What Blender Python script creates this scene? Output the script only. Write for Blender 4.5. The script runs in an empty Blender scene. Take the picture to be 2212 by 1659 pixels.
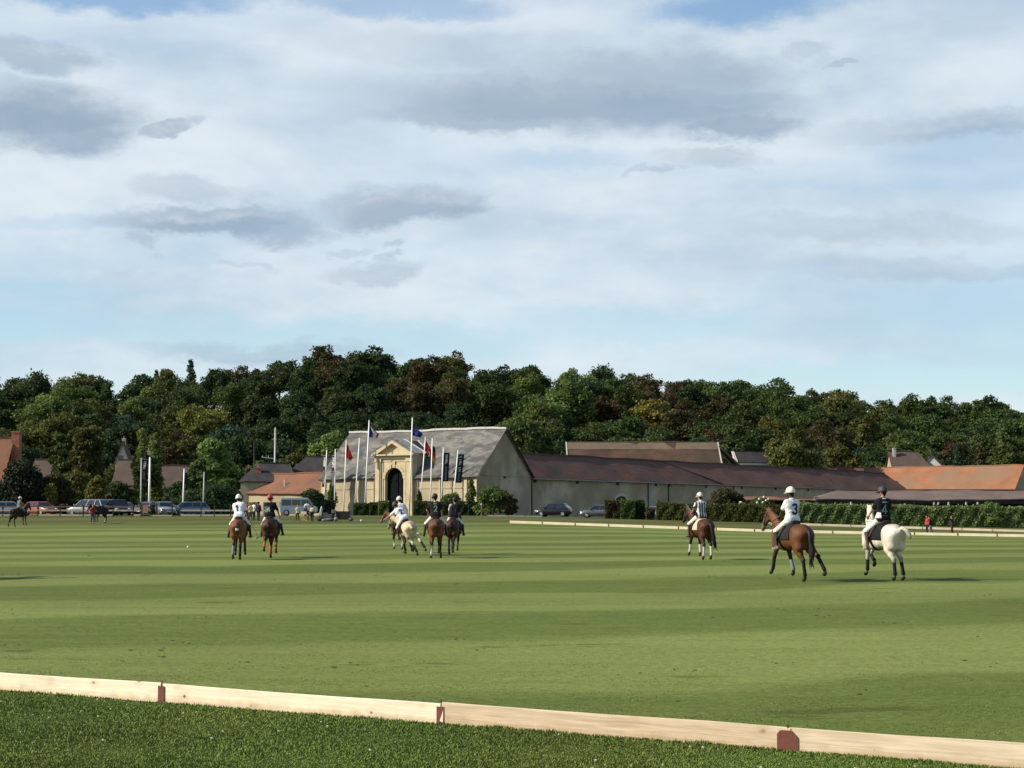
import bpy, bmesh, math, random
import numpy as np
from mathutils import Vector, Matrix, Euler
from mathutils.bvhtree import BVHTree

sc = bpy.context.scene
COL = sc.collection
R = math.radians
rnd = random.Random(7)
rng = np.random.default_rng(7)

# ------------------------------------------------------------------ camera
FPX, CX, CY, HOR = 3857.0, 1106.0, 829.5, 1118.0     # focal length and horizon, in photo units 2212 wide
PITCH = math.atan((HOR - CY) / FPX)
CAMZ = 1.6
cam_data = bpy.data.cameras.new('camera')
cam = bpy.data.objects.new('camera', cam_data)
COL.objects.link(cam)
cam.location = (0, 0, CAMZ)
cam.rotation_euler = (R(90) + PITCH, 0, 0)
cam_data.sensor_width = 36.0
cam_data.lens = 36.0 * FPX / 2212.0
cam_data.clip_start = 0.1
cam_data.clip_end = 8000
sc.camera = cam

# ------------------------------------------------------------------ sun, sky, exposure
SUN_EL, SUN_AZ = R(33), R(9)          # azimuth: degrees behind a due-left sun
SD = Vector((-math.cos(SUN_EL) * math.cos(SUN_AZ), -math.cos(SUN_EL) * math.sin(SUN_AZ), math.sin(SUN_EL)))
sun_data = bpy.data.lights.new('sun', 'SUN')
sun_data.energy = 5.0
sun_data.angle = R(0.5)
sun_data.color = (1.0, 0.90, 0.72)
sun = bpy.data.objects.new('sun', sun_data)
COL.objects.link(sun)
sun.rotation_euler = SD.to_track_quat('Z', 'Y').to_euler()
sun.location = (-60, -20, 80)
sc.view_settings.view_transform = 'Standard'
sc.view_settings.look = 'None'
sc.view_settings.gamma = 1.0
sc.view_settings.use_curve_mapping = False
sc.view_settings.exposure = 0.5
sc.render.engine = 'CYCLES'
sc.cycles.max_bounces = 6
sc.cycles.transparent_max_bounces = 8

def az_el(px, py):
    return math.atan((px - CX) / FPX), math.atan((HOR - py) / FPX)

def build_world():
    w = bpy.data.worlds.new('World')
    sc.world = w
    w.use_nodes = True
    nt = w.node_tree
    nt.nodes.clear()
    N = nt.nodes.new
    L = nt.links.new
    def val(x):
        n = N('ShaderNodeValue'); n.outputs[0].default_value = x; return n.outputs[0]
    def m(op, a, b=None, c=None, clamp=False):
        n = N('ShaderNodeMath'); n.operation = op; n.use_clamp = clamp
        for i, v in enumerate((a, b, c)):
            if v is None: continue
            if isinstance(v, (int, float)): n.inputs[i].default_value = v
            else: L(v, n.inputs[i])
        return n.outputs[0]
    def vm(op, a, b):
        n = N('ShaderNodeVectorMath'); n.operation = op
        for i, v in enumerate((a, b)):
            if v is None: continue
            if isinstance(v, tuple): n.inputs[i].default_value = v
            else: L(v, n.inputs[i])
        return n
    def smooth(x, a, b, lo=0.0, hi=1.0):
        n = N('ShaderNodeMapRange'); n.interpolation_type = 'SMOOTHSTEP'
        L(x, n.inputs['Value'])
        n.inputs['From Min'].default_value = a; n.inputs['From Max'].default_value = b
        n.inputs['To Min'].default_value = lo; n.inputs['To Max'].default_value = hi
        return n.outputs['Result']
    def noise(vec, scale, detail=4.0, rough=0.55, dist=0.0):
        n = N('ShaderNodeTexNoise'); n.inputs['Scale'].default_value = scale
        n.inputs['Detail'].default_value = detail; n.inputs['Roughness'].default_value = rough
        n.inputs['Distortion'].default_value = dist
        L(vec, n.inputs['Vector'])
        return n
    def mixc(f, a, b):
        n = N('ShaderNodeMix'); n.data_type = 'RGBA'
        if isinstance(f, (int, float)): n.inputs[0].default_value = f
        else: L(f, n.inputs[0])
        for i, v in ((6, a), (7, b)):
            if isinstance(v, tuple): n.inputs[i].default_value = v + (1,)
            else: L(v, n.inputs[i])
        return n.outputs[2]
    tc = N('ShaderNodeTexCoord')
    sep = N('ShaderNodeSeparateXYZ'); L(tc.outputs['Generated'], sep.inputs[0])
    X, Y, Z = sep.outputs
    az = m('ARCTAN2', X, Y)
    el = m('ARCSINE', m('MAXIMUM', m('MINIMUM', Z, 1.0), -1.0))
    comb = N('ShaderNodeCombineXYZ'); L(az, comb.inputs[0]); L(el, comb.inputs[1])
    uv = comb.outputs[0]
    # cloud cover laid out on a flat layer overhead: streaks shorten towards the horizon by themselves
    zz = m('MAXIMUM', m('ADD', Z, 0.10), 0.02)
    comb2 = N('ShaderNodeCombineXYZ'); L(m('DIVIDE', X, zz), comb2.inputs[0]); L(m('DIVIDE', Y, zz), comb2.inputs[1])
    plane = comb2.outputs[0]
    stre = vm('MULTIPLY', uv, (3.0, 12.0, 1.0)).outputs[0]
    n1 = noise(stre, 1.15, 3, 0.42, 0.25)
    n2 = noise(plane, 0.55, 6, 0.55, 0.3)
    n3 = noise(vm('MULTIPLY', uv, (6.0, 15.0, 1.0)).outputs[0], 2.2, 6, 0.55, 0.15)
    n4 = noise(vm('MULTIPLY', uv, (3.0, 5.5, 1.0)).outputs[0], 11.0, 9, 0.66, 0.0)
    sky = N('ShaderNodeTexSky'); sky.sky_type = 'NISHITA'; sky.sun_disc = False
    sky.sun_elevation = SUN_EL; sky.sun_rotation = math.atan2(SD.x, SD.y)
    sky.air_density = 1.0; sky.dust_density = 0.6; sky.ozone_density = 1.6
    # displaced coordinates for the edges of single clouds
    cn = vm('SUBTRACT', n4.outputs['Color'], (0.5, 0.5, 0.5)).outputs[0]
    cn3 = vm('SUBTRACT', n3.outputs['Color'], (0.5, 0.5, 0.5)).outputs[0]
    duv = vm('ADD', vm('ADD', uv, vm('MULTIPLY', cn, (0.046, 0.022, 0.0)).outputs[0]).outputs[0],
             vm('MULTIPLY', cn3, (0.055, 0.020, 0.0)).outputs[0]).outputs[0]
    shift = [0.0, 0.0]
    def blob(px, py, rx, ry, rot=0.0, soft=0.45):
        soft = soft * 0.8
        a, e = az_el(px, py); a += shift[0]; e += shift[1]
        d = vm('SUBTRACT', duv, (a, e, 0.0)).outputs[0]
        if rot:
            r = N('ShaderNodeVectorRotate'); r.rotation_type = 'Z_AXIS'; r.inputs['Angle'].default_value = -R(rot)
            L(d, r.inputs['Vector']); d = r.outputs[0]
        d = vm('MULTIPLY', d, (FPX / rx, FPX / ry, 0.0)).outputs[0]
        n = N('ShaderNodeVectorMath'); n.operation = 'LENGTH'; L(d, n.inputs[0])
        return smooth(n.outputs['Value'], 1.0 + soft, 1.0 - soft)
    def union(lst):
        acc = None
        for b, amp in lst:
            v = m('MULTIPLY', b, amp)
            acc = v if acc is None else m('MAXIMUM', acc, v)
        return acc
    # white veil: high over most of the sky in view, thinner overhead and in the blue gaps
    cover = m('ADD', m('MULTIPLY', n1.outputs['Fac'], 0.9), m('MULTIPLY', n2.outputs['Fac'], 0.45))
    cover = smooth(cover, 0.34, 0.80, 0.35, 0.93)
    thin = smooth(el, R(14.0), R(27), 1.0, 0.10)
    cover = m('MULTIPLY', cover, thin)
    veil = union([(blob(330, 300, 760, 230, 0, 0.5), 0.95), (blob(1850, 170, 560, 190, 4, 0.5), 0.95), (blob(1420, 480, 900, 120, -2, 0.5), 0.95),
                  (blob(780, 140, 400, 110, 0, 0.6), 0.95), (blob(1300, 130, 430, 100, -5, 0.6), 0.9), (blob(560, 620, 520, 75, 2, 0.5), 0.95),
                  (blob(1750, 560, 620, 90, 0, 0.5), 0.75), (blob(150, 470, 420, 90, 0, 0.6), 0.8), (blob(1300, 600, 520, 70, 0, 0.6), 0.9),
                  (blob(250, 775, 420, 22, -2, 0.6), 0.85)])
    gaps = union([(blob(760, 735, 520, 42, 0, 0.6), 0.62), (blob(60, 715, 150, 38, 0, 0.6), 0.62), (blob(1600, 5, 190, 36, 3, 0.8), 0.85),
                  (blob(200, -5, 330, 38, 0, 0.6), 0.85), (blob(2000, 830, 420, 38, -3, 0.6), 0.72), (blob(1240, 345, 150, 24, 0, 0.9), 0.32),
                  (blob(1350, 705, 300, 36, 0, 0.6), 0.50), (blob(150, 500, 170, 16, 0, 0.9), 0.32), (blob(100, 640, 240, 24, 0, 0.6), 0.4),
                  (blob(860, -10, 260, 30, 0, 0.6), 0.6)])
    cover = m('MAXIMUM', cover, veil)
    cover = m('MULTIPLY', cover, m('SUBTRACT', 1.0, gaps))
    cover = m('MULTIPLY', cover, smooth(el, -0.02, R(8.0), 0.55, 1.0))
    cover = m('MINIMUM', cover, 0.96)
    # white cloud body with soft tonal streaks
    tone = smooth(m('ADD', m('MULTIPLY', n1.outputs['Fac'], 0.62), m('ADD', m('MULTIPLY', n3.outputs['Fac'], 0.28), m('MULTIPLY', n4.outputs['Fac'], 0.10))), 0.36, 0.60)
    white = mixc(tone, (5.2, 6.45, 7.6), (7.75, 8.5, 9.1))
    blue = N('ShaderNodeMix'); blue.data_type = 'RGBA'; blue.blend_type = 'MULTIPLY'; blue.inputs[0].default_value = 1.0
    L(sky.outputs[0], blue.inputs[6]); blue.inputs[7].default_value = (1.35, 1.52, 1.60, 1)
    base = mixc(cover, blue.outputs[2], white)
    # grey undersides of the lower clouds
    def cloud_list():
        return [(blob(60, 270, 215, 62, 0, 0.55), 0.95), (blob(110, 300, 150, 55, 0, 0.5), 0.85), (blob(55, 135, 130, 34, -6, 0.45), 0.62),
                  (blob(355, 292, 62, 20, 12, 0.5), 0.82), (blob(430, 488, 200, 32, 3, 0.40), 0.80), (blob(570, 490, 120, 34, 0, 0.5), 0.62),
                  (blob(860, 440, 150, 44, 9, 0.40), 0.76), (blob(400, 420, 120, 24, 0, 0.6), 0.42), (blob(290, 533, 42, 14, 0, 0.45), 0.42),
                  (blob(790, 588, 90, 22, 0, 0.55), 0.46), (blob(845, 559, 36, 10, 0, 0.5), 0.42), (blob(852, 530, 22, 8, 0, 0.5), 0.42),
                  (blob(1260, 215, 430, 62, -2, 0.6), 0.86), (blob(1050, 250, 260, 30, -3, 0.55), 0.72), (blob(1420, 150, 300, 56, 0, 0.6), 0.66),
                  (blob(1600, 270, 130, 28, -4, 0.55), 0.84), (blob(1540, 335, 100, 26, 0, 0.6), 0.46), (blob(1760, 105, 56, 16, 0, 0.55), 0.42),
                  (blob(1812, 145, 22, 9, 0, 0.5), 0.4), (blob(2130, 285, 260, 26, 2, 0.7), 0.55), (blob(1395, 372, 46, 10, 18, 0.5), 0.38),
                  (blob(520, 575, 70, 9, -8, 0.6), 0.28), (blob(560, 760, 240, 22, 0, 0.6), 0.48), (blob(1000, 90, 330, 40, -4, 0.7), 0.24),
                  (blob(1900, 500, 300, 26, -4, 0.7), 0.34), (blob(740, 540, 60, 9, 0, 0.6), 0.3), (blob(2000, 590, 260, 22, -3, 0.7), 0.34)]
    dark = union(cloud_list())
    shift[:] = [0.007, -0.0075]
    lit = m('MAXIMUM', m('SUBTRACT', dark, union(cloud_list())), 0.0)
    shift[:] = [0.0, 0.0]
    rag = smooth(m('ADD', m('MULTIPLY', n4.outputs['Fac'], 0.6), m('MULTIPLY', n3.outputs['Fac'], 0.4)), 0.30, 0.62, 0.66, 1.08)
    dark = m('MINIMUM', m('MULTIPLY', dark, rag), 0.97)
    far_dark = smooth(m('ADD', m('MULTIPLY', n2.outputs['Fac'], 0.6), m('MULTIPLY', n3.outputs['Fac'], 0.4)), 0.58, 0.74, 0.0, 0.22)
    dark = m('MAXIMUM', dark, m('MULTIPLY', far_dark, smooth(el, 0.0, R(4))))
    grey = mixc(smooth(m('ADD', m('MULTIPLY', n3.outputs['Fac'], 0.5), m('MULTIPLY', n4.outputs['Fac'], 0.5)), 0.36, 0.62), (2.35, 3.35, 4.75), (3.5, 4.5, 5.7))
    puff = smooth(n4.outputs['Fac'], 0.35, 0.66, 0.35, 1.25)
    grey = mixc(m('MINIMUM', m('MULTIPLY', m('MULTIPLY', lit, puff), 0.60), 0.60), grey, (7.4, 7.8, 8.4))
    final = mixc(dark, base, grey)
    bg = N('ShaderNodeBackground'); bg.inputs['Strength'].default_value = 0.071
    L(final, bg.inputs['Color'])
    out = N('ShaderNodeOutputWorld'); L(bg.outputs[0], out.inputs[0])
build_world()

# ------------------------------------------------------------------ places
def ray(px, py):
    d = Vector(((px - CX) / FPX, (CY - py) / FPX, -1.0))
    d.rotate(Euler((R(90) + PITCH, 0, 0)))
    return d
def W(px, py, y):
    """point seen at photo position (px, py) that lies y metres in front of the camera"""
    d = ray(px, py)
    return Vector((0, 0, CAMZ)) + d * (y / d.y)
def WX(px, y):
    return W(px, HOR, y).x
_T = [-0.6, 0.0, 0.5, 0.64, 0.75, 1.0, 1.6]
_ZM = [0.85, 0.85, 0.80, 0.55, 0.33, 0.0, -0.1]
_ZF = [1.8, 1.8, 1.75, 1.33, 1.05, 0.55, 0.4]
_YK = [0.0, 16.0, 21.2, 32.0, 48.0, 62.0, 96.0, 155.0, 187.0, 260.0, 380.0, 700.0, 6000.0]
def gz(x, y):
    """height of the ground"""
    x = np.asarray(x, float); y = np.asarray(y, float)
    t = (x / np.maximum(y, 8.0) * FPX + CX) / 2212.0
    zm = np.interp(t, _T, _ZM); zf = np.interp(t, _T, _ZF)
    o = np.ones_like(t)
    zk = [-0.9 * o, -0.63 * o, -0.42 * o, -0.22 * o, -0.10 * o, 0.02 * o, 0.05 * o, zm, zf, zf + 0.15, 2.2 * o, 2.6 * o, 2.6 * o]
    z = np.full_like(t, -0.9)
    for i in range(len(_YK) - 1):
        a, b = _YK[i], _YK[i + 1]
        s = np.clip((y - a) / (b - a), 0, 1)
        if i > 4: s = s * s * (3 - 2 * s) if i in (6,) else s
        z = np.where((y >= a), zk[i] + (zk[i + 1] - zk[i]) * s, z)
    return z
def G(px, y, dz=0.0):
    x = WX(px, y)
    return Vector((x, y, float(gz(x, y)) + dz))

# ------------------------------------------------------------------ objects
def tag(o, label=None, cat=None, group=None, kind=None):
    if label: o['label'] = label
    if cat: o['category'] = cat
    if group: o['group'] = group
    if kind: o['kind'] = kind
    return o
def empty(name, loc=(0, 0, 0), rz=0.0):
    o = bpy.data.objects.new(name, None)
    o.empty_display_size = 0.3
    o.location = loc; o.rotation_euler = (0, 0, rz)
    COL.objects.link(o)
    return o
def link(name, me, mats=(), parent=None, smooth=False):
    o = bpy.data.objects.new(name, me)
    COL.objects.link(o)
    if not isinstance(mats, (list, tuple)): mats = [mats]
    if len(me.materials) == 0:
        for m_ in mats: me.materials.append(m_)
    if parent is not None: o.parent = parent
    if smooth:
        me.polygons.foreach_set('use_smooth', [True] * len(me.polygons))
    return o
def copy_tree(o, parent=None):
    c = o.copy(); COL.objects.link(c)
    if parent is not None: c.parent = parent
    for ch in list(o.children): copy_tree(ch, c)
    return c
def np_mesh(name, V, F, mi=None, col=None, smooth=False):
    """V (n,3); F (m,k) all the same k"""
    me = bpy.data.meshes.new(name)
    V = np.asarray(V, np.float32); F = np.asarray(F, np.int32)
    k = F.shape[1]
    me.vertices.add(len(V)); me.vertices.foreach_set('co', V.ravel())
    me.loops.add(F.size); me.loops.foreach_set('vertex_index', F.ravel())
    me.polygons.add(len(F)); me.polygons.foreach_set('loop_start', np.arange(0, F.size, k, dtype=np.int32))
    if mi is not None: me.polygons.foreach_set('material_index', np.asarray(mi, np.int32))
    me.update(calc_edges=True)
    if col is not None:
        a = me.color_attributes.new('Col', 'FLOAT_COLOR', 'POINT')
        c4 = np.ones((len(V), 4), np.float32); c4[:, :3] = col
        a.data.foreach_set('color', c4.ravel())
    if smooth: me.polygons.foreach_set('use_smooth', np.ones(len(F), bool))
    return me

class MB:
    """collects boxes, tubes and polygons into one mesh"""
    def __init__(s): s.v = []; s.f = []; s.mi = []; s.cur = 0
    def mat(s, i): s.cur = i; return s
    def add(s, vs, fs):
        b = len(s.v); s.v += [tuple(v) for v in vs]
        for f in fs: s.f.append([i + b for i in f]); s.mi.append(s.cur)
        return s
    def box(s, x0, x1, y0, y1, z0, z1):
        vs = [(x, y, z) for z in (z0, z1) for y in (y0, y1) for x in (x0, x1)]
        return s.add(vs, [(0, 2, 3, 1), (4, 5, 7, 6), (0, 1, 5, 4), (2, 6, 7, 3), (0, 4, 6, 2), (1, 3, 7, 5)])
    def beam(s, a, b, w, h, up=(0, 0, 1)):
        a = Vector(a); b = Vector(b); d = (b - a).normalized()
        sx = d.cross(Vector(up))
        if sx.length < 1e-4: sx = d.cross(Vector((1, 0, 0)))
        sx.normalize(); sz = sx.cross(d)
        vs = []
        for p in (a, b):
            for i, j in ((-1, -1), (1, -1), (1, 1), (-1, 1)):
                vs.append(p + sx * (i * w / 2) + sz * (j * h / 2))
        return s.add(vs, [(3, 2, 1, 0), (4, 5, 6, 7), (0, 1, 5, 4), (1, 2, 6, 5), (2, 3, 7, 6), (3, 0, 4, 7)])
    def tube(s, pts, r, n=8, cap=True):
        pts = [Vector(p) for p in pts]
        rs = r if isinstance(r, (list, tuple)) else [r] * len(pts)
        b = len(s.v)
        for i, p in enumerate(pts):
            d = (pts[min(i + 1, len(pts) - 1)] - pts[max(i - 1, 0)]).normalized()
            sx = d.cross(Vector((0, 0, 1)))
            if sx.length < 1e-3: sx = d.cross(Vector((0, 1, 0)))
            sx.normalize(); sy = sx.cross(d)
            for j in range(n):
                a = 2 * math.pi * j / n
                s.v.append(tuple(p + sx * (rs[i] * math.cos(a)) + sy * (rs[i] * math.sin(a))))
        for i in range(len(pts) - 1):
            for j in range(n):
                k = (j + 1) % n
                s.f.append([b + i * n + j, b + i * n + k, b + (i + 1) * n + k, b + (i + 1) * n + j]); s.mi.append(s.cur)
        if cap:
            s.f.append([b + j for j in range(n)][::-1]); s.mi.append(s.cur)
            s.f.append([b + (len(pts) - 1) * n + j for j in range(n)]); s.mi.append(s.cur)
        return s
    def prism(s, poly, d, flip=False):
        """poly: 3D points in order, d: extrusion vector"""
        n = len(poly); d = Vector(d)
        vs = [Vector(p) for p in poly] + [Vector(p) + d for p in poly]
        fs = [list(range(n))[::-1], [n + i for i in range(n)]] + [[i, (i + 1) % n, n + (i + 1) % n, n + i] for i in range(n)]
        return s.add(vs, fs)
    def quad(s, a, b, c, d): return s.add([a, b, c, d], [(0, 1, 2, 3)])
    def sphere(s, c, r, n=10, m_=6):
        c = Vector(c); rx, ry, rz_ = r if isinstance(r, (tuple, list)) else (r, r, r)
        b = len(s.v)
        for i in range(m_ + 1):
            t = math.pi * i / m_
            for j in range(n):
                a = 2 * math.pi * j / n
                s.v.append((c.x + rx * math.sin(t) * math.cos(a), c.y + ry * math.sin(t) * math.sin(a), c.z + rz_ * math.cos(t)))
        for i in range(m_):
            for j in range(n):
                k = (j + 1) % n
                s.f.append([b + i * n + j, b + (i + 1) * n + j, b + (i + 1) * n + k, b + i * n + k]); s.mi.append(s.cur)
        return s
    def build(s, name, mats, parent=None, smooth=False, bevel=0.0):
        me = bpy.data.meshes.new(name)
        me.from_pydata(s.v, [], s.f)
        me.polygons.foreach_set('material_index', s.mi)
        bm = bmesh.new(); bm.from_mesh(me)
        bmesh.ops.recalc_face_normals(bm, faces=bm.faces)
        if bevel:
            bmesh.ops.remove_doubles(bm, verts=bm.verts, dist=1e-5)
            ed = [e for e in bm.edges if len(e.link_faces) == 2 and e.calc_face_angle(0) > 0.5]
            bmesh.ops.bevel(bm, geom=ed, offset=bevel, segments=1, affect='EDGES')
        bm.to_mesh(me); bm.free()
        return link(name, me, mats, parent, smooth)

# ------------------------------------------------------------------ materials
def lin(r, g, b):
    def c(x):
        x /= 255.0
        return x / 12.92 if x <= 0.04045 else ((x + 0.055) / 1.055) ** 2.4
    return (c(r), c(g), c(b))
def mat(name, c1, c2=None, scale=3.0, detail=4.0, rough=0.85, spec=0.3, metal=0.0, bump=0.0, bscale=None, stretch=(1, 1, 1),
        c3=None, scale3=0.6, coords='Object', lo=0.35, hi=0.65, coat=0.0, rand=0.0, lo3=0.45, hi3=0.62, k=0.82):
    c1 = tuple(x * k for x in c1); c2 = c2 and tuple(x * k for x in c2); c3 = c3 and tuple(x * k for x in c3)
    m_ = bpy.data.materials.new(name); m_.use_nodes = True
    nt = m_.node_tree; b = nt.nodes['Principled BSDF']
    b.inputs['Roughness'].default_value = rough
    b.inputs['Specular IOR Level'].default_value = spec
    b.inputs['Metallic'].default_value = metal
    b.inputs['Coat Weight'].default_value = coat
    N = nt.nodes.new; L = nt.links.new
    tc = N('ShaderNodeTexCoord'); mp = N('ShaderNodeMapping'); mp.inputs['Scale'].default_value = stretch
    L(tc.outputs[coords], mp.inputs[0])
    col = None
    if c2 is None:
        b.inputs['Base Color'].default_value = (*c1, 1)
        rgb = N('ShaderNodeRGB'); rgb.outputs[0].default_value = (*c1, 1); col = rgb.outputs[0]
    else:
        n = N('ShaderNodeTexNoise'); n.inputs['Scale'].default_value = scale; n.inputs['Detail'].default_value = detail
        n.inputs['Roughness'].default_value = 0.6
        L(mp.outputs[0], n.inputs['Vector'])
        cr = N('ShaderNodeValToRGB'); cr.color_ramp.elements[0].position = lo; cr.color_ramp.elements[1].position = hi
        cr.color_ramp.elements[0].color = (*c1, 1); cr.color_ramp.elements[1].color = (*c2, 1)
        L(n.outputs['Fac'], cr.inputs[0]); col = cr.outputs[0]
    if c3 is not None:
        n3 = N('ShaderNodeTexNoise'); n3.inputs['Scale'].default_value = scale3; n3.inputs['Detail'].default_value = 5
        n3.inputs['Roughness'].default_value = 0.65
        L(mp.outputs[0], n3.inputs['Vector'])
        mr = N('ShaderNodeMapRange'); mr.inputs['From Min'].default_value = lo3; mr.inputs['From Max'].default_value = hi3
        L(n3.outputs['Fac'], mr.inputs['Value'])
        mx = N('ShaderNodeMix'); mx.data_type = 'RGBA'; L(mr.outputs[0], mx.inputs[0]); L(col, mx.inputs[6]); mx.inputs[7].default_value = (*c3, 1)
        col = mx.outputs[2]
    if rand:
        oi = N('ShaderNodeObjectInfo'); hs = N('ShaderNodeHueSaturation')
        mr = N('ShaderNodeMapRange'); mr.inputs['To Min'].default_value = 1 - rand; mr.inputs['To Max'].default_value = 1 + rand
        L(oi.outputs['Random'], mr.inputs['Value']); L(mr.outputs[0], hs.inputs['Value']); L(col, hs.inputs['Color'])
        col = hs.outputs[0]
    L(col, b.inputs['Base Color'])
    if bump:
        nb = N('ShaderNodeTexNoise'); nb.inputs['Scale'].default_value = bscale or scale * 4; nb.inputs['Detail'].default_value = 4
        L(mp.outputs[0], nb.inputs['Vector'])
        bp = N('ShaderNodeBump'); bp.inputs['Strength'].default_value = bump; bp.inputs['Distance'].default_value = 0.05
        L(nb.outputs['Fac'], bp.inputs['Height']); L(bp.outputs[0], b.inputs['Normal'])
    return m_
def vcol_mat(name, rough=0.8, spec=0.25, amount=0.12, scale=14.0, sheen=0.0, bump=0.0, bscale=60.0):
    """base colour from the mesh's own coat / cloth colours, with a little mottling"""
    m_ = bpy.data.materials.new(name); m_.use_nodes = True
    nt = m_.node_tree; b = nt.nodes['Principled BSDF']; N = nt.nodes.new; L = nt.links.new
    b.inputs['Roughness'].default_value = rough; b.inputs['Specular IOR Level'].default_value = spec
    b.inputs['Sheen Weight'].default_value = sheen
    at = N('ShaderNodeAttribute'); at.attribute_name = 'Col'
    tc = N('ShaderNodeTexCoord'); n = N('ShaderNodeTexNoise'); n.inputs['Scale'].default_value = scale; n.inputs['Detail'].default_value = 4
    L(tc.outputs['Object'], n.inputs['Vector'])
    mr = N('ShaderNodeMapRange'); mr.inputs['From Min'].default_value = 0.3; mr.inputs['From Max'].default_value = 0.7
    mr.inputs['To Min'].default_value = 1 - amount; mr.inputs['To Max'].default_value = 1 + amount
    L(n.outputs['Fac'], mr.inputs['Value'])
    hs = N('ShaderNodeHueSaturation'); L(at.outputs['Color'], hs.inputs['Color']); L(mr.outputs[0], hs.inputs['Value'])
    L(hs.outputs[0], b.inputs['Base Color'])
    if bump:
        nb = N('ShaderNodeTexNoise'); nb.inputs['Scale'].default_value = bscale; nb.inputs['Detail'].default_value = 3
        L(tc.outputs['Object'], nb.inputs['Vector'])
        bp = N('ShaderNodeBump'); bp.inputs['Strength'].default_value = bump; bp.inputs['Distance'].default_value = 0.03
        L(nb.outputs['Fac'], bp.inputs['Height']); L(bp.outputs[0], b.inputs['Normal'])
    return m_
M = {}
# ================================================================== ground, field, hill
def lawn_mat(name, light, dark, mid, yellow):
    m_ = bpy.data.materials.new(name); m_.use_nodes = True
    nt = m_.node_tree; b = nt.nodes['Principled BSDF']; N = nt.nodes.new; L = nt.links.new
    b.inputs['Roughness'].default_value = 0.95; b.inputs['Specular IOR Level'].default_value = 0.1
    tc = N('ShaderNodeTexCoord')
    def noise(scale, stretch, detail=4, rough=0.6, rot=0.0):
        mp = N('ShaderNodeMapping'); mp.inputs['Scale'].default_value = stretch; mp.inputs['Rotation'].default_value = (0, 0, rot)
        L(tc.outputs['Object'], mp.inputs[0])
        n = N('ShaderNodeTexNoise'); n.inputs['Scale'].default_value = scale; n.inputs['Detail'].default_value = detail
        n.inputs['Roughness'].default_value = rough
        L(mp.outputs[0], n.inputs['Vector']); return n.outputs['Fac']
    def m(op, a, b_=None):
        n = N('ShaderNodeMath'); n.operation = op
        for i, v in enumerate((a, b_)):
            if v is None: continue
            if isinstance(v, (int, float)): n.inputs[i].default_value = v
            else: L(v, n.inputs[i])
        return n.outputs[0]
    def ramp(x, a, b_, lo=0.0, hi=1.0):
        n = N('ShaderNodeMapRange'); n.interpolation_type = 'SMOOTHSTEP'
        L(x, n.inputs['Value']); n.inputs['From Min'].default_value = a; n.inputs['From Max'].default_value = b_
        n.inputs['To Min'].default_value = lo; n.inputs['To Max'].default_value = hi
        return n.outputs[0]
    def mix(f, a, b_):
        n = N('ShaderNodeMix'); n.data_type = 'RGBA'
        if isinstance(f, (int, float)): n.inputs[0].default_value = f
        else: L(f, n.inputs[0])
        for i, v in ((6, a), (7, b_)):
            if isinstance(v, tuple): n.inputs[i].default_value = (*v, 1)
            else: L(v, n.inputs[i])
        return n.outputs[2]
    sep = N('ShaderNodeSeparateXYZ'); L(tc.outputs['Object'], sep.inputs[0])
    s = m('ADD', m('MULTIPLY', sep.outputs[1], 0.93), m('MULTIPLY', sep.outputs[0], -0.36))
    warp = noise(0.035, (1, 1, 1), 3)
    warp2 = noise(0.22, (0.3, 1, 1), 4)
    s = m('ADD', s, m('ADD', m('MULTIPLY', warp, 14.0), m('ADD', m('MULTIPLY', warp2, 2.0), -14.7)))
    wav = m('SINE', m('MULTIPLY', s, 2 * math.pi / 13.0))
    strip = ramp(wav, -0.35, 0.30)
    # mown bands fade in and out across the ground
    amp = ramp(noise(0.03, (0.7, 1, 1), 3), 0.32, 0.60, 0.45, 1.25)
    strip = m('ADD', 0.5, m('MULTIPLY', m('SUBTRACT', strip, 0.5), amp))
    col = mix(strip, dark, light)
    pat = ramp(noise(0.16, (0.55, 1.0, 1), 5, 0.62), 0.40, 0.66)
    col = mix(m('MULTIPLY', pat, 0.28), col, mid)
    fine = ramp(noise(2.2, (0.30, 1.0, 1), 6, 0.72), 0.40, 0.68)
    col = mix(m('MULTIPLY', fine, 0.30), col, yellow)
    lines = ramp(noise(1.3, (0.10, 1.0, 1), 5, 0.7), 0.38, 0.64)
    col = mix(m('MULTIPLY', lines, 0.22), col, (dark[0] * .8, dark[1] * .82, dark[2] * .7))
    # worn scuffs and divots
    sc_ = ramp(noise(0.9, (0.45, 1.6, 1), 3, 0.6), 0.64, 0.70)
    col = mix(m('MULTIPLY', sc_, 0.6), col, (dark[0] * 0.55, dark[1] * 0.55, dark[2] * 0.5))
    band = ramp(wav, -0.9, 0.7, -1.0, 1.0)
    patch = ramp(noise(0.055, (0.35, 1.0, 1), 3, 0.55), 0.36, 0.60, 0.86, 1.06)
    shade = m('MULTIPLY', m('ADD', 0.97, m('MULTIPLY', m('MULTIPLY', band, amp), 0.05)), patch)
    hs0 = N('ShaderNodeHueSaturation'); L(col, hs0.inputs['Color']); L(shade, hs0.inputs['Value']); col = hs0.outputs[0]
    fine2 = ramp(noise(26.0, (0.35, 1, 1), 4, 0.7), 0.32, 0.68, 0.70, 1.26)
    hs = N('ShaderNodeHueSaturation'); L(col, hs.inputs['Color']); L(fine2, hs.inputs['Value'])
    L(hs.outputs[0], b.inputs['Base Color'])
    bp = N('ShaderNodeBump'); bp.inputs['Strength'].default_value = 0.5; bp.inputs['Distance'].default_value = 0.05
    L(noise(9.0, (0.7, 1, 1), 5, 0.7), bp.inputs['Height']); L(bp.outputs[0], b.inputs['Normal'])
    return m_
M['lawn'] = lawn_mat('mown_lawn', (0.162, 0.192, 0.053), (0.096, 0.131, 0.027), (0.114, 0.151, 0.032), (0.194, 0.214, 0.067))
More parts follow.
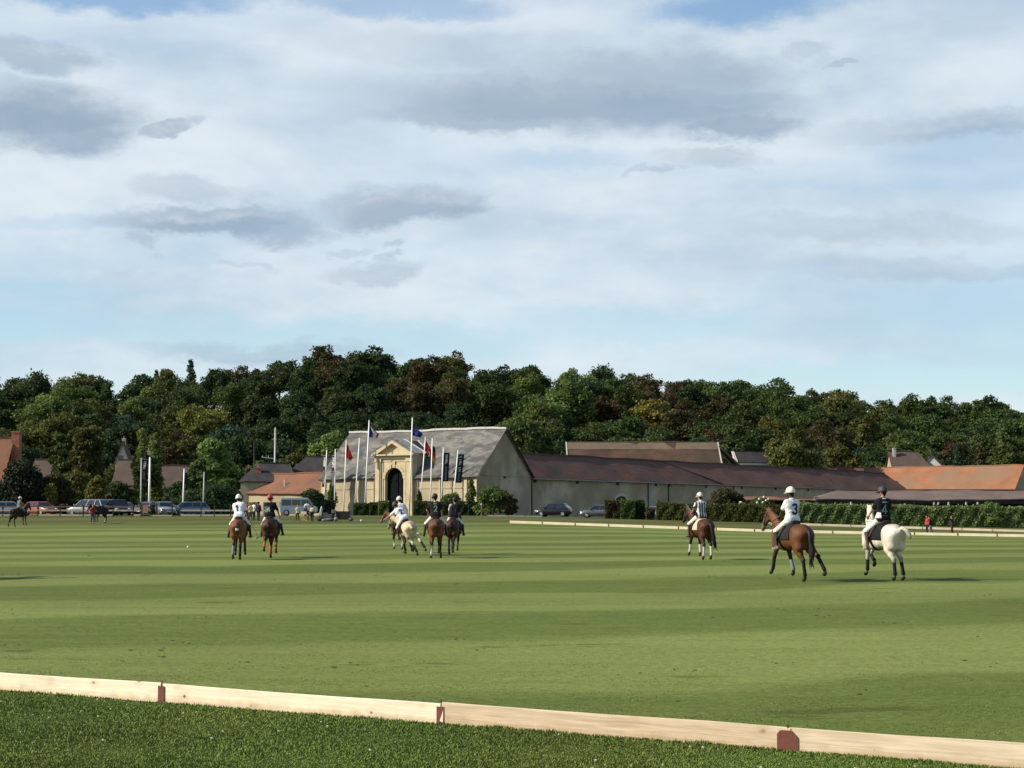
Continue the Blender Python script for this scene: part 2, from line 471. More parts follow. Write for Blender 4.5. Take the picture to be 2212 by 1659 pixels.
M['verge'] = lawn_mat('verge_grass', (0.092, 0.1, 0.0272), (0.072, 0.084, 0.0208), (0.0784, 0.0864, 0.0208), (0.1136, 0.1104, 0.0368))
M['strip'] = lawn_mat('long_grass', (0.084, 0.1168, 0.024), (0.0624, 0.0912, 0.016), (0.0704, 0.1024, 0.0184), (0.0992, 0.1216, 0.0288))

def near_line(u): return 18.27 / (1 + 0.488 * u)
def far_line(u): return np.where(u > 0, 165.0 / (1 + 0.43 * np.maximum(u, 0)), 165.0 / (1 - 0.15 * np.minimum(u, 0)))

def sheet(name, us, yfun, n, mat_, dz=0.0, power=1.0):
    """ground sheet: columns along u = x / y, rows between yfun(u)[0] and [1]"""
    us = np.asarray(us, float)
    y0, y1 = yfun(us)
    t = np.linspace(0, 1, n) ** power
    Y = y0[None, :] * (y1 / y0)[None, :] ** t[:, None]
    X = us[None, :] * Y
    Z = gz(X, Y) + dz
    V = np.stack([X, Y, Z], -1).reshape(-1, 3)
    c = len(us)
    I = np.arange((n - 1) * c).reshape(n - 1, c)[:, :-1].ravel()
    F = np.stack([I, I + 1, I + c + 1, I + c], -1)
    me = np_mesh(name, V, F, smooth=True)
    o = link(name, me, mat_)
    tag(o, kind='structure')
    return o
US = np.linspace(-0.62, 0.62, 63)
# the wide ground under everything, right round the camera and to the horizon
xs = np.concatenate([-np.geomspace(60, 4000, 12)[::-1], np.linspace(-56, 56, 57), np.geomspace(60, 4000, 12)])
ys = np.concatenate([-np.geomspace(8, 3000, 10)[::-1], np.arange(-4, 30, 2.0), np.arange(30, 400, 6.0), np.geomspace(420, 5000, 14)])
XX, YY = np.meshgrid(xs, ys)
ZZ = gz(XX, YY) - 0.05
V = np.stack([XX, YY, ZZ], -1).reshape(-1, 3)
c = len(xs); I = np.arange((len(ys) - 1) * c).reshape(-1, c)[:, :-1].ravel()
tag(link('ground', np_mesh('ground', V, np.stack([I, I + 1, I + c + 1, I + c], -1), smooth=True), M['verge']), kind='structure')
sheet('grass_strip', US, lambda u: (np.full_like(u, 7.0), near_line(u)), 60, M['strip'], 0.0)
sheet('polo_field', US, lambda u: (near_line(u), far_line(u)), 170, M['lawn'], 0.0)
sheet('grass_verge', US, lambda u: (far_line(u), np.full_like(u, 235.0)), 40, M['verge'], 0.0)
M['gravel'] = mat('pale_gravel', lin(186, 170, 138), lin(150, 138, 112), 3.0, 6, 0.95)
M['asphalt'] = mat('grey_asphalt', (0.10, 0.095, 0.085), (0.15, 0.14, 0.125), 2.0, 6, 0.95)
sheet('car_park', np.linspace(-0.42, -0.125, 20), lambda u: (np.full_like(u, 190.0), np.full_like(u, 212.0)), 8, M['asphalt'], 0.02)
sheet('drive', np.linspace(0.005, 0.3, 20), lambda u: (192 + 0 * u, 206 + 60 * np.maximum(0, 0.1 - u)), 8, M['asphalt'], 0.02)

# torn clods and divots left by hooves
mb = MB(); r2 = random.Random(21)
for i in range(60):
    u = r2.uniform(-.3, .3); y = 20 + 60 * r2.random() ** 1.4; x = u * y
    if y < float(near_line(u)) + .6: continue
    for q in range(r2.choice((1, 1, 2, 3))):
        w = r2.uniform(.012, .030); xx, yy = x + r2.uniform(-.25, .25), y + r2.uniform(-.3, .3)
        mb.mat(r2.choice((0, 0, 1))).sphere((xx, yy, float(gz(xx, yy)) + .004), (w * 1.5, w, w * .38), 7, 4)
tag(mb.build('divots', [mat('torn_turf', (.045, .055, .018), (.075, .080, .03), 20), mat('loose_soil', (.075, .055, .032), (.12, .09, .055), 20)]), 'small torn clods and hoof divots scattered over the mown field', 'divots', kind='stuff')
# ---- grass blades close to the camera
def blades(name, n, yr, hr, cols, matl, side):
    u = rng.uniform(-0.33, 0.33, n)
    nl = near_line(u)
    if side < 0: y = nl - 0.02 - rng.uniform(0, 1, n) ** 1.0 * (nl - yr[0])
    else: y = nl + 0.03 + rng.uniform(0, 1, n) ** 2.6 * (yr[1] - nl)
    x = u * y
    keep = np.ones(n, bool)
    z = gz(x, y)
    patch = 0.62 + 0.75 * (np.sin(x * 2.1 + y * 1.3) * np.sin(y * 2.7 - x * 0.8) * 0.5 + 0.5) * (0.6 + 0.8 * (np.sin(x * 9.7 - y * 3.1) * np.sin(y * 11.3 + x * 4.0) * 0.5 + 0.5))
    patch = np.where((nl - y > 0) & (nl - y < 0.10), patch * 1.5, patch)
    h = rng.uniform(*hr, n) * patch
    w = rng.uniform(0.006, 0.013, n)
    a = rng.uniform(0, 2 * math.pi, n); la = rng.uniform(0, 2 * math.pi, n); ln = rng.uniform(0.15, 0.9, n) * h
    dx, dy = np.cos(a) * w, np.sin(a) * w
    p = np.stack([x, y, z - 0.004], -1)
    V = np.empty((n, 3, 3))
    V[:, 0] = p - np.stack([dx, dy, 0 * dx], -1); V[:, 1] = p + np.stack([dx, dy, 0 * dx], -1)
    V[:, 2] = p + np.stack([np.cos(la) * ln, np.sin(la) * ln, h], -1)
    F = np.arange(3 * n).reshape(n, 3)
    ca, cb, cc = [np.array(c_) for c_ in cols]
    t = rng.uniform(0, 1, (n, 1)); t2 = rng.uniform(0, 1, (n, 1)) ** 9
    C = (ca * (1 - t) + cb * t) * (1 - t2) + cc * t2
    big = 0.86 + 0.30 * (np.sin(x * 0.9 + y * 1.7) * np.sin(y * 1.1 - x * 0.55 + 1.0) * 0.5 + 0.5)
    C = C * big[:, None] * (1 + (np.sin(x * 1.3 - y * .7) * .06)[:, None] * np.array([[1, 0, 0.3]]))
    C = np.repeat(C, 3, 0)
    o = link(name, np_mesh(name, V.reshape(-1, 3), F, col=C), matl)
    return o
M['blade'] = vcol_mat('grass_blade', 0.75, 0.15, 0.05)
o = blades('grass', 330000, (13.6, 0), (0.010, 0.028), ((0.090, 0.140, 0.025), (0.126, 0.176, 0.037), (0.24, 0.25, 0.09)), M['blade'], -1)
tag(o, 'longer dark green grass in front of the low side boards', 'grass', kind='stuff')
o = blades('grass', 120000, (0, 44.0), (0.005, 0.012), ((0.112, 0.146, 0.032), (0.156, 0.188, 0.048), (0.21, 0.22, 0.08)), M['blade'], 1)
tag(o, 'short mown grass of the field just behind the side boards', 'grass', kind='stuff')
# clover heads and dry clippings in the near grass
mb = MB()
for i in range(70):
    u = rnd.uniform(-0.3, 0.3); y = near_line(u) - rnd.uniform(0.15, 3.6); x = u * y
    s = rnd.uniform(0.005, 0.012)
    mb.sphere((x, y, float(gz(x, y)) + 0.028), (s * 1.5, s * 1.2, s), 5, 3)
tag(mb.build('clover_flowers', mat('clover_white', (0.55, 0.55, 0.42))), 'tiny white clover heads dotted in the near grass', 'flowers', kind='stuff')

# ---- wooded hill
_SP = [-400, 0, 170, 330, 500, 660, 770, 900, 1010, 1090, 1280, 1380, 1480, 1600, 1700, 1800, 1900, 2060, 2212, 2600]
_SY = [812, 800, 806, 812, 792, 772, 756, 762, 756, 780, 796, 806, 822, 824, 838, 842, 856, 862, 874, 900]
YF, YC = 392.0, 560.0
def hill_z(x, y):
    px = np.asarray(x) / np.asarray(y) * FPX + CX
    top = (HOR - np.interp(px, _SP, _SY)) / FPX * YC + 1.6 - 14.6
    s = np.clip((np.asarray(y) - YF) / (YC - YF), 0, 1)
    s = 0.35 * s + 0.65 * (s * s * (3 - 2 * s))
    z = 2.2 + (top - 2.2) * s
    return z - np.maximum(0, np.asarray(y) - YC) * 0.06
hy = np.concatenate([np.linspace(YF - 12, YC, 22), np.array([600, 660, 740, 840, 1000])])
hu = np.linspace(-0.62, 0.62, 60)
HX = hu[None, :] * hy[:, None]; HY = np.repeat(hy[:, None], 60, 1)
HZ = hill_z(HX, HY); HZ[0] = 1.0; HZ[-1] = -3
V = np.stack([HX, HY, HZ], -1).reshape(-1, 3)
I = np.arange((len(hy) - 1) * 60).reshape(-1, 60)[:, :-1].ravel()
M['wood_floor'] = mat('wood_floor', (0.020, 0.024, 0.012), (0.035, 0.038, 0.018), 0.2, 4, 0.95)
tag(link('hill', np_mesh('hill', V, np.stack([I, I + 1, I + 61, I + 60], -1), smooth=True), M['wood_floor']), kind='structure')

# ================================================================== trees
def leaf_mat(name, col, tr=0.32):
    m_ = bpy.data.materials.new(name); m_.use_nodes = True
    nt = m_.node_tree; N = nt.nodes.new; L = nt.links.new
    b = nt.nodes['Principled BSDF']; out = nt.nodes['Material Output']
    b.inputs['Roughness'].default_value = 0.7; b.inputs['Specular IOR Level'].default_value = 0.2
    at = N('ShaderNodeAttribute'); at.attribute_name = 'Col'
    mx = N('ShaderNodeMix'); mx.data_type = 'RGBA'; mx.blend_type = 'MULTIPLY'; mx.inputs[0].default_value = 1
    L(at.outputs['Color'], mx.inputs[6]); mx.inputs[7].default_value = (*col, 1)
    oi = N('ShaderNodeObjectInfo'); hs = N('ShaderNodeHueSaturation')
    mr = N('ShaderNodeMapRange'); mr.inputs['To Min'].default_value = 0.80; mr.inputs['To Max'].default_value = 1.22
    L(oi.outputs['Random'], mr.inputs['Value']); L(mr.outputs[0], hs.inputs['Value']); L(mx.outputs[2], hs.inputs['Color'])
    mr2 = N('ShaderNodeMapRange'); mr2.inputs['To Min'].default_value = 0.480; mr2.inputs['To Max'].default_value = 0.515
    wn = N('ShaderNodeTexWhiteNoise'); wn.noise_dimensions = '1D'; L(oi.outputs['Random'], wn.inputs['W']); L(wn.outputs['Value'], mr2.inputs['Value'])
    L(mr2.outputs[0], hs.inputs['Hue'])
    L(hs.outputs[0], b.inputs['Base Color'])
    t = N('ShaderNodeBsdfTranslucent'); L(hs.outputs[0], t.inputs['Color'])
    ms = N('ShaderNodeMixShader'); ms.inputs[0].default_value = tr
    L(b.outputs[0], ms.inputs[1]); L(t.outputs[0], ms.inputs[2]); L(ms.outputs[0], out.inputs['Surface'])
    return m_
LEAF = {
    'dark': ('dark green', leaf_mat('leaf_dark_green', (0.0350, 0.0589, 0.0182))),
    'mid': ('mid green', leaf_mat('leaf_mid_green', (0.0538, 0.0845, 0.0217))),
    'olive': ('olive green', leaf_mat('leaf_olive', (0.0777, 0.0871, 0.0217))),
    'bright': ('fresh light green', leaf_mat('leaf_light_green', (0.0939, 0.1392, 0.0320))),
    'gold': ('yellowish', leaf_mat('leaf_yellow', (0.1358, 0.1324, 0.0261))),
    'brown': ('brown turning', leaf_mat('leaf_brown', (0.0581, 0.0507, 0.0182))),
    'rust': ('rusty red-brown', leaf_mat('leaf_rust', (0.0647, 0.0478, 0.0175))),
    'yew': ('blackish green', leaf_mat('leaf_yew', (0.0123, 0.0200, 0.0091), 0.08)),
    'blue': ('blue-green', leaf_mat('leaf_blue_green', (0.0350, 0.0683, 0.0399))),
    'lime': ('light yellow-green', leaf_mat('leaf_lime', (0.1339, 0.1829, 0.0470))),
    'hedge': ('grey-green', leaf_mat('leaf_grey_green', (0.1490, 0.1900, 0.0637))),
}
M['bark'] = mat('bark', (0.045, 0.036, 0.026), (0.085, 0.07, 0.05), 4, 5, 0.95, stretch=(1, 1, 0.2))

def leaf_quads(P, Nrm, size, tint, r_):
    n = len(P)
    rv = r_.normal(size=(n, 3)); rv /= np.linalg.norm(rv, axis=1, keepdims=True)
    nn = Nrm * 0.62 + rv * 0.7; nn /= np.linalg.norm(nn, axis=1, keepdims=True) + 1e-9
    t = np.cross(nn, r_.normal(size=(n, 3))); t /= np.linalg.norm(t, axis=1, keepdims=True) + 1e-9
    b = np.cross(nn, t)
    s = size * r_.uniform(0.6, 1.3, (n, 1)); s2 = s * r_.uniform(0.5, 0.95, (n, 1))
    V = np.empty((n, 4, 3))
    V[:, 0] = P - t * s; V[:, 1] = P - b * s2 + t * s * 0.15; V[:, 2] = P + t * s; V[:, 3] = P + b * s2 - t * s * 0.1
    F = np.arange(4 * n).reshape(n, 4)
    return V.reshape(-1, 3), F, np.repeat(tint, 4, 0)

def crown(seed, h, r, n, leaf, kind='round', base=0.18):
    """leaf clumps of a crown h metres tall (from the ground), r wide"""
    r_ = np.random.default_rng(seed)
    if kind == 'round':
        nl = 46
        d = r_.normal(size=(nl, 3)); d /= np.linalg.norm(d, axis=1, keepdims=True)
        d[:, 2] = d[:, 2] * 0.9 + 0.1
        hh = h * (1 - base) / 2; cz = h * base + hh
        C = d * np.array([r * 0.70, r * 0.70, hh * 0.74]) * r_.uniform(0.62, 1.14, (nl, 1)) + np.array([0, 0, cz])
        C = np.vstack([C, [[0, 0, cz]], [[0, 0, cz - hh * 0.3]]])
        lr = r_.uniform(0.15, 0.34, nl + 2) * r; lr[-2:] = r * 0.55
    elif kind == 'column':
        nl = 22
        z = np.linspace(0.08, 0.93, nl) * h
        prof = np.sin(np.clip(z / h, 0, 1) ** 0.7 * math.pi) ** 0.6
        C = np.stack([r_.uniform(-0.35, 0.35, nl) * r * prof, r_.uniform(-0.35, 0.35, nl) * r * prof, z], -1)
        lr = (0.45 + 0.25 * r_.uniform(0, 1, nl)) * r * np.maximum(prof, 0.35)
    elif kind == 'cone':
        nl = 26
        z = np.linspace(0.1, 0.97, nl) * h
        pr = (1 - z / h) * 0.9 + 0.06
        a = r_.uniform(0, 6.28, nl)
        C = np.stack([np.cos(a) * r * pr * 0.45, np.sin(a) * r * pr * 0.45, z], -1)
        lr = r * pr * 0.62 + 0.03 * h
    elif kind == 'weep':
        nl = 26
        a = r_.uniform(0, 6.28, nl); rr = np.sqrt(r_.uniform(0, 1, nl)) * r * 0.72
        C = np.stack([np.cos(a) * rr, np.sin(a) * rr, h * (0.82 - 0.35 * (rr / r) ** 2) * r_.uniform(0.55, 1, nl)], -1)
        lr = r_.uniform(0.24, 0.36, nl) * r
    else:  # bush
        nl = 40
        a = r_.uniform(0, 6.28, nl); rr = np.sqrt(r_.uniform(0, 1, nl)) * r * 0.80
        C = np.stack([np.cos(a) * rr, np.sin(a) * rr, h * r_.uniform(0.08, 0.80, nl) * np.sqrt(np.maximum(0.05, 1 - 0.8 * (rr / r) ** 2))], -1)
        lr = r_.uniform(0.16, 0.34, nl) * min(r, h) * 0.95
        C = np.vstack([C, [[0, 0, h * 0.35]], [[0, 0, h * 0.6]]]); lr = np.append(lr, [min(r * 0.75, h * .4), min(r * 0.55, h * .35)])
    w = lr ** 2; w = w / w.sum()
    idx = r_.choice(len(lr), n, p=w)
    d = r_.normal(size=(n, 3)); d /= np.linalg.norm(d, axis=1, keepdims=True)
    d[:, 2] = np.where(d[:, 2] < -0.35, -d[:, 2], d[:, 2])
    rad = lr[idx] * (1 - 0.55 * r_.uniform(0, 1, n) ** 2.2) * r_.uniform(0.85, 1.34, n)
    sq = np.array([1, 1, 0.82]) if kind in ('round', 'bush') else np.array([1, 1, 1.25])
    P = C[idx] + d * rad[:, None] * sq
    if kind == 'weep':
        P[:, 2] -= r_.uniform(0, 1, n) ** 2 * h * 0.22 * (np.hypot(P[:, 0], P[:, 1]) / r)
    P[:, 2] = np.maximum(P[:, 2], 0.05)
    lt = r_.uniform(0.78, 1.25, len(lr))
    tint = (lt[idx] * r_.uniform(0.8, 1.2, n))[:, None] * np.array([[1, 1, 1]])
    tint = tint * (1 + r_.normal(size=(n, 1)) * np.array([[0.07, 0.0, 0.05]]))
    return leaf_quads(P, d, leaf, np.clip(tint, 0.3, 2), r_)

def trunk_mb(h, r, seed, limbs=5):
    rr = random.Random(seed); mb = MB()
    pts = [(0, 0, -0.4), (rr.uniform(-.1, .1), rr.uniform(-.1, .1), h * 0.25), (rr.uniform(-.3, .3), rr.uniform(-.3, .3), h * 0.55), (rr.uniform(-.4, .4), rr.uniform(-.4, .4), h * 0.82)]
    mb.tube(pts, [h * 0.026, h * 0.02, h * 0.013, h * 0.004], 7)
    for i in range(limbs):
        a = rr.uniform(0, 6.28); z0 = h * rr.uniform(0.22, 0.5); k = rr.uniform(0.45, 0.75) * r
        mb.tube([(0, 0, z0), (math.cos(a) * k * .5, math.sin(a) * k * .5, z0 + h * .12), (math.cos(a) * k, math.sin(a) * k, z0 + h * .28)], [h * .011, h * .007, h * .003], 5)
    return mb

# -- trees of the wood: one mesh each (crown and trunk), many share it
def whole_tree(name, seed, h, r, n, leaf, kind):
    V, F, C = crown(seed, h, r, n, leaf, kind)
    mb = trunk_mb(h, r, seed)
    tv = np.array(mb.v); tf = [f for f in mb.f if len(f) == 4]
    F = np.vstack([F, np.array(tf) + len(V)]); mi = np.zeros(len(F), int); mi[-len(tf):] = 1
    V = np.vstack([V, tv]); C = np.vstack([C, np.ones((len(tv), 3))])
    return np_mesh(name, V, F, mi, C)
HV = [whole_tree('wood_tree', 100 + i, 16.0, rr_ * .90, 5200, 0.35, k_) for i, (rr_, k_) in enumerate(
    [(7.6, 'round'), (7.0, 'round'), (8.2, 'round'), (6.6, 'round'), (7.4, 'round'), (8.6, 'round'), (6.2, 'round'), (7.8, 'weep')])]
HCONE = whole_tree('wood_tree', 140, 16.0, 3.4, 2600, 0.40, 'cone')
HCOL = whole_tree('wood_tree', 141, 15.0, 2.6, 2600, 0.38, 'column')

def colour_at(px, py):
    """what the wood looks like round this spot in the photograph"""
    spots = [(700, 800, 60, 'brown', .38), (1480, 890, 110, 'brown', .38), (1400, 880, 70, 'brown', .38), (960, 870, 55, 'rust', .3), (860, 850, 60, 'brown', .5), (790, 840, 40, 'gold', .35),
             (150, 870, 60, 'bright', .7), (300, 880, 60, 'bright', .35), (470, 900, 70, 'gold', .45), (440, 860, 90, 'mid', .6), (370, 940, 50, 'brown', .7),
             (1180, 830, 90, 'bright', .5), (1150, 870, 70, 'mid', .6), (1090, 900, 50, 'bright', .4), (1630, 860, 80, 'mid', .6), (1760, 840, 90, 'olive', .5), (1560, 930, 90, 'mid', .6),
             (2000, 890, 140, 'mid', .5), (2150, 930, 100, 'mid', .5), (1850, 880, 90, 'olive', .4), (560, 870, 90, 'dark', .8), (640, 930, 120, 'dark', .8), (880, 930, 120, 'dark', .8), (80, 830, 90, 'dark', .6)]
    for sx, sy, sr, k, p in spots:
        if (px - sx) ** 2 + ((py - sy) * 1.2) ** 2 < sr * sr and rnd.random() < p: return k
    return rnd.choices(['dark', 'mid', 'olive', 'brown', 'gold', 'bright', 'blue', 'rust'], [50, 24, 15, 3.5, 1.5, 2.5, 3, .5])[0]
BELOW = [(-200, 60, 'above the black yew'), (60, 130, 'above the small brown roof'), (130, 215, 'above the tall olive tree'), (215, 280, 'above the white gabled house'), (280, 350, 'above the poplars'),
         (350, 410, 'right of the poplars'), (410, 500, 'above the big fresh tree'), (500, 570, 'left of the utility pole'), (570, 640, 'right of the utility pole'), (640, 700, 'above the larger slate roof'), (700, 760, 'left of the barn ridge'),
         (760, 840, 'above the tricolour flag'), (840, 930, 'above the blue flag'), (930, 1010, 'above the barn ridge'), (1010, 1100, 'above the barn gable'), (1100, 1225, 'between gable and mossy roof'), (1225, 1330, 'left over the mossy roof'),
         (1330, 1440, 'middle over the mossy roof'), (1440, 1550, 'right over the mossy roof'), (1550, 1650, 'above the small slate cottage'), (1650, 1760, 'above the broad round tree'), (1760, 1850, 'above the reddish roof'), (1850, 1925, 'above the black helmet'),
         (1925, 2020, 'above the old brown house'), (2020, 2110, 'left over the orange roof'), (2110, 2600, 'near the right picture edge')]
wood = []
rows = np.linspace(YF + 4, YC, 12)
n_wood = 0
for ri, y0 in enumerate(rows):
    x0, x1 = WX(-70, y0), WX(2290, y0)
    cnt = int((x1 - x0) / (10.7 + 0.6 * (ri % 2)))
    for i in range(cnt + 1):
        x = x0 + (x1 - x0) * (i + 0.5 * (ri % 2)) / cnt + rnd.uniform(-3.2, 3.2)
        y = y0 + rnd.uniform(-5, 5)
        z = float(hill_z(x, y))
        h = rnd.choice((rnd.uniform(11, 14.5), rnd.uniform(12.5, 17), rnd.uniform(13.5, 18))) * (0.86 if ri < 2 else 1.0)
        if ri == 11: h = rnd.uniform(10.5, 16.5)
        px = CX + x / y * FPX; py = HOR - (z + h * 0.7 - CAMZ) / y * FPX
        ck = colour_at(px, py)
        q = rnd.random()
        me = HCONE if (q < 0.035 and ck in ('dark', 'blue')) else HCOL if (q > 0.985) else rnd.choice(HV)
        o = bpy.data.objects.new('wood_tree', me); COL.objects.link(o)
        if not me.materials:
            me.materials.append(LEAF['dark'][1]); me.materials.append(M['bark'])
        o.material_slots[0].link = 'OBJECT'; o.material_slots[0].material = LEAF[ck][1]
        o.location = (x, y, z - 0.6)
        s = h / 16.0; wv = rnd.uniform(0.78, 1.22) * (16.0 / h) ** 0.35
        o.scale = (s * wv, s * wv, s * rnd.uniform(0.95, 1.08)); o.rotation_euler = (0, 0, rnd.uniform(0, 6.28))
        where = next(t for a, b_, t in BELOW if a <= px < b_)
        lvl = ['at the hill foot', 'at the hill foot', 'low on the slope', 'low on the slope', 'mid-slope', 'mid-slope', 'half way up', 'half way up', 'on the upper slope', 'on the upper slope', 'below the skyline', 'on the skyline'][ri]
        kd = 'conifer' if me is HCONE else 'columnar tree' if me is HCOL else 'tree'
        wood.append((px, h, o, LEAF[ck][0], kd, f'{lvl}, {where}'))
        n_wood += 1
by = {}
for t in wood: by.setdefault((t[3], t[4], t[5]), []).append(t)
for (c_, k_, w_), ts in by.items():
    ts.sort(key=lambda t: t[0])
    for i, t in enumerate(ts):
        pre = '' if len(ts) == 1 else ('left ', 'right ')[i] if len(ts) == 2 else ('leftmost ', 'middle ', 'rightmost ')[i] if len(ts) == 3 else ['leftmost ', 'second leftmost ', 'second rightmost ', 'rightmost '][i] if len(ts) == 4 else f'{"first second third fourth fifth sixth seventh eighth".split()[min(i, 7)]} from left '
        tag(t[2], f'{pre}{c_} {k_} {w_}', 'tree', 'trees of the wooded hill')
print('wood trees', n_wood)
# the odd pointed tree on the skyline
for px, py, h in ((412, 778, 17), (352, 798, 13), (338, 800, 12)):
    y = YC + 4; p = W(px, py, y)
    o = bpy.data.objects.new('wood_tree', HCONE); COL.objects.link(o)
    o.material_slots[0].link = 'OBJECT'; o.material_slots[0].material = LEAF['blue'][1]
    o.location = (p.x, y, p.z - h); o.scale = (h / 16 * 0.9, h / 16 * 0.9, h / 16)
    tag(o, {412: 'tall pointed conifer standing above the skyline left of centre', 352: 'right one of two small fir tips on the skyline', 338: 'left one of two small fir tips on the skyline'}[px], 'tree', 'trees of the wooded hill')
# undergrowth that fills the gaps between the trunks
n = 60000
u = rng.uniform(-0.33, 0.33, n); y = rng.uniform(YF - 6, YC + 6, n); x = u * y
P = np.stack([x, y, hill_z(x, y) + rng.uniform(0, 3.2, n)], -1)
V, F, C = leaf_quads(P, np.tile([0, -0.5, 0.8], (n, 1)), 0.6, rng.uniform(0.6, 1.2, (n, 1)) * np.ones((1, 3)), rng)
tag(link('undergrowth', np_mesh('undergrowth', V, F, col=C), LEAF['dark'][1]), 'dark undergrowth below the trees of the hill', 'undergrowth', kind='stuff')

# -- single trees and shrubs of the village and the farm: crown and trunk
def tree(px, ytop, ybase_z, y, rpx, kind, ck, label, seed, name='tree', n=None, leaf=None, cat='tree', base=0.15, hbase=None, group=None):
    x = WX(px, y); z0 = float(gz(x, y)) if ybase_z is None else ybase_z
    h = W(px, ytop, y).z - z0; r = rpx / FPX * y
    e = empty(name, (x, y, z0), rnd.uniform(0, 6.28))
    n = n or int(min(16000, max(2200, 260 * r * (h + r))))
    V, F, C = crown(seed, h, r, n, leaf or 0.20 + 0.014 * r, kind, base)
    link('crown', np_mesh('crown', V, F, col=C), LEAF[ck][1], e)
    trunk_mb(h * 0.92, r, seed, 4).build('trunk', M['bark'], e, True)
    tag(e, label, cat, group)
    return e

# ================================================================== buildings of the farm
ROT = math.atan2(-0.553, 0.833)
E_ = Vector((0.833, -0.553, 0)); D_ = Vector((0.553, 0.833, 0)); F0 = Vector((-4.73, 240.0, 1.75))
def loc(x, y, z=0): return F0 + E_ * x + D_ * y + Vector((0, 0, z))

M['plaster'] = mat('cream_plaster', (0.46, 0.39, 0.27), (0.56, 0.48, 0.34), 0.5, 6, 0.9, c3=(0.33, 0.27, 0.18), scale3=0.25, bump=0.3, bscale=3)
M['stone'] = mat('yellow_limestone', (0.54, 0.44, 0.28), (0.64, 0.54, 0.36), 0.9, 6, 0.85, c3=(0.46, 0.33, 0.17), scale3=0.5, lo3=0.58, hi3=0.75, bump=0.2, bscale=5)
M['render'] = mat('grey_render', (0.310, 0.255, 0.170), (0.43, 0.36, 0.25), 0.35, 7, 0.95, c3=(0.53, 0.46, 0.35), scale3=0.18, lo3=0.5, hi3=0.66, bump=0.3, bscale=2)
M['slate'] = mat('lichen_slate', (0.080, 0.080, 0.084), (0.215, 0.205, 0.185), 0.55, 7, 0.8, c3=(0.125, 0.118, 0.108), scale3=0.9, stretch=(0.7, 1.4, 1.4), lo=0.45, hi=0.56, bump=0.5, bscale=4)
M['slate_dark'] = mat('dark_slate', (0.030, 0.028, 0.030), (0.055, 0.050, 0.050), 0.7, 6, 0.75, bump=0.4, bscale=4)
M['slate_clean'] = mat('black_slate', (0.022, 0.023, 0.026), (0.035, 0.036, 0.04), 1, 5, 0.6)
M['zinc'] = mat('zinc_sheet', (0.16, 0.175, 0.19), (0.26, 0.275, 0.29), 0.8, 4, 0.42, 0.5, 0.55)
M['pale_metal'] = mat('pale_flashing', (0.50, 0.50, 0.47), (0.62, 0.61, 0.57), 2, 4, 0.6)
M['tile_red'] = mat('old_red_tiles', (0.115, 0.050, 0.034), (0.175, 0.080, 0.055), 0.5, 8, 0.9, c3=(0.11, 0.07, 0.05), scale3=0.18, bump=0.5, bscale=4)
M['tile_redder'] = mat('red_tiles', (0.145, 0.058, 0.038), (0.205, 0.090, 0.058), 0.5, 8, 0.9, c3=(0.13, 0.075, 0.052), scale3=0.15, bump=0.5, bscale=4)
M['tile_orange'] = mat('orange_tiles', (0.27, 0.115, 0.058), (0.36, 0.160, 0.082), 0.35, 8, 0.9, c3=(0.25, 0.155, 0.095), scale3=0.16, bump=0.5, bscale=4)
M['tile_moss'] = mat('mossy_tiles', (0.070, 0.038, 0.026), (0.115, 0.066, 0.044), 0.4, 8, 0.9, c3=(0.060, 0.045, 0.028), scale3=0.14, bump=0.6, bscale=3)
M['tile_mosstop'] = mat('lichen_tiles', (0.135, 0.098, 0.066), (0.185, 0.135, 0.092), 0.5, 6, 0.9, bump=0.5, bscale=3)
M['tile_brown'] = mat('brown_tiles', (0.085, 0.060, 0.050), (0.125, 0.090, 0.075), 0.5, 7, 0.9, bump=0.4, bscale=4)
M['tile_grey'] = mat('weathered_tiles', (0.135, 0.098, 0.085), (0.19, 0.14, 0.122), 0.45, 7, 0.9, bump=0.4, bscale=4)
M['tile_russet'] = mat('russet_tiles', (0.200, 0.088, 0.052), (0.280, 0.130, 0.078), 0.5, 7, 0.9, c3=(0.16, 0.085, 0.055), scale3=0.25, bump=0.5, bscale=4)
M['brick'] = mat('orange_brick', (0.33, 0.125, 0.075), (0.42, 0.18, 0.11), 2, 5, 0.9)
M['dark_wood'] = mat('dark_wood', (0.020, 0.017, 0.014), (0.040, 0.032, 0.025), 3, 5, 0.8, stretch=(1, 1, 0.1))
M['gate_wood'] = mat('blue_black_gate_wood', (0.005, 0.007, 0.009), (0.010, 0.012, 0.014), 3, 5, 0.9, 0.1, stretch=(1, 1, 0.1))
M['brown_door'] = mat('brown_door', (0.060, 0.032, 0.022), (0.085, 0.048, 0.034), 3, 5, 0.7, stretch=(1, 1, 0.1))
M['shadow_gap'] = mat('vent_shade_black', (0.012, 0.011, 0.010))  # flat black colour stands in for the shade inside the vent holes
M['lime'] = mat('limewash', (0.50, 0.48, 0.43), (0.60, 0.58, 0.52), 1, 5, 0.9)
M['glass'] = mat('window_glass', (0.02, 0.025, 0.03), rough=0.08, spec=0.8)
M['gutter'] = mat('zinc_gutter', (0.17, 0.18, 0.19), (0.25, 0.26, 0.27), 1, 4, 0.5, 0.5, 0.3)
M['lead'] = mat('grey_pipe', (0.06, 0.06, 0.06), rough=0.5)

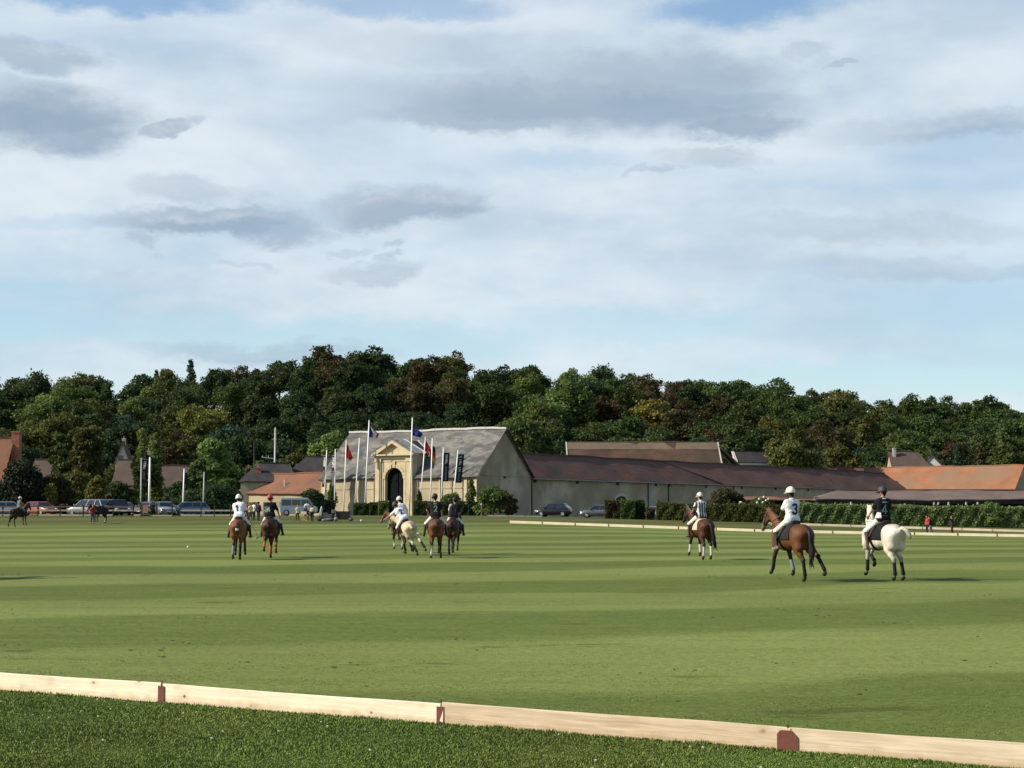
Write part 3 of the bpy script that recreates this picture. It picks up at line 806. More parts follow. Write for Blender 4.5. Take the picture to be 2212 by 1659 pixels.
def sag(x, y): return .050 * math.sin(.31 * x + .4 * y + 1) + .036 * math.sin(.83 * x - .3 * y) + .020 * math.sin(1.9 * x + .7 * y)
def slab(root, name, pts, thick, m_):
    """roof plane: pts in order seen from above, thickness downwards along the normal; big old roofs sag a little"""
    pts = [Vector(p) for p in pts]; a, b, c_ = pts[:3]
    n = (b - a).cross(c_ - a).normalized()
    if n.z < 0: n = -n
    mb = MB()
    if len(pts) == 4 and (b - a).length > 6 and (pts[3] - a).length > 3:
        d_ = pts[3]; nu = max(6, int((b - a).length / 1.1)); nv = 6
        top = []
        for j in range(nv + 1):
            for i in range(nu + 1):
                u, v = i / nu, j / nv; p = (a * (1 - u) + b * u) * (1 - v) + (d_ * (1 - u) + c_ * u) * v
                top.append(p + Vector((0, 0, sag(p.x, p.y))))
        w = nu + 1; N_ = len(top); fs = []
        for j in range(nv):
            for i in range(nu):
                q = (j * w + i, j * w + i + 1, (j + 1) * w + i + 1, (j + 1) * w + i); fs.append(q); fs.append(tuple(k_ + N_ for k_ in q[::-1]))
        rim = [i for i in range(w)] + [j * w + nu for j in range(1, nv + 1)] + [nv * w + i for i in range(nu - 1, -1, -1)] + [j * w for j in range(nv - 1, 0, -1)]
        for q in range(len(rim)): i, j = rim[q], rim[(q + 1) % len(rim)]; fs.append((i, j, j + N_, i + N_))
        mb.add(top + [p - n * thick for p in top], fs)
    else: mb.prism(pts, -n * thick)
    return mb.build(name, m_, root)
def ridge(root, name, a, b, w, h, m_):
    a, b = Vector(a), Vector(b); k = max(2, int((b - a).length / 1.1)); mb = MB()
    P = [a + (b - a) * (i / k) for i in range(k + 1)]; P = [p + Vector((0, 0, sag(p.x, p.y))) for p in P]
    for i in range(k): mb.beam(P[i], P[i + 1] + (P[i + 1] - P[i]) * .01, w * (1 if i % 2 else .93), h * (1 if i % 2 else .94))
    return mb.build(name, m_, root)

# ---------------- the slate barn with its gateway
barn = empty('barn', F0, ROT)
tag(barn, 'long cream barn with lichened slate roof and pedimented stone gateway', 'barn')
LB, DB, ZE, ZR = 26.9, 13.4, 5.65, 12.0
PX0, PX1, PC = -16.74, -10.39, -13.565
mb = MB(); mb.box(-LB + .6, PX0 + .02, 0, .6, -0.5, ZE); mb.box(PX1 - .02, -.6, 0, .6, -0.5, ZE); mb.box(-LB + .6, -.6, DB - .6, DB, -0.5, ZE)
mb.build('wall', M['plaster'], barn)
for x0 in (-LB, -0.6):
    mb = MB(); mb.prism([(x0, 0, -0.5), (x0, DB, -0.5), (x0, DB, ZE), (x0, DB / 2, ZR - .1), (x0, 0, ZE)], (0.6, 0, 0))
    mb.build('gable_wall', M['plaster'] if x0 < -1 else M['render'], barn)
mb = MB(); mb.box(0, .08, .05, DB - .05, ZE - .12, ZE + .02)
mb.build('string_course', M['render'], barn)
mb = MB(); mb.box(0.003, .05, 6.4, 7.0, ZE - .42, ZE - .16); mb.build('vent', M['shadow_gap'], barn)
for x0, w in ((-26.85, .75), (-20.4, .45), (-17.45, .6), (-10.3, .55), (-6.2, .4), (-2.0, .45), (-0.75, .8)):
    mb = MB(); mb.box(x0, x0 + w, -.13, 0.0, -0.5, ZE - .02); mb.build('pilaster_strip', M['stone'], barn)
for a, b in ((-26.1, -17.45), (-9.75, -0.75)):
    mb = MB(); mb.box(a, b, -.06, -.002, 3.78, 3.98); mb.build('string_course', M['plaster'], barn)
    mb = MB(); mb.box(a, b, -.10, -.002, ZE - .30, ZE - .03); mb.build('cornice', M['stone'], barn)
def roofy(y): return ZE + (ZR - ZE) / (DB / 2) * y
# front slope leaves the gateway's roof free; back slope is whole
for xa_, xb_, y0_ in ((-LB - .25, PX0 - .05, -.5), (PX1 + .05, .28, -.5), (PX0 - .049, PX1 + .049, 3.2)):
    slab(barn, 'roof_slope', [(xa_, y0_, roofy(y0_) + .12), (xb_, y0_, roofy(y0_) + .12), (xb_, DB / 2, ZR + .12), (xa_, DB / 2, ZR + .12)], .2, M['slate'])
slab(barn, 'roof_slope', [(-LB - .25, DB + .5, roofy(-.5) + .12), (.28, DB + .5, roofy(-.5) + .12), (.28, DB / 2 + .004, ZR + .12), (-LB - .25, DB / 2 + .004, ZR + .12)], .2, M['slate'])
ridge(barn, 'ridge_cap', (-LB - .3, DB / 2, ZR + .2), (.33, DB / 2, ZR + .2), .5, .28, M['pale_metal'])
mb = MB(); mb.beam((.31, DB / 2 + .1, ZR - .02), (.31, DB + .5, roofy(-.5) - .02), .10, .36, (1, 0, 0)); mb.build('bargeboard', M['dark_wood'], barn)
mb = MB(); mb.beam((.31, DB / 2 - .1, ZR + .02), (.31, -.5, roofy(-.5) + .02), .08, .22, (1, 0, 0)); mb.build('bargeboard', M['slate'], barn)
# gateway
mb = MB(); YF0, YF1 = -.45, .55; ZS, RA = 5.17, 1.6; ZT = 8.0
mb.box(PX0, PC - RA, YF0, YF1, -.5, ZS); mb.box(PC + RA, PX1, YF0, YF1, -.5, ZS)
mb.box(PX0, PC - RA, YF0, YF1, ZS, ZT); mb.box(PC + RA, PX1, YF0, YF1, ZS, ZT)
na = 18
for i in range(na):
    a0, a1 = math.pi * i / na, math.pi * (i + 1) / na
    p = [(PC + RA * math.cos(a0), ZS + RA * math.sin(a0)), (PC + RA * math.cos(a1), ZS + RA * math.sin(a1))]
    mb.prism([(p[0][0], YF0, p[0][1]), (p[0][0], YF0, ZT), (p[1][0], YF0, ZT), (p[1][0], YF0, p[1][1])], (0, YF1 - YF0, 0))
mb.build('gateway_front', M['stone'], barn)
for i in range(11):      # stones of the arch, a little proud of the wall
    a0, a1 = math.pi * i / 11 + .012, math.pi * (i + 1) / 11 - .012
    r0, r1 = RA - .03, RA + .42
    poly = [(PC + r * math.cos(a), YF0 - .09, ZS + r * math.sin(a)) for r, a in ((r0, a0), (r1, a0), (r1, a1), (r0, a1))]
    mb = MB(); mb.prism(poly, (0, .085, 0)); mb.build('voussoir', M['stone'], barn)
mb = MB(); mb.box(PC - .22, PC + .22, YF0 - .17, YF0 - .093, ZS + RA - .06, ZT - .35); mb.build('keystone', M['stone'], barn)
for x0, x1 in ((PX0, PX0 + .95), (PX1 - .95, PX1)):
    mb = MB(); mb.box(x0 - .03, x1 + .03, YF0 - .2, YF0 - .002, .5, ZT - .45)
    mb.box(x0 - .12, x1 + .12, YF0 - .3, YF0 - .002, -.5, .5); mb.box(x0 - .1, x1 + .1, YF0 - .28, YF0 - .002, ZT - .45, ZT)
    mb.build('pilaster', M['stone'], barn)
mb = MB()
mb.box(PX0 + 1.15, PX1 - 1.15, YF0 - .08, YF0 - .002, ZT - .42, ZT - .28)
for sx in (PX0 + 1.15, PX1 - 1.30): mb.box(sx, sx + .15, YF0 - .08, YF0 - .002, .3, ZT - .42)
mb.build('panel_frame', M['stone'], barn)
mb = MB(); mb.box(PX0 - .1, PX1 + .1, YF0 - .25, YF1, ZT, ZT + .38); mb.build('entablature', M['stone'], barn)
mb = MB(); mb.box(PX0 - .42, PX1 + .42, YF0 - .62, YF1, ZT + .38, ZT + .60); mb.build('cornice', M['stone'], barn)
ZP0, ZPK = ZT + .60, 10.45
mb = MB(); mb.prism([(PX0, YF0 - .05, ZP0), (PX1, YF0 - .05, ZP0), (PC, YF0 - .05, ZPK - .12)], (0, .5, 0)); mb.build('tympanum', M['stone'], barn)
for sgn in (-1, 1):
    xe = PX0 - .42 if sgn < 0 else PX1 + .42
    poly = [(xe, YF0 - .62, ZP0), (xe - sgn * .9, YF0 - .62, ZP0), (PC, YF0 - .62, ZPK - .38), (PC, YF0 - .62, ZPK + .06)]
    mb = MB(); mb.prism(poly, (0, .57, 0)); mb.build('raking_cornice', M['stone'], barn)
for x0 in (PX0, PX1 - .5):
    mb = MB(); mb.box(x0, x0 + .5, YF1, 3.6, 4.0, ZT + .55); mb.build('side_wall', M['render'], barn)
# its roof: standing-seam zinc in front, black slate behind
YZ = 1.9
for sgn in (-1, 1):
    xe = PX0 - .45 if sgn < 0 else PX1 + .45
    n_ = 5; y0 = YF0 - .04
    for i in range(n_):
        a, b = y0 + (YZ - y0) * i / n_ + .02, y0 + (YZ - y0) * (i + 1) / n_ - .02
        slab(barn, 'zinc_sheet', [(xe, a, ZP0 + .06), (xe, b, ZP0 + .06), (PC, b, ZPK + .16), (PC, a, ZPK + .16)], .05, M['zinc'])
        mb = MB(); mb.beam((xe, b + .02, ZP0 + .10), (PC, b + .02, ZPK + .20), .05, .1); mb.build('seam', M['zinc'], barn)
    mb = MB(); mb.beam((xe, YZ + .12, ZP0 + .16), (PC, YZ + .12, ZPK + .27), .2, .22); mb.build('flashing', M['pale_metal'], barn)
    slab(barn, 'roof_slope', [(xe, YZ + .05, ZP0 + .06), (xe, 3.6, ZP0 + .06), (PC, 5.5, ZPK + .16), (PC, YZ + .05, ZPK + .16)], .1, M['slate_clean'])
    mb = MB(); mb.beam((xe + sgn * .02, 3.15, ZP0 + .15), (PC, 5.05, ZPK + .24), .16, .10); mb.build('flashing', M['pale_metal'], barn)
# tall doors standing deep in the arch
for sgn in (-1, 1):
    mb = MB()
    for i in range(4):
        a = PC + sgn * (.02 + i * .4); b = a + sgn * .385
        mb.box(min(a, b), max(a, b), .12, .20, -.3, ZS + 1.58)
    for z in (.4, 2.6, 4.9): mb.box(min(PC + sgn * .05, PC + sgn * 1.6), max(PC + sgn * .05, PC + sgn * 1.6), 0.06, .118, z, z + .22)
    mb.build('door_leaf', M['gate_wood'], barn)

# ---------------- generic gabled or hipped building
def gable_building(name, origin, rot, L, D, eave, ridge_z, wm, rm, label, hip=(0, 0), over=.35, sides=True, cat='house', ridge_m=None, base=-1.0):
    """local x along the ridge, y into the depth; front at y = 0"""
    e = empty(name, origin, rot); tag(e, label, cat)
    mb = MB(); mb.box(0, L, 0, .4, base, eave); mb.box(0, L, D - .4, D, base, eave)
    mb.box(0, .4, .4, D - .4, base, eave); mb.box(L - .4, L, .4, D - .4, base, eave)
    mb.build('wall', wm, e)
    k = (ridge_z - eave) / (D / 2); t = .16
    zo = eave - over * k + t
    r0, r1 = (hip[0] if hip[0] else -over), (L - hip[1] if hip[1] else L + over)
    for y, yr in ((-over, D / 2), (D + over, D / 2 + .004)):
        slab(e, 'roof_slope', [(-over, y, zo), (L + over, y, zo), (r1, yr, ridge_z + t), (r0, yr, ridge_z + t)], .14, rm)
    for i, (h, xw) in enumerate(zip(hip, (0, L - .4))):
        if h:
            xe = -over if i == 0 else L + over; xr = r0 if i == 0 else r1
            slab(e, 'hip_slope', [(xe, -over, zo), (xe, D + over, zo), (xr, D / 2, ridge_z + t + .003)], .14, rm)
        else:
            mb = MB(); mb.prism([(xw, .0, eave + .003), (xw, D, eave + .003), (xw, D / 2, ridge_z - .02)], (.4, 0, 0)); mb.build('gable', wm, e)
    ridge(e, 'ridge_tiles', (r0, D / 2, ridge_z + t + .06), (r1, D / 2, ridge_z + t + .06), .3, .18, ridge_m or rm)
    return e
def chimney(parent, x, y, z0, z1, w=.8, d=.6, m_=None, pots=1):
    mb = MB(); mb.box(x - w / 2, x + w / 2, y - d / 2, y + d / 2, z0, z1); mb.box(x - w / 2 - .06, x + w / 2 + .06, y - d / 2 - .06, y + d / 2 + .06, z1, z1 + .18)
    o = mb.build('chimney', m_ or M['brick'], parent)
    for i in range(pots):
        px_ = x + (i - (pots - 1) / 2) * .35
        q = MB(); q.tube([(px_, y, z1 + .18), (px_, y, z1 + .55)], .11, 8); q.build('chimney_pot', M['brick'], o)
    return o
def window(parent, x, y, z, w, h, m_=None, cross=True):
    """casement in a front wall (y = wall face)"""
    mb = MB(); t = .07
    mb.box(x - w / 2, x + w / 2, y - .03, y - .003, z, z + t); mb.box(x - w / 2, x + w / 2, y - .03, y - .003, z + h - t, z + h)
    for a in (x - w / 2, x + w / 2 - t, x - t / 2): mb.box(a, a + t, y - .03, y - .003, z + t, z + h - t)
    o = mb.build('window', m_ or M['lime'], parent)
    q = MB(); q.box(x - w / 2 + t, x + w / 2 - t, y - .012, y - .004, z + t, z + h - t); q.build('pane', M['glass'], o)
    return o

# ---------------- long stable wing running back from the barn's gable
wing = empty('stable_wing', loc(0, DB), ROT)
tag(wing, 'long shaded stable range with dark red tiled roof running back from the barn', 'stable')
LW, EW, RW, XW = 142.8, 5.55, 8.95, -5.0
AL = 25.3            # arched cart door
mb = MB()
a0, a1 = AL - 1.9, AL + 1.9
mb.box(-.5, -.05, .05, a0, -1.5, EW); mb.box(-.5, -.05, a1, LW, -1.5, EW)
zs, rise = 2.15, .95
mb.box(-.5, -.05, a0, a1, zs + rise + .02, EW)
na = 12
for i in range(na):
    y0, y1 = a0 + 3.8 * i / na, a0 + 3.8 * (i + 1) / na
    h0, h1 = [zs + rise * math.sqrt(max(0, 1 - ((y - AL) / 1.9) ** 2)) for y in (y0, y1)]
    mb.prism([(-.5, y0, h0), (-.5, y1, h1), (-.5, y1, zs + rise + .02), (-.5, y0, zs + rise + .02)], (.45, 0, 0))
mb.box(-10, -9.6, .05, LW, -1.5, EW)
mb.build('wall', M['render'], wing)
for i in range(na):
    y0, y1 = AL - 1.9 + 3.8 * i / na + .01, AL - 1.9 + 3.8 * (i + 1) / na - .01
    q = [(y, zs + rise * math.sqrt(max(0, 1 - ((y - AL) / 1.9) ** 2))) for y in (y0, y1)]
    s2 = 1.16
    poly = [(-.048, q[0][0], q[0][1]), (-.048, q[1][0], q[1][1]), (-.048, AL + (q[1][0] - AL) * s2, zs + (q[1][1] - zs) * s2 + .25), (-.048, AL + (q[0][0] - AL) * s2, zs + (q[0][1] - zs) * s2 + .25)]
    mb = MB(); mb.prism(poly, (.05, 0, 0)); mb.build('voussoir', M['lime'], wing)
for s in (-1, 1):
    mb = MB(); y0, y1 = AL + s * .01, AL + s * 1.89
    mb.box(-.38, -.30, min(y0, y1), max(y0, y1), -1.2, zs + rise); mb.build('door_leaf', M['brown_door'], wing)
mb = MB(); mb.prism([(-.5, LW, EW), (-9.8, LW, EW), (XW, LW, RW)], (0, -.4, 0)); mb.build('gable', M['render'], wing)
k = (RW - EW) / 5.0
ex, ez = .45, EW - .45 * k + .14
ya, yb = 46.6, 58.5
slab(wing, 'roof_slope', [(ex, -.2, ez), (ex, yb, ez), (XW, ya, RW + .14), (XW, -.2, RW + .14)], .14, M['tile_red'])
slab(wing, 'roof_slope', [(ex, yb + .01, ez), (ex, LW + .4, ez), (XW, LW + .4, RW + .14), (XW, ya + .01, RW + .14)], .14, M['tile_redder'])
slab(wing, 'roof_slope', [(XW - .004, -.2, RW + .14), (XW - .004, LW + .4, RW + .14), (-10.45, LW + .4, ez), (-10.45, -.2, ez)], .14, M['tile_red'])
ridge(wing, 'ridge_tiles', (XW, -.2, RW + .2), (XW, LW + .4, RW + .2), .32, .2, M['tile_brown'])
mb = MB(); mb.beam((XW, ya, RW + .18), (ex, yb, ez + .06), .3, .12); mb.build('hip_tiles', M['tile_brown'], wing)
mb = MB(); mb.beam((ex + .06, -.1, ez - .1), (ex + .06, LW, ez - .1), .16, .16); mb.build('gutter', M['gutter'], wing)
mb = MB(); mb.box(-.05, .02, .05, LW, EW - .38, EW - .16); mb.build('cornice', M['lime'], wing)
for px in (1156, 1247, 1334, 1417, 1446, 1525, 1602, 1675, 1745):
    u = (px - CX) / FPX; l = (u * 251 - 2.68) / (.553 - u * .833)
    mb = MB(); mb.box(-.048, .03, l - .35, l + .35, EW - .78, EW - .42); mb.build('vent', M['shadow_gap'], wing)
for px in (1148.5, 1399.5, 1443.5, 1584):
    u = (px - CX) / FPX; l = (u * 251 - 2.68) / (.553 - u * .833)
    mb = MB(); mb.tube([(.06, l, ez - .15), (.06, l, EW - .6), (.06, l, -1)], .09, 8); mb.build('downpipe', M['lead'], wing)

# ---------------- orange tiled range across the far end
c0 = loc(0, DB + LW)
o = gable_building('orange_roofed_range', c0 + E_ * -14.0, ROT, 36.4, 12.0, 5.6, 10.3, M['render'], M['tile_orange'], 'low stable range with bright orange tiled roof behind the grey-brown roof', over=.4, cat='stable')
# ---------------- mossy roof behind the wing
y_ = 322.0
p0, p1 = WX(1229, y_), WX(1549, y_)
o = gable_building('mossy_roofed_barn', (p0, y_ - 5.5, 1.8), R(1.0), p1 - p0, 11.0, 9.0, 13.2, M['plaster'], M['tile_moss'], 'brown barn roof with mossy upper edge seen over the long stable range', cat='barn', ridge_m=M['tile_mosstop'])
slab(o, 'hip_slope', [(p1 - p0 + .4, 1.5, 12.6), (p1 - p0 + 4.0, 1.5, 9.0), (p1 - p0 + 4.0, 9.5, 9.0), (p1 - p0 + .4, 9.5, 12.6)], .14, M['slate_dark'])
slab(o, 'mossy_band', [(-.3, 3.6, 12.0 + .0), (p1 - p0 + .3, 3.6, 12.0), (p1 - p0 + .3, 5.5, 13.40), (-.3, 5.5, 13.40)], .04, M['tile_mosstop'])
for vx in (-.38, p1 - p0 + .38): mb = MB(); mb.beam((vx, -.3, 9.0), (vx, 5.5, 13.35), .22, .2, (1, 0, 0)); mb.build('verge', M['lime'], o)

# ---------------- low stable with a long grey-brown roof along the hedge
y_ = 213.0
xa, xb = WX(1765, y_), WX(2420, y_)
low = empty('low_stable', (xa, y_, 0.9), 0.0)
tag(low, 'long low open-fronted stable with grey-brown roof standing behind the hedge', 'stable')
ZE_, ZR_ = W(1900, 1079, y_).z - .9, W(1900, 1059, y_ + 4).z - .9
Ll = xb - xa
slab(low, 'roof_slope', [(-.3, -.9, ZE_), (Ll, -.9, ZE_), (Ll, 4, ZR_), (WX(1811, y_ + 4) - xa, 4, ZR_)], .14, M['tile_grey'])
slab(low, 'roof_slope', [(WX(1811, y_ + 4) - xa, 4.004, ZR_), (Ll, 4.004, ZR_), (Ll, 8.9, ZE_), (-.3, 8.9, ZE_)], .14, M['tile_grey'])
slab(low, 'hip_slope', [(-.31, -.9, ZE_), (WX(1811, y_ + 4) - xa, 4, ZR_ + .003), (-.31, 8.9, ZE_)], .14, M['tile_grey'])
mb = MB(); mb.beam((WX(1811, y_ + 4) - xa, 4, ZR_ + .05), (Ll, 4, ZR_ + .05), .3, .14); mb.build('ridge_tiles', M['tile_brown'], low)
mb = MB(); mb.box(0, Ll, -.75, -.62, ZE_ - .5, ZE_ - .16); mb.build('fascia', M['dark_wood'], low)
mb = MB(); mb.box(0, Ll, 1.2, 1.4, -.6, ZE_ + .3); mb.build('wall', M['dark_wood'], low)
mb = MB(); mb.box(0, .2, -.6, 1.2, -.6, ZE_); mb.build('end_wall', M['brown_door'], low)
for i, px in enumerate((1800, 1845, 1890, 1935, 1990, 2036, 2085, 2105, 2150, 2200)):
    x = WX(px, y_) - xa
    mb = MB(); mb.box(x - .09, x + .09, -.6, -.42, -.6, ZE_ - .16); mb.build('post', M['dark_wood'], low)
for px in (1828, 1925, 1985, 2082):
    x = WX(px, y_) - xa
    mb = MB(); mb.box(x - .5, x + .5, 1.15, 1.197, .6, 2.0); mb.build('stable_door', M['brown_door'], low)
for px in (2015, 2024, 2046, 2084, 2109, 1836):
    x = WX(px, y_) - xa
    mb = MB(); mb.tube([(x, -.72, ZE_ - .62), (x, -.72, ZE_ - .30)], [.14, .14], 8); mb.build('lamp', M['lime'], low)
# short lean-to roof left of it
xa2, xb2 = WX(1612, y_ + 2), WX(1800, y_ + 2)
can = empty('lean_to_shed', (xa2, y_ + 2, 0.95), 0)
tag(can, 'low shed with reddish tiled edge and dark open front beside the grey-brown roof', 'shed')
z2 = W(1700, 1080, y_ + 2).z - .95
slab(can, 'roof_slope', [(0, -.5, z2), (xb2 - xa2, -.5, z2), (xb2 - xa2, 3, z2 + .42), (0, 3, z2 + .42)], .12, M['tile_russet'])
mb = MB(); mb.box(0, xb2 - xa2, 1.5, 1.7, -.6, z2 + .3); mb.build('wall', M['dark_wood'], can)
for i in range(5):
    x = (xb2 - xa2) * i / 4
    mb = MB(); mb.box(x - .08, x + .08, -.3, -.14, -.6, z2); mb.build('post', M['dark_wood'], can)

# ---------------- village houses
h1 = gable_building('brick_house', (WX(-170, 214), 210, 1.9), 0, WX(19, 214) - WX(-170, 214), 9, 3.8, 9.1, M['brick'], M['tile_russet'], 'house with steep orange tiled roof at the left edge of the village')
chimney(h1, WX(30, 214) - WX(-170, 214), 4.5, 3.0, 9.85, .95, 1.2, M['brick'], 0)
h2 = gable_building('tiled_house', (WX(70, 232), 230, 2), 0, WX(126, 232) - WX(70, 232), 8, 3.9, 7.0, M['plaster'], M['tile_brown'], 'small house with brown roof between the dark yew and the olive tree')
window(h2, 2, 0, 1.2, 1.0, 1.3)
h3 = gable_building('white_house', (WX(288, 330), 326, 3), R(90), 3, WX(284, 330) - WX(254, 330), 8.9, 12.2, M['lime'], M['tile_brown'], 'distant white gabled house with a dark upper window', over=.3)
mb = MB(); mb.box(-.03, -.003, 1.1, 2.1, 8.6, 9.9); mb.build('window', M['glass'], h3)
chimney(h3, 1.5, 1.4, 11.0, 12.9, .6, .6, M['lime'])
h4 = gable_building('cottage', (WX(252, 236), 234, 2), 0, WX(318, 236) - WX(252, 236), 8, 3.9, 7.1, M['lime'], M['tile_brown'], 'cottage with brown roof and white verge left of the poplars')
chimney(h4, 3.7, 4, 6.6, 8.3, .6, .5, M['lime'])
h5 = gable_building('cottage', (WX(325, 232), 230, 2), 0, WX(414, 232) - WX(325, 232), 8, 3.3, 6.2, M['plaster'], M['tile_brown'], 'cream walled cottage half hidden behind the poplars and dark trees')
for wx_ in (1.4, 3.2): window(h5, wx_, 0, 1.6, .9, 1.3, M['dark_wood'])
h6 = gable_building('slate_house', (WX(528, 268), 264, 2), R(4), WX(642, 268) - WX(528, 268), 8.6, 4.9, 7.6, M['plaster'], M['slate_dark'], 'dark slate hipped roof with brick chimney left of the bigger slate roof', hip=(2.2, 1.0))
chimney(h6, 2.4, 2.0, 5.4, 6.9, .9, .5, M['brick'])
h7 = gable_building('slate_house', (WX(618, 273), 268, 2), R(-2), WX(712, 273) - WX(618, 273), 9, 5.4, 8.7, M['plaster'], M['slate_dark'], 'bigger dark slate roof right against the barn', hip=(3.0, 0))
h8 = gable_building('outbuilding', loc(-LB - 17.6, 1.2), ROT, 17.4, 7.0, 3.45, 6.2, M['plaster'], M['tile_russet'], 'low cream outbuilding with orange tiled roof left of the barn', hip=(4.2, 0), cat='outbuilding')
for i, wx_ in enumerate((2.6, 5.6, 9.0)):
    mb = MB(); mb.box(wx_, wx_ + 1.0, -.02, -.003, 0, 2.1); mb.build('door', M['brown_door'], h8)
for wx_ in (4.3, 7.6, 11.2): window(h8, wx_, 0, 1.0, .9, 1.1, M['dark_wood'])
mb = MB(); mb.tube([(8.6, 1.2, 4.0), (8.6, 1.2, 5.4)], .1, 8); mb.build('flue', M['lime'], h8)
h9 = gable_building('slate_cottage', (WX(1592, 372), 370, 2), R(8), 7.0, 6.0, 11.0, 13.2, M['lime'], M['slate_dark'], 'little white gable and slate roof peeping over the long stable range', over=.25)
mb = MB(); mb.beam((-.25, -.3, 11.0), (-.25, 3, 13.3), .3, .5, (1, 0, 0)); mb.build('verge', M['lime'], h9)
h10 = gable_building('tiled_house', (WX(1786, 376), 374, 2), R(-4), 7.5, 7, 7.4, 10.0, M['lime'], M['tile_red'], 'reddish roof just showing above the stable range right of the round tree')
h11 = gable_building('old_house', (WX(1928, 380), 378, 3), 0, WX(2010, 380) - WX(1928, 380), 8, 8.6, 12.5, M['render'], M['tile_brown'], 'old brown roofed house with white chimney below the wood at the right', hip=(0, 2.0))
chimney(h11, .8, 3, 11.0, 13.2, .6, .6, M['lime'])
h12 = gable_building('old_house', (WX(2036, 384), 380, 3), R(70), 7, 6, 8.6, 11.8, M['lime'], M['tile_brown'], 'small gabled house half hidden by the dark conifer at the far right')
# ================================================================== single trees and shrubs
tree(46, 968, None, 203, 58, 'bush', 'yew', 'huge blackish yew in front of the orange tiled roof', 301, 'yew', 14000, 0.16)
tree(186, 902, None, 222, 46, 'round', 'olive', 'tall olive tree behind the white estate car', 302, 'tree', 12000, 0.2)
tree(140, 915, None, 228, 38, 'round', 'mid', 'mid green tree just left of the tall olive tree', 303, 'tree', 9000, 0.2)
tree(118, 1008, None, 206, 46, 'bush', 'brown', 'brown leaved spreading tree right of the black yew', 304, 'tree', 11000, 0.16)
tree(110, 1042, None, 202, 17, 'round', 'gold', 'yellowish sapling standing before the brown leaved tree', 305, 'sapling', 3600, 0.13)
tree(208, 1026, None, 201, 26, 'round', 'gold', 'bright yellow-green small tree above the white estate car', 306, 'sapling', 5200, 0.14)
tree(160, 996, None, 214, 44, 'bush', 'olive', 'dull olive shrubbery between brown and yellow trees', 307, 'shrub', 9000, 0.17)
tree(255, 1024, None, 206, 36, 'bush', 'dark', 'dark green shrub behind the black car', 308, 'shrub', 7600, 0.16)
tree(304, 918, None, 222, 24, 'column', 'lime', 'left poplar of the light green pair', 309, 'poplar', 6500, 0.17)
tree(334, 926, None, 220, 22, 'column', 'lime', 'right poplar of the light green pair', 310, 'poplar', 6000, 0.17)
tree(318, 962, None, 214, 30, 'round', 'mid', 'bushy green tree below the two poplars', 311, 'tree', 9000, 0.18)
tree(373, 934, None, 250, 40, 'round', 'brown', 'brown turning tree between the poplars and the big green tree', 312, 'tree', 9000, 0.22)
tree(455, 938, None, 226, 44, 'round', 'lime', 'big fresh green tree above the dark hedge', 313, 'tree', 12000, 0.2)
tree(425, 986, None, 216, 32, 'round', 'mid', 'mid green tree in front of the big fresh green one', 314, 'tree', 8200, 0.18)
tree(385, 1022, None, 212, 34, 'bush', 'dark', 'dark shrub behind the grey-blue estate car', 315, 'shrub', 7000, 0.16)
tree(490, 1012, None, 214, 36, 'bush', 'mid', 'green shrub left of the orange roofed outbuilding', 316, 'shrub', 8000, 0.16)
tree(456, 1036, None, 207, 70, 'bush', 'dark', 'dark hedge-like shrub along the end of the car park', 317, 'shrub', 9000, 0.15)
tree(565, 960, None, 300, 40, 'bush', 'olive', 'olive tree left of the white utility pole', 318, 'tree', 8000, 0.24)
tree(625, 950, None, 300, 48, 'bush', 'olive', 'olive tree right of the white utility pole', 319, 'tree', 9000, 0.24)
tree(710, 900, None, 296, 46, 'weep', 'lime', 'weeping green tree left of the barn roof', 320, 'tree', 12000, 0.24)
tree(670, 945, None, 305, 34, 'round', 'mid', 'mid green tree half behind the weeping one', 321, 'tree', 7000, 0.24)
# right of the barn, below the wood
tree(1058, 905, 1.5, 345, 46, 'weep', 'bright', 'drooping light green tree rising behind the right end of the barn roof', 322, 'tree', 9000, 0.3)
tree(1140, 890, 1.5, 360, 60, 'round', 'mid', 'mid green tree behind the gap beside the barn gable', 323, 'tree', 12000, 0.3)
tree(1190, 960, 2.0, 320, 34, 'bush', 'olive', 'olive shrub above the ridge next to the barn gable', 324, 'shrub', 5000, 0.24)
tree(1604, 900, 1.5, 392, 48, 'round', 'mid', 'fresh green tree behind the little slate roof', 325, 'tree', 10000, 0.3)
tree(1545, 945, 1.5, 390, 40, 'round', 'bright', 'light green tree at the right end of the mossy roof', 326, 'tree', 8000, 0.3)
tree(1712, 918, 1.5, 372, 70, 'round', 'olive', 'broad round tree right of the little slate roof', 327, 'tree', 16000, 0.32)
tree(1885, 966, 2.0, 400, 46, 'bush', 'mid', 'low spreading green tree left of the orange tiled roof', 328, 'tree', 9000, 0.3)
tree(1820, 940, 2.0, 380, 44, 'round', 'olive', 'dull green tree behind the reddish roof', 329, 'tree', 8000, 0.3)
tree(2075, 952, 2.0, 372, 24, 'column', 'blue', 'blue-green upright tree right of the old brown roofed house', 330, 'tree', 5200, 0.3)
tree(2120, 958, 2.0, 384, 34, 'cone', 'brown', 'brownish conifer above the right part of the orange roof', 331, 'conifer', 5600, 0.3)
tree(2175, 930, 2.0, 380, 44, 'round', 'mid', 'mid green tree at the right edge above the orange roof', 332, 'tree', 9000, 0.3)
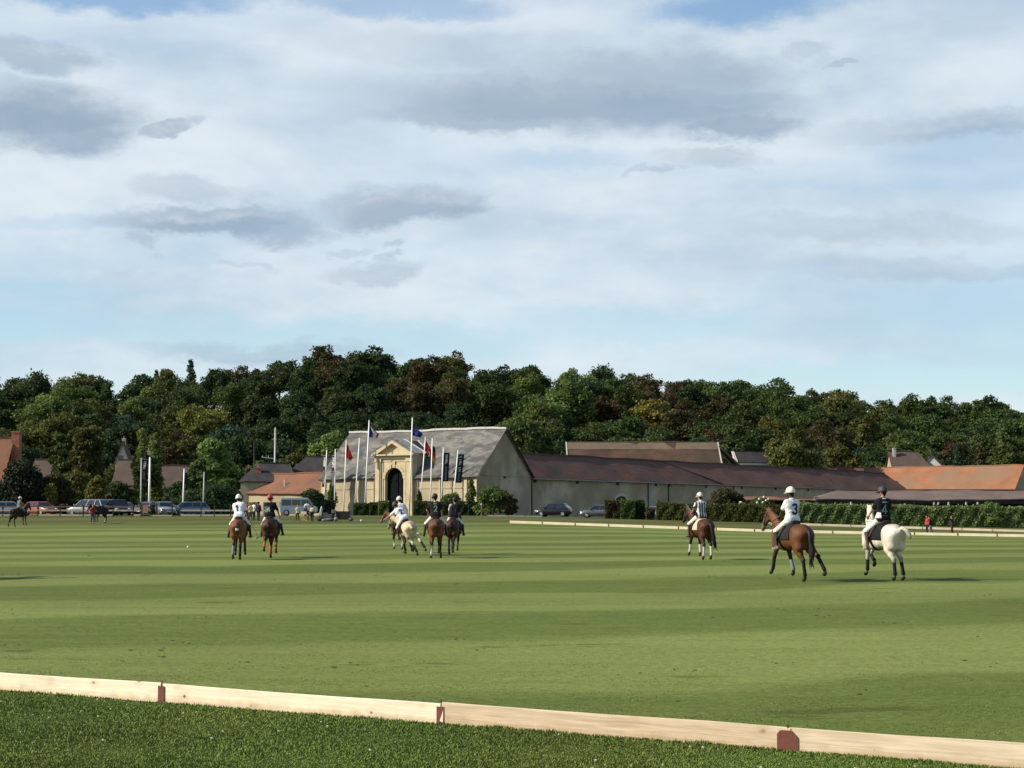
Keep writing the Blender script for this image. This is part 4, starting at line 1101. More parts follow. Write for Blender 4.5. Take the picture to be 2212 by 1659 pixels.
# by the walls
tree(1066, 1046, None, 222, 43, 'bush', 'bright', 'big green shrub against the barn gable', 334, 'shrub', 9000, 0.15)
tree(1094, 1056, None, 221, 26, 'bush', 'brown', 'brownish side of the shrubs against the barn gable', 335, 'shrub', 5000, 0.14)
tree(1018, 1030, None, 238, 12, 'column', 'bright', 'climbing plant on the right corner of the barn front', 336, 'climber', 2600, 0.14)
tree(716, 1040, None, 251, 13, 'column', 'bright', 'green climber between the two leftmost banner poles', 337, 'climber', 2800, 0.14)
tree(978, 1056, None, 236, 26, 'bush', 'bright', 'loose green shrub behind the rightmost banner pole', 338, 'shrub', 4800, 0.15)
tree(672, 1044, None, 236, 30, 'bush', 'dark', 'dark green bush between the outbuilding and the first pole', 339, 'shrub', 6000, 0.15)
tree(905, 1058, None, 240, 9, 'column', 'dark', 'narrow dark shrub right of the gateway', 340, 'shrub', 1800, 0.13)
tree(1568, 1048, None, 196, 46, 'bush', 'brown', 'large brown turning bush rising above the hedge', 341, 'shrub', 12000, 0.13)
tree(1642, 1068, None, 193, 34, 'bush', 'mid', 'rose bush with pale flowers above the hedge', 342, 'shrub', 6000, 0.12)
tree(1505, 1078, None, 193, 20, 'bush', 'bright', 'fresh green shoots on the hedge by the striped rider', 343, 'shrub', 3000, 0.11)
tree(2140, 1082, None, 186, 40, 'bush', 'bright', 'bright green shoots on top of the hedge at the right', 344, 'shrub', 4600, 0.10)

# rose heads on the rose bush
mb = MB()
for px, py in ((1650, 1074), (1655, 1081), (1648, 1085), (1640, 1078), (1660, 1078), (1636, 1086), (1600, 1087)):
    p = W(px, py, 190.3); mb.sphere(p, .14 if px != 1600 else .22, 7, 5)
tag(mb.build('roses', mat('rose_white', (0.62, 0.60, 0.50))), 'pale roses on the bush above the hedge', 'flowers', kind='stuff')

def hedge(p0, p1, zb, h, depth, ck, n, leaf, label, seed, name='hedge', ragged=.12, group=None):
    """clipped hedge from p0 to p1 (x, y): leaves round a dense body"""
    r_ = np.random.default_rng(seed)
    a = np.array(p0); b = np.array(p1); d = b - a; Lh = np.hypot(*d); d = d / Lh; nn = np.array([-d[1], d[0]])
    if nn[1] < 0: nn = -nn
    z0, z1 = zb
    e = empty(name, (float(a[0] + b[0]) / 2, float(a[1] + b[1]) / 2, (z0 + z1) / 2))
    org = np.array([(a[0] + b[0]) / 2, (a[1] + b[1]) / 2, (z0 + z1) / 2])
    t = r_.uniform(0, 1, n); side = r_.uniform(0, 1, n)
    hh = h * (1 + ragged * (np.sin(t * Lh * 1.7) * .4 + np.sin(t * Lh * .63 + 2) * .6) * .5)
    front = side < 0.62; top = (side >= .62) & (side < .9)
    v = np.where(front, 0, np.where(top, r_.uniform(0, depth, n), depth)) + r_.normal(0, .06, n)
    w = np.where(top, hh, r_.uniform(0, 1, n) * hh) + np.where(top, np.abs(r_.normal(0, .10, n)), 0)
    bul = .10 * np.sin(t * Lh * 2.3 + w * 2.0) + .07 * np.sin(t * Lh * 5.1 - w * 3)
    v = np.where(front, v + bul, v)
    xy = a[None] + d[None] * (t * Lh)[:, None] + nn[None] * v[:, None]
    P = np.stack([xy[:, 0], xy[:, 1], z0 + (z1 - z0) * t + w], -1) - org
    nr = np.where(front[:, None], np.array([-nn[0], -nn[1], .35])[None], np.where(top[:, None], np.array([0, 0, 1.])[None], np.array([nn[0], nn[1], .3])[None]))
    tint = (1 + .3 * np.sin(t * Lh * 3.1 + w * 2.2) * .5 + r_.normal(0, .16, n))[:, None] * np.ones((1, 3))
    V, F, C = leaf_quads(P, nr, leaf, np.clip(tint, .4, 1.7), r_)
    link('foliage', np_mesh('foliage', V, F, col=C), LEAF[ck][1], e)
    mb = MB(); q = [a + nn * .12, b + nn * .12, b + nn * (depth - .1), a + nn * (depth - .1)]
    zz = [z0, z1, z1, z0]
    mb.add([(p[0] - org[0], p[1] - org[1], z - org[2] - .3) for p, z in zip(q, zz)] + [(p[0] - org[0], p[1] - org[1], z - org[2] + h * .92) for p, z in zip(q, zz)],
           [(3, 2, 1, 0), (4, 5, 6, 7), (0, 1, 5, 4), (1, 2, 6, 5), (2, 3, 7, 6), (3, 0, 4, 7)])
    mb.build('branches', M['wood_floor'], e)
    tag(e, label, 'hedge', group)
    return e
def hz(px, y): p = G(px, y); return (p.x, p.y), p.z
(a, za), (b, zb_), (c_, zc) = hz(1418, 191), hz(1720, 187), hz(2330, 184)
hedge(a, b, (za, zb_), W(1570, 1093, 189).z - (za + zb_) / 2, 1.6, 'olive', 12000, .12, 'clipped hedge with brownish patches behind the rider in stripes', 401)
hedge((b[0] + .02, b[1]), c_, (zb_, zc), W(1950, 1096, 185).z - float(gz(WX(1950, 185), 185)), 1.8, 'hedge', 22000, .125, 'long grey-green leafy hedge in front of the low stable', 402)
def box_hedge(px0, px1, ytop, y, ck, label, seed, depth=1.2, n=2200):
    (a, za), (b, zb_) = hz(px0, y), hz(px1, y)
    hedge(a, b, (za, zb_), W((px0 + px1) / 2, ytop, y).z - (za + zb_) / 2, depth, ck, n, .10, label, seed, 'clipped_hedge', .04, 'clipped hedges along the drive')
box_hedge(1307, 1340, 1086, 193, 'brown', 'brown clipped hedge block hiding the back of the silver car', 410)
box_hedge(1341, 1372, 1085, 192.5, 'bright', 'green hedge block just below the arched door', 411)
box_hedge(1373, 1393, 1086, 193, 'dark', 'dark hedge block right of the arched door', 412)
box_hedge(1396, 1414, 1102, 192, 'brown', 'low brown bush between hedge block and long hedge', 413)
box_hedge(762, 797, 1090, 241, 'mid', 'clipped hedge behind the white flag pole', 414)
box_hedge(798, 816, 1089, 240, 'dark', 'dark clipped hedge in shade left of the gateway', 415)
box_hedge(817, 840, 1086, 238, 'bright', 'light green clipped box hedge at the gateway pillar', 416)
box_hedge(840.5, 856, 1088, 238, 'yew', 'near-black clipped hedge in the gateway', 417)
box_hedge(893, 1010, 1086, 233, 'dark', 'long dark clipped hedge behind the riders in black', 418, n=4200)
box_hedge(1011, 1040, 1088, 231, 'yew', 'blackish clipped hedge at the foot of the barn corner', 419)
box_hedge(690, 722, 1084, 244, 'yew', 'dark clipped hedge behind the scooter', 420)
# ================================================================== side boards
def wood_mat(name, ca, cb, knot, seed, kn=1.0, kx=2.7):
    m_ = bpy.data.materials.new(name); m_.use_nodes = True
    nt = m_.node_tree; b = nt.nodes['Principled BSDF']; N = nt.nodes.new; L = nt.links.new
    b.inputs['Roughness'].default_value = 0.75; b.inputs['Specular IOR Level'].default_value = 0.25
    tc = N('ShaderNodeTexCoord'); mp = N('ShaderNodeMapping'); mp.inputs['Location'].default_value = (seed * 3.7, 0, seed * 1.9)
    L(tc.outputs['Object'], mp.inputs[0])
    def stretched(s):
        q = N('ShaderNodeMapping'); q.inputs['Scale'].default_value = s; L(mp.outputs[0], q.inputs[0]); return q.outputs[0]
    # knots: a few cells along the board
    vo = N('ShaderNodeTexVoronoi'); vo.inputs['Scale'].default_value = 1.0; vo.inputs['Randomness'].default_value = 1.0
    L(stretched((kx, 0.001, 5.0)), vo.inputs['Vector'])
    nz = N('ShaderNodeTexNoise'); nz.inputs['Scale'].default_value = 30; L(mp.outputs[0], nz.inputs['Vector'])
    ad = N('ShaderNodeMath'); ad.operation = 'MULTIPLY_ADD'; L(nz.outputs['Fac'], ad.inputs[0]); ad.inputs[1].default_value = 0.10; L(vo.outputs['Distance'], ad.inputs[2])
    kr = N('ShaderNodeMapRange'); kr.inputs['From Min'].default_value = 0.11 * kn + .04; kr.inputs['From Max'].default_value = 0.17 * kn + .04
    kr.inputs['To Min'].default_value = 1; kr.inputs['To Max'].default_value = 0; L(ad.outputs[0], kr.inputs['Value'])
    halo = N('ShaderNodeMapRange'); halo.inputs['From Min'].default_value = 0.10; halo.inputs['From Max'].default_value = 0.42
    halo.inputs['To Min'].default_value = 1; halo.inputs['To Max'].default_value = 0; L(vo.outputs['Distance'], halo.inputs['Value'])
    # grain
    gv = N('ShaderNodeTexNoise'); gv.inputs['Scale'].default_value = 1; gv.inputs['Detail'].default_value = 6; gv.inputs['Distortion'].default_value = .8
    L(stretched((1.6, 1, 38.0)), gv.inputs['Vector'])
    cr = N('ShaderNodeValToRGB'); cr.color_ramp.elements[0].color = (*ca, 1); cr.color_ramp.elements[1].color = (*cb, 1)
    cr.color_ramp.elements[0].position = .36; cr.color_ramp.elements[1].position = .62; L(gv.outputs['Fac'], cr.inputs[0])
    st = N('ShaderNodeTexNoise'); st.inputs['Scale'].default_value = 1; st.inputs['Detail'].default_value = 4; L(stretched((1.3, 1, 6.0)), st.inputs['Vector'])
    sr = N('ShaderNodeMapRange'); sr.inputs['From Min'].default_value = .52; sr.inputs['From Max'].default_value = .72; sr.inputs['To Max'].default_value = .4; L(st.outputs['Fac'], sr.inputs['Value'])
    def mix(f, a, c):
        n = N('ShaderNodeMix'); n.data_type = 'RGBA'; L(f, n.inputs[0]); L(a, n.inputs[6]); n.inputs[7].default_value = (*c, 1); return n.outputs[2]
    col = mix(sr.outputs[0], cr.outputs[0], (ca[0] * .72, ca[1] * .68, ca[2] * .62))
    hm = N('ShaderNodeMath'); hm.operation = 'MULTIPLY'; L(halo.outputs[0], hm.inputs[0]); hm.inputs[1].default_value = .30
    col = mix(hm.outputs[0], col, (.36, .27, .18))
    col = mix(kr.outputs[0], col, knot)
    # splashed earth and grass stain creeping up from the ground
    sx = N('ShaderNodeSeparateXYZ'); L(tc.outputs['Object'], sx.inputs[0])
    dn = N('ShaderNodeTexNoise'); dn.inputs['Scale'].default_value = 7; dn.inputs['Detail'].default_value = 6; L(mp.outputs[0], dn.inputs['Vector'])
    dz = N('ShaderNodeMath'); dz.operation = 'MULTIPLY_ADD'; L(dn.outputs['Fac'], dz.inputs[0]); dz.inputs[1].default_value = -.17; L(sx.outputs[2], dz.inputs[2])
    dr = N('ShaderNodeMapRange'); dr.inputs['From Min'].default_value = -.075; dr.inputs['From Max'].default_value = .0; dr.inputs['To Min'].default_value = .55; dr.inputs['To Max'].default_value = 0; L(dz.outputs[0], dr.inputs['Value'])
    col = mix(dr.outputs[0], col, (.42, .29, .14))
    L(col, b.inputs['Base Color'])
    bp = N('ShaderNodeBump'); bp.inputs['Strength'].default_value = .25; bp.inputs['Distance'].default_value = .01; L(gv.outputs['Fac'], bp.inputs['Height']); L(bp.outputs[0], b.inputs['Normal'])
    return m_
BOARDM = [wood_mat('board_wood_a', (.76, .64, .47), (.84, .74, .57), (.24, .15, .09), 1, .75, 4.2), wood_mat('board_wood_b', (.76, .63, .46), (.84, .73, .56), (.20, .12, .07), 2.3, .7, 4.4),
          wood_mat('board_wood_c', (.50, .38, .25), (.64, .51, .36), (.31, .235, .17), 5.3, 1.0, 3.6), wood_mat('board_wood_d', (.56, .44, .30), (.70, .58, .43), (.16, .10, .06), 4.6, .45)]
M['rust_paint'] = mat('red_oxide_paint', (.165, .052, .036), (.24, .085, .058), 9, 5, .7, c3=(.10, .045, .03), scale3=5)
M['steel'] = mat('dark_steel', (.04, .035, .03), rough=.6, metal=.4)
# joints of the near boards as seen: top edge of the board above the joint
JP = [(-256, 1430), (358.5, 1466.5), (956, 1507.5), (1696, 1563), (2470, 1624)]
def board_pt(px):
    u = (px - CX) / FPX; y = near_line(u); return Vector((u * y, y, float(gz(u * y, y))))
B_LAB = ['pale knotty pine side board at the left edge of the foreground', 'pale knotty pine side board between the narrow red plate and the chipped red plate',
         'tan pine side board with big grey knots in the middle of the foreground', 'tan pine side board with one dark knot at the right edge of the foreground']
for i in range(4):
    a, b = board_pt(JP[i][0]), board_pt(JP[i + 1][0])
    d = (b - a); Lb = d.length
    hgt = (0.212, 0.205, 0.222, 0.220)[i]
    mb = MB(); ns = 14; ring = []
    for q in range(ns + 1):
        x = .008 + (Lb - .016) * q / ns; wy = .006 * math.sin(q * .9 + i * 2) + rnd.uniform(-.0015, .0015); wz = .004 * math.sin(q * .55 + i) + rnd.uniform(-.0012, .0012)
        ring += [(x, wy - .022, -.05), (x, wy + .022, -.05), (x, wy + .022, hgt + wz), (x, wy - .022, hgt + wz)]
    mb.add(ring, [(0, 1, 2, 3)] + [(4 * q + a_, 4 * q + (a_ + 1) % 4, 4 * q + 4 + (a_ + 1) % 4, 4 * q + 4 + a_) for q in range(ns) for a_ in range(4)] + [(4 * ns + 3, 4 * ns + 2, 4 * ns + 1, 4 * ns)])
    o = mb.build('side_board', BOARDM[i], bevel=.003)
    o.location = a; ang = math.atan2(d.y, d.x)
    o.rotation_euler = (0, -math.atan2(d.z, math.hypot(d.x, d.y)), ang)
    tag(o, B_LAB[i], 'board', 'side boards in the foreground')
for i, (w, h, cham, lab) in enumerate(((.082, .185, .004, 'narrow red-brown joint plate on the left foreground board joint'), (.092, .180, .004, 'chipped red-brown joint plate with a pale scar'),
                                       (.205, .195, .06, 'wide rust-red joint plate with cut corners on the right board joint'))):
    p = board_pt(JP[i + 1][0]); q = board_pt(JP[i + 1][0] + 5); d = (q - p).normalized()
    e = empty('joint_plate', p, math.atan2(d.y, d.x)); tag(e, lab, 'joint plate', 'joint plates of the foreground boards')
    poly = [(-w / 2, -.03, -.03), (w / 2, -.03, -.03), (w / 2, -.03, h - cham), (w / 2 - cham, -.03, h), (-w / 2 + cham * .55, -.03, h), (-w / 2, -.03, h - cham * .6)]
    mb = MB(); mb.prism(poly, (0, .006, 0)); mb.build('plate', M['rust_paint'], e)
    mb = MB(); mb.tube([(.0, -.012, -.05), (.0, -.012, .246)], .0078, 8); mb.build('stake', M['steel' if i else 'rust_paint'], e)
    if i == 1:
        mb = MB(); mb.prism([(.030, -.0335, .02), (.034, -.0335, .150), (.012, -.0335, .085), (-.008, -.0335, .035)], (0, .003, 0)); mb.build('pale_scar', BOARDM[0], e)
    if i == 2:
        mb = MB(); mb.box(-.10, .03, -.0295, -.024, .155, .216); mb.build('backing', BOARDM[2], e)
M['far_board'] = mat('sunlit_board', (.70, .60, .40), (.78, .68, .50), 1.2, 4, .8, rand=.06)
M['kerb_board'] = mat('weathered_board', (.46, .41, .29), (.56, .50, .37), 1.2, 4, .85, rand=.1)
# far boards of the field
def far_pt(px, dy=0.0):
    u = (px - CX) / FPX; y = float(far_line(np.array(u))) + dy; return Vector((u * y, y, float(gz(u * y, y))))
joints = [1100.5, 1171, 1242, 1314, 1388.5, 1464.5, 1545.5, 1628, 1712, 1796.5, 1882, 1972, 2065.5, 2150, 2246]
for i in range(len(joints) - 1):
    a, b = far_pt(joints[i] + .8), far_pt(joints[i + 1] - .8); d = b - a
    mb = MB(); mb.box(0, d.length, -.03, .03, -.05, .225)
    o = mb.build('far_side_board', M['far_board'], bevel=.004); o.location = a; o.rotation_euler = (0, -math.atan2(d.z, math.hypot(d.x, d.y)), math.atan2(d.y, d.x))
    w_ = ['leftmost far board, in front of the barn gable', 'far board second from the left, before the stable range', 'far board below the black car', 'far board left of the silver car', 'far board below the brown hedge block',
          'far board just left of the striped rider', 'far board behind the striped rider', 'far board right of the striped rider', 'far board at the nose of the bright bay pony', 'far board behind the rider numbered 3',
          'far board at the nose of the white pony', 'far board right of the rider numbered 4', 'far board at the feet of the two people', 'far board at the right edge of the picture'][i]
    tag(o, 'sunlit white ' + w_, 'board', 'boards along the far side of the field')
    if i:
        mb = MB(); p = far_pt(joints[i]); mb.box(p.x - .05, p.x + .05, p.y - .06, p.y + .02, p.z - .05, p.z + .20)
        tag(mb.build('far_stake', M['rust_paint']), 'small brown stake between far boards ' + w_.split('far board')[-1].strip(', '), 'stake', 'stakes of the far boards')
# second row of weathered boards along the road
jk = [1655, 1716, 1776, 1838, 1900, 1952, 1992, 2078, 2143, 2230]
for i in range(len(jk) - 1):
    ya = [181.5 - (j - 1650) / 560 * 13 for j in (jk[i], jk[i + 1])]
    a, b = G(jk[i] + 1, ya[0]), G(jk[i + 1] - 1, ya[1]); d = b - a
    mb = MB(); mb.box(0, d.length, -.03, .03, -.05, .21)
    o = mb.build('road_edge_board', M['kerb_board']); o.location = a; o.rotation_euler = (0, -math.atan2(d.z, math.hypot(d.x, d.y)), math.atan2(d.y, d.x))
    tag(o, 'weathered board of the back row before the hedge, ' + ['leftmost', 'second from left', 'behind the rider numbered 3', 'left of the rider numbered 4', 'behind the rider numbered 4', 'just right of the rider numbered 4', 'beside the red jacketed person', 'right of the person in dark red trousers', 'at the right edge'][i], 'board', 'boards along the road before the hedge')
jk2 = [963, 1005, 1052, 1098, 1135, 1172, 1215]
for i in (2, 3, 4):
    a, b = G(jk2[i] + 1, 186), G(jk2[i + 1] - 1, 186); d = b - a
    mb = MB(); mb.box(0, d.length, -.03, .03, -.05, .13)
    o = mb.build('road_edge_board', M['kerb_board']); o.location = a; o.rotation_euler = (0, -math.atan2(d.z, math.hypot(d.x, d.y)), math.atan2(d.y, d.x))
    tag(o, 'low pale board at the road edge ' + {2: 'below the big green shrub', 3: 'below the barn gable', 4: 'below the black car'}[i], 'board', 'boards along the road before the hedge')

# ---------------- the ball and divots
p = G(407.5, 92); p.z += .04
mb = MB(); mb.sphere(p, .075, 12, 8)
tag(mb.build('polo_ball', M['lime'], smooth=True), 'small white ball lying alone on the grass left of the riders', 'ball')

# ================================================================== post and rail fence by the car park
M['post_wood'] = mat('dark_post_wood', (.050, .036, .026), (.085, .062, .045), 3, 5, .9)
M['rail_wood'] = mat('pale_rail_wood', (.50, .42, .32), (.62, .54, .42), 2, 5, .85)
M['rail_dark'] = mat('brown_rail_wood', (.15, .105, .075), (.21, .155, .115), 2, 5, .85)
FY = 184.5
fence = empty('rail_fence', G(260, FY)); fo = fence.location.copy()
tag(fence, 'brown post and rail fence between the field and the parked cars', 'fence')
posts = [-38, 6, 43, 82, 130, 180, 214, 244, 288, 303, 326, 338, 351, 372, 389, 434, 463, 498, 540, 580]
hs = {351: .75, 303: 1.45, 372: 1.85}
for px in posts:
    p = G(px, FY) - fo; h = hs.get(px, 1.2)
    mb = MB(); mb.box(p.x - .075, p.x + .075, p.y - .075, p.y + .075, p.z - .3, p.z + h); mb.build('post', M['post_wood'], fence)
segs = [(-38, 6), (6, 43), (43, 82), (82, 130), (130, 180), (180, 214), (214, 244), (244, 288), (288, 326), (389, 434), (434, 463), (463, 498), (498, 540), (540, 580)]
for k, (a, b) in enumerate(segs):
    pa, pb = G(a, FY - .1) - fo, G(b, FY - .1) - fo
    for z, mm in ((1.0, 'rail_dark'), (.62, 'rail_wood')) if a < 300 else ((.62, 'rail_wood'),):
        mb = MB(); mb.beam(pa + Vector((.05, 0, z)), pb + Vector((-.05, 0, z)), .05, .15); mb.build('rail', M[mm], fence)
    if a not in (43, 244): 
        mb = MB(); mb.beam(pa + Vector((.05, 0, .14)), pb + Vector((-.05, 0, .14)), .05, .17); mb.build('rail', M['rail_wood'], fence)
for a, b in ((303, 372),):
    pa, pb = G(a, FY - .1) - fo, G(b, FY - .1) - fo
    mb = MB(); mb.beam(pa + Vector((0, 0, .1)), pb + Vector((0, 0, .1)), .05, .14); mb.build('rail', M['rail_wood'], fence)
# small sign boards on the fence
p = G(308, FY - .2)
e = empty('sign_panel', p); mb = MB(); mb.box(-.05, .55, 0, .03, .35, 1.15); mb.build('panel', mat('sign_salmon', (.42, .23, .14)), e); mb = MB(); mb.box(-.16, -.055, -.01, .05, -.3, 1.25); mb.build('post', M['post_wood'], e)
tag(e, 'salmon coloured panel on the fence between the dark car and the banner pole', 'sign')

# ================================================================== flag poles, flags, banners
M['pole_white'] = mat('white_pole', (.78, .77, .73), (.84, .83, .79), 1, 3, .5, .3, k=1.0)
M['pole_dull'] = mat('galvanised_pole', (.40, .41, .40), (.50, .50, .49), 1, 3, .5, .4)
def line_y(px, off):
    """depth at which the line parallel to the barn front, off metres before it, is seen at px"""
    u = (px - CX) / FPX
    bx, by = F0.x - D_.x * off, F0.y - D_.y * off
    l = (u * by - bx) / (E_.x - u * E_.y)
    return by + E_.y * l
def pole(pxt, pyt, pxb, pyb, r=.055, y=None, label=None, group=None, m_='pole_white', arm=None, name='flag_pole'):
    y = y or line_y(pxb, 3.0)
    t = W(pxt, pyt, y)
    zb = float(gz(WX(pxb, y), y)) - .15
    zv = W(pxb, pyb, y)                       # foot in view: carry the line on down to the ground
    k = (t.z - zb) / (t.z - zv.z); b = t + (zv - t) * k
    e = empty(name, b); tag(e, label, 'flag pole' if name == 'flag_pole' else 'pole', group)
    r *= 1.5; mb = MB(); mb.tube([(0, 0, 0), t - b], [r * 1.2, r * .85], 10); mb.build('mast', M[m_], e, True)
    mb = MB(); mb.sphere(t - b + Vector((0, 0, .05)), .09, 8, 6); mb.build('finial', M[m_], e, True)
    if arm:
        mb = MB(); mb.beam(t - b - Vector((0, 0, .25)), t - b - Vector((-arm, 0, .25)), .05, .05); mb.build('arm', M[m_], e)
    return e, b, t
def on_pole(b, t, py):
    z = W(0, py, b.y).z; k = (z - b.z) / (t.z - b.z); return b + (t - b) * k
def cloth(name, P, mats, mi, label, cat, parent_none=True, group=None, thick=.012):
    """P: grid rows x cols of points; mi(i, j) material of a cell"""
    P = np.array([[tuple(q) for q in row] for row in P]); nr, nc = P.shape[:2]
    org = P[0, 0].copy(); V = (P - org).reshape(-1, 3)
    I = np.arange(nr * nc).reshape(nr, nc)
    F = np.stack([I[:-1, :-1], I[:-1, 1:], I[1:, 1:], I[1:, :-1]], -1).reshape(-1, 4)
    m_i = [mi(i / (nr - 1), j / (nc - 1)) for i in range(nr - 1) for j in range(nc - 1)]
    o = link(name, np_mesh(name, V, F, m_i, smooth=True), mats); o.location = org
    so = o.modifiers.new('thickness', 'SOLIDIFY'); so.thickness = thick
    return tag(o, label, cat, group)
def cl(name, c, r=.8): return mat(name, c, rough=r, spec=.2)
FLAGM = {'blue': cl('flag_blue', (.022, .030, .17)), 'white': cl('flag_white', (.68, .68, .70)), 'red': cl('flag_red', (.50, .022, .030)), 'eu': cl('flag_eu_blue', (.020, .040, .22)), 'star': cl('flag_star', (.45, .42, .30)),
         'black': cl('flag_black', (.012, .012, .012)), 'yellow': cl('flag_yellow', (.62, .36, .03)), 'pale': cl('flag_pale_blue', (.45, .50, .70)), 'banner': cl('banner_black', (.010, .011, .017)),
         'bwhite': cl('banner_letter_white', (.66, .66, .66)), 'bgrey': cl('banner_letter_grey', (.24, .25, .28)), 'bpink': cl('banner_letter_pink', (.62, .50, .48))}
def drooping(b, t, py0, py1, outline, wave=.18, n=18):
    """flag hanging off a pole: hoist from py0 to py1, outline(k) -> (px, py) of the fly edge at fraction k down"""
    rows = []
    y = b.y
    for i in range(n + 1):
        k = i / n; h = on_pole(b, t, py0 + (py1 - py0) * k) + Vector((.06, -.02, 0))
        fx, fy = outline(k); f = W(fx, fy, y)
        row = []
        for j in range(n + 1):
            s = j / n; p = h + (f - h) * s
            p.y += wave * math.sin(s * 7.0 + k * 2.0) * s + .25 * s
            row.append(p)
        rows.append(row)
    return rows
def banner(b, t, py0, py1, w_px, slant, label, marks, side=1, wy=.35):
    """black vertical banner beside its pole; marks: (v0, v1, u0, u1, colour) letter strokes"""
    w = w_px / FPX * b.y; rows = []; n = 14
    d = Vector((side * w, wy * w, 0))
    a0, a1 = on_pole(b, t, py0) + Vector((side * .09, -.03, 0)), on_pole(b, t, py1) + Vector((side * .09, -.03, 0))
    def at(u, v, off=0.0):
        p = a0 + (a1 - a0) * v + d * u
        p.y += .05 * math.sin(v * 9 + u * 2.5) - off
        return p
    for i in range(n + 1): rows.append([at(j / 4, i / n) for j in range(5)])
    o = cloth('banner', rows, [FLAGM['banner']], lambda i, j: 0, label, 'banner', group='black vertical banners')
    mb = MB(); cols = ['bwhite', 'bgrey', 'bpink']
    for (v0, v1, u0, u1, c) in marks:
        mb.mat(cols.index(c)); q = [at(u, v, .022) - o.location for u, v in ((u0, v0), (u1, v0), (u1, v1), (u0, v1))]
        mb.quad(*q)
    mb.build('lettering', [FLAGM[c] for c in cols], o)
    mb = MB(); p0 = on_pole(b, t, py0); mb.tube([p0 - o.location, p0 + d - o.location + Vector((side * .09, 0, 0))], .025, 6); mb.build('top_rod', M['pole_dull'], o)
    return o
def strokes(v0, v1, n, c, u0=.30, u1=.68, seed=0):
    """a word set sideways: n block letters of strokes, too small in the photo to read"""
    r_ = random.Random(seed); out = []; dv = (v1 - v0) / n
    for i in range(n):
        a = v0 + dv * (i + .08); b_ = v0 + dv * (i + .88); th = (b_ - a) * .34
        k = r_.randrange(4)
        out.append((a, a + th, u0, u1, c))
        if k in (0, 2): out.append((b_ - th, b_, u0, u1, c))
        if k in (1, 3): out.append((a + th, b_, u0, u0 + (u1 - u0) * .32, c))
        if k in (2, 3): out.append((a + th, b_ - th, u1 - (u1 - u0) * .3, u1, c))
    return out
PG = 'white flag poles before the barn'
e, b, t = pole(706, 974, 700.6, 1081, .05, label='leftmost white pole before the barn, with a narrow edge-on banner', group=PG)
banner(b, t, 984, 1052, 6.5, 0, 'black banner seen nearly edge-on at the leftmost pole', strokes(.06, .36, 5, 'bwhite', .2, .8, 1) + strokes(.46, .9, 8, 'bgrey', .25, .75, 2), side=-1, wy=1.6)
e, b, t = pole(724.5, 972, 722.4, 1101.8, .05, label='second white pole from the left, with a slanting banner', group=PG)
banner(b, t, 984, 1056, 7.5, 0, 'black banner seen nearly edge-on at the second pole', strokes(.06, .36, 5, 'bwhite', .2, .8, 3) + strokes(.46, .9, 8, 'bgrey', .25, .75, 4), side=-1, wy=1.5)
e, b, t = pole(748.2, 952, 742.7, 1091, .052, label='white pole flying the plain red flag', group=PG)
cloth('flag', drooping(b, t, 957, 988, lambda k: (751 + 11.5 * min(1, k * 1.35) + (0 if k < .74 else -(k - .74) * 22), 961 + 33 * k + 4 * math.sin(k * 3)), .3), [FLAGM['red']], lambda i, j: 0, 'plain red flag drooping left of the gateway', 'flag', group='flags before the barn')
e, b, t = pole(776.6, 948, 765.3, 1112.5, .052, label='white pole with the thin white flag', group=PG)
cloth('flag', drooping(b, t, 958, 990, lambda k: (778 + 7 * math.sin(min(1, k * 1.2) * 2.4), 962 + 29 * k), .2), [FLAGM['white'], FLAGM['pale']], lambda i, j: 1 if (.45 < i < .8 and .3 < j < .8) else 0, 'limp white flag with a pale blue emblem', 'flag', group='flags before the barn')
e, b, t = pole(797.5, 909.5, 788.5, 1091.9, .062, label='tall white pole flying the blue, white and red flag', group=PG)
cloth('flag', drooping(b, t, 917, 944, lambda k: (799 + 19 * min(1, k * 1.5) - (0 if k < .7 else (k - .7) * 12), 920 + 25 * k + 1), .3, 24), [FLAGM['blue'], FLAGM['white'], FLAGM['red']], lambda i, j: 0 if j < .42 else 1 if j < .76 else 2, 'blue, white and red tricolour flag above the barn ridge', 'flag', group='flags before the barn')
e, b, t = pole(891, 904, 884.8, 1083.6, .062, label='tallest white pole, flying the blue flag in front of the gateway', group=PG)
f = cloth('flag', drooping(b, t, 913, 941, lambda k: (893 + 20 * min(1, k * 1.45) - (0 if k < .75 else (k - .75) * 20), 917 + 26 * k + 2), .3, 24), [FLAGM['eu']], lambda i, j: 0, 'dark blue flag with a ring of small stars', 'flag', group='flags before the barn')
mb = MB()
c0_ = W(899.5, 933, b.y) - f.location
for i in range(12):
    a = i * math.pi / 6; q = c0_ + Vector((.30 * math.cos(a) * .75, -.45, .34 * math.sin(a) - .10 * math.cos(a)))
    pts = [(q.x + (.055 if k % 2 == 0 else .022) * math.sin(k * math.pi / 5), q.y, q.z + (.055 if k % 2 == 0 else .022) * math.cos(k * math.pi / 5)) for k in range(10)]
    mb.prism(pts, (0, .01, 0))
mb.build('star_ring', FLAGM['star'], f)
e, b, t = pole(919, 945.7, 905.5, 1114, .052, arm=.45, label='white pole with the red flag bearing a white crescent, right of the gateway', group=PG)
f = cloth('flag', drooping(b, t, 950, 972, lambda k: (921 + 9 * k + 6 * math.sin(k * 2.6), 953 + 43 * k), .25, 20), [FLAGM['red']], lambda i, j: 0, 'red flag with a white crescent right of the gateway', 'flag', group='flags before the barn')
mb = MB(); cq = W(926, 981, b.y) - f.location; cq.y -= .35
pts = []
for i in range(13): a = R(-100 + 200 * i / 12); pts.append((cq.x + .26 * math.cos(a) * .7, cq.y, cq.z + .34 * math.sin(a)))
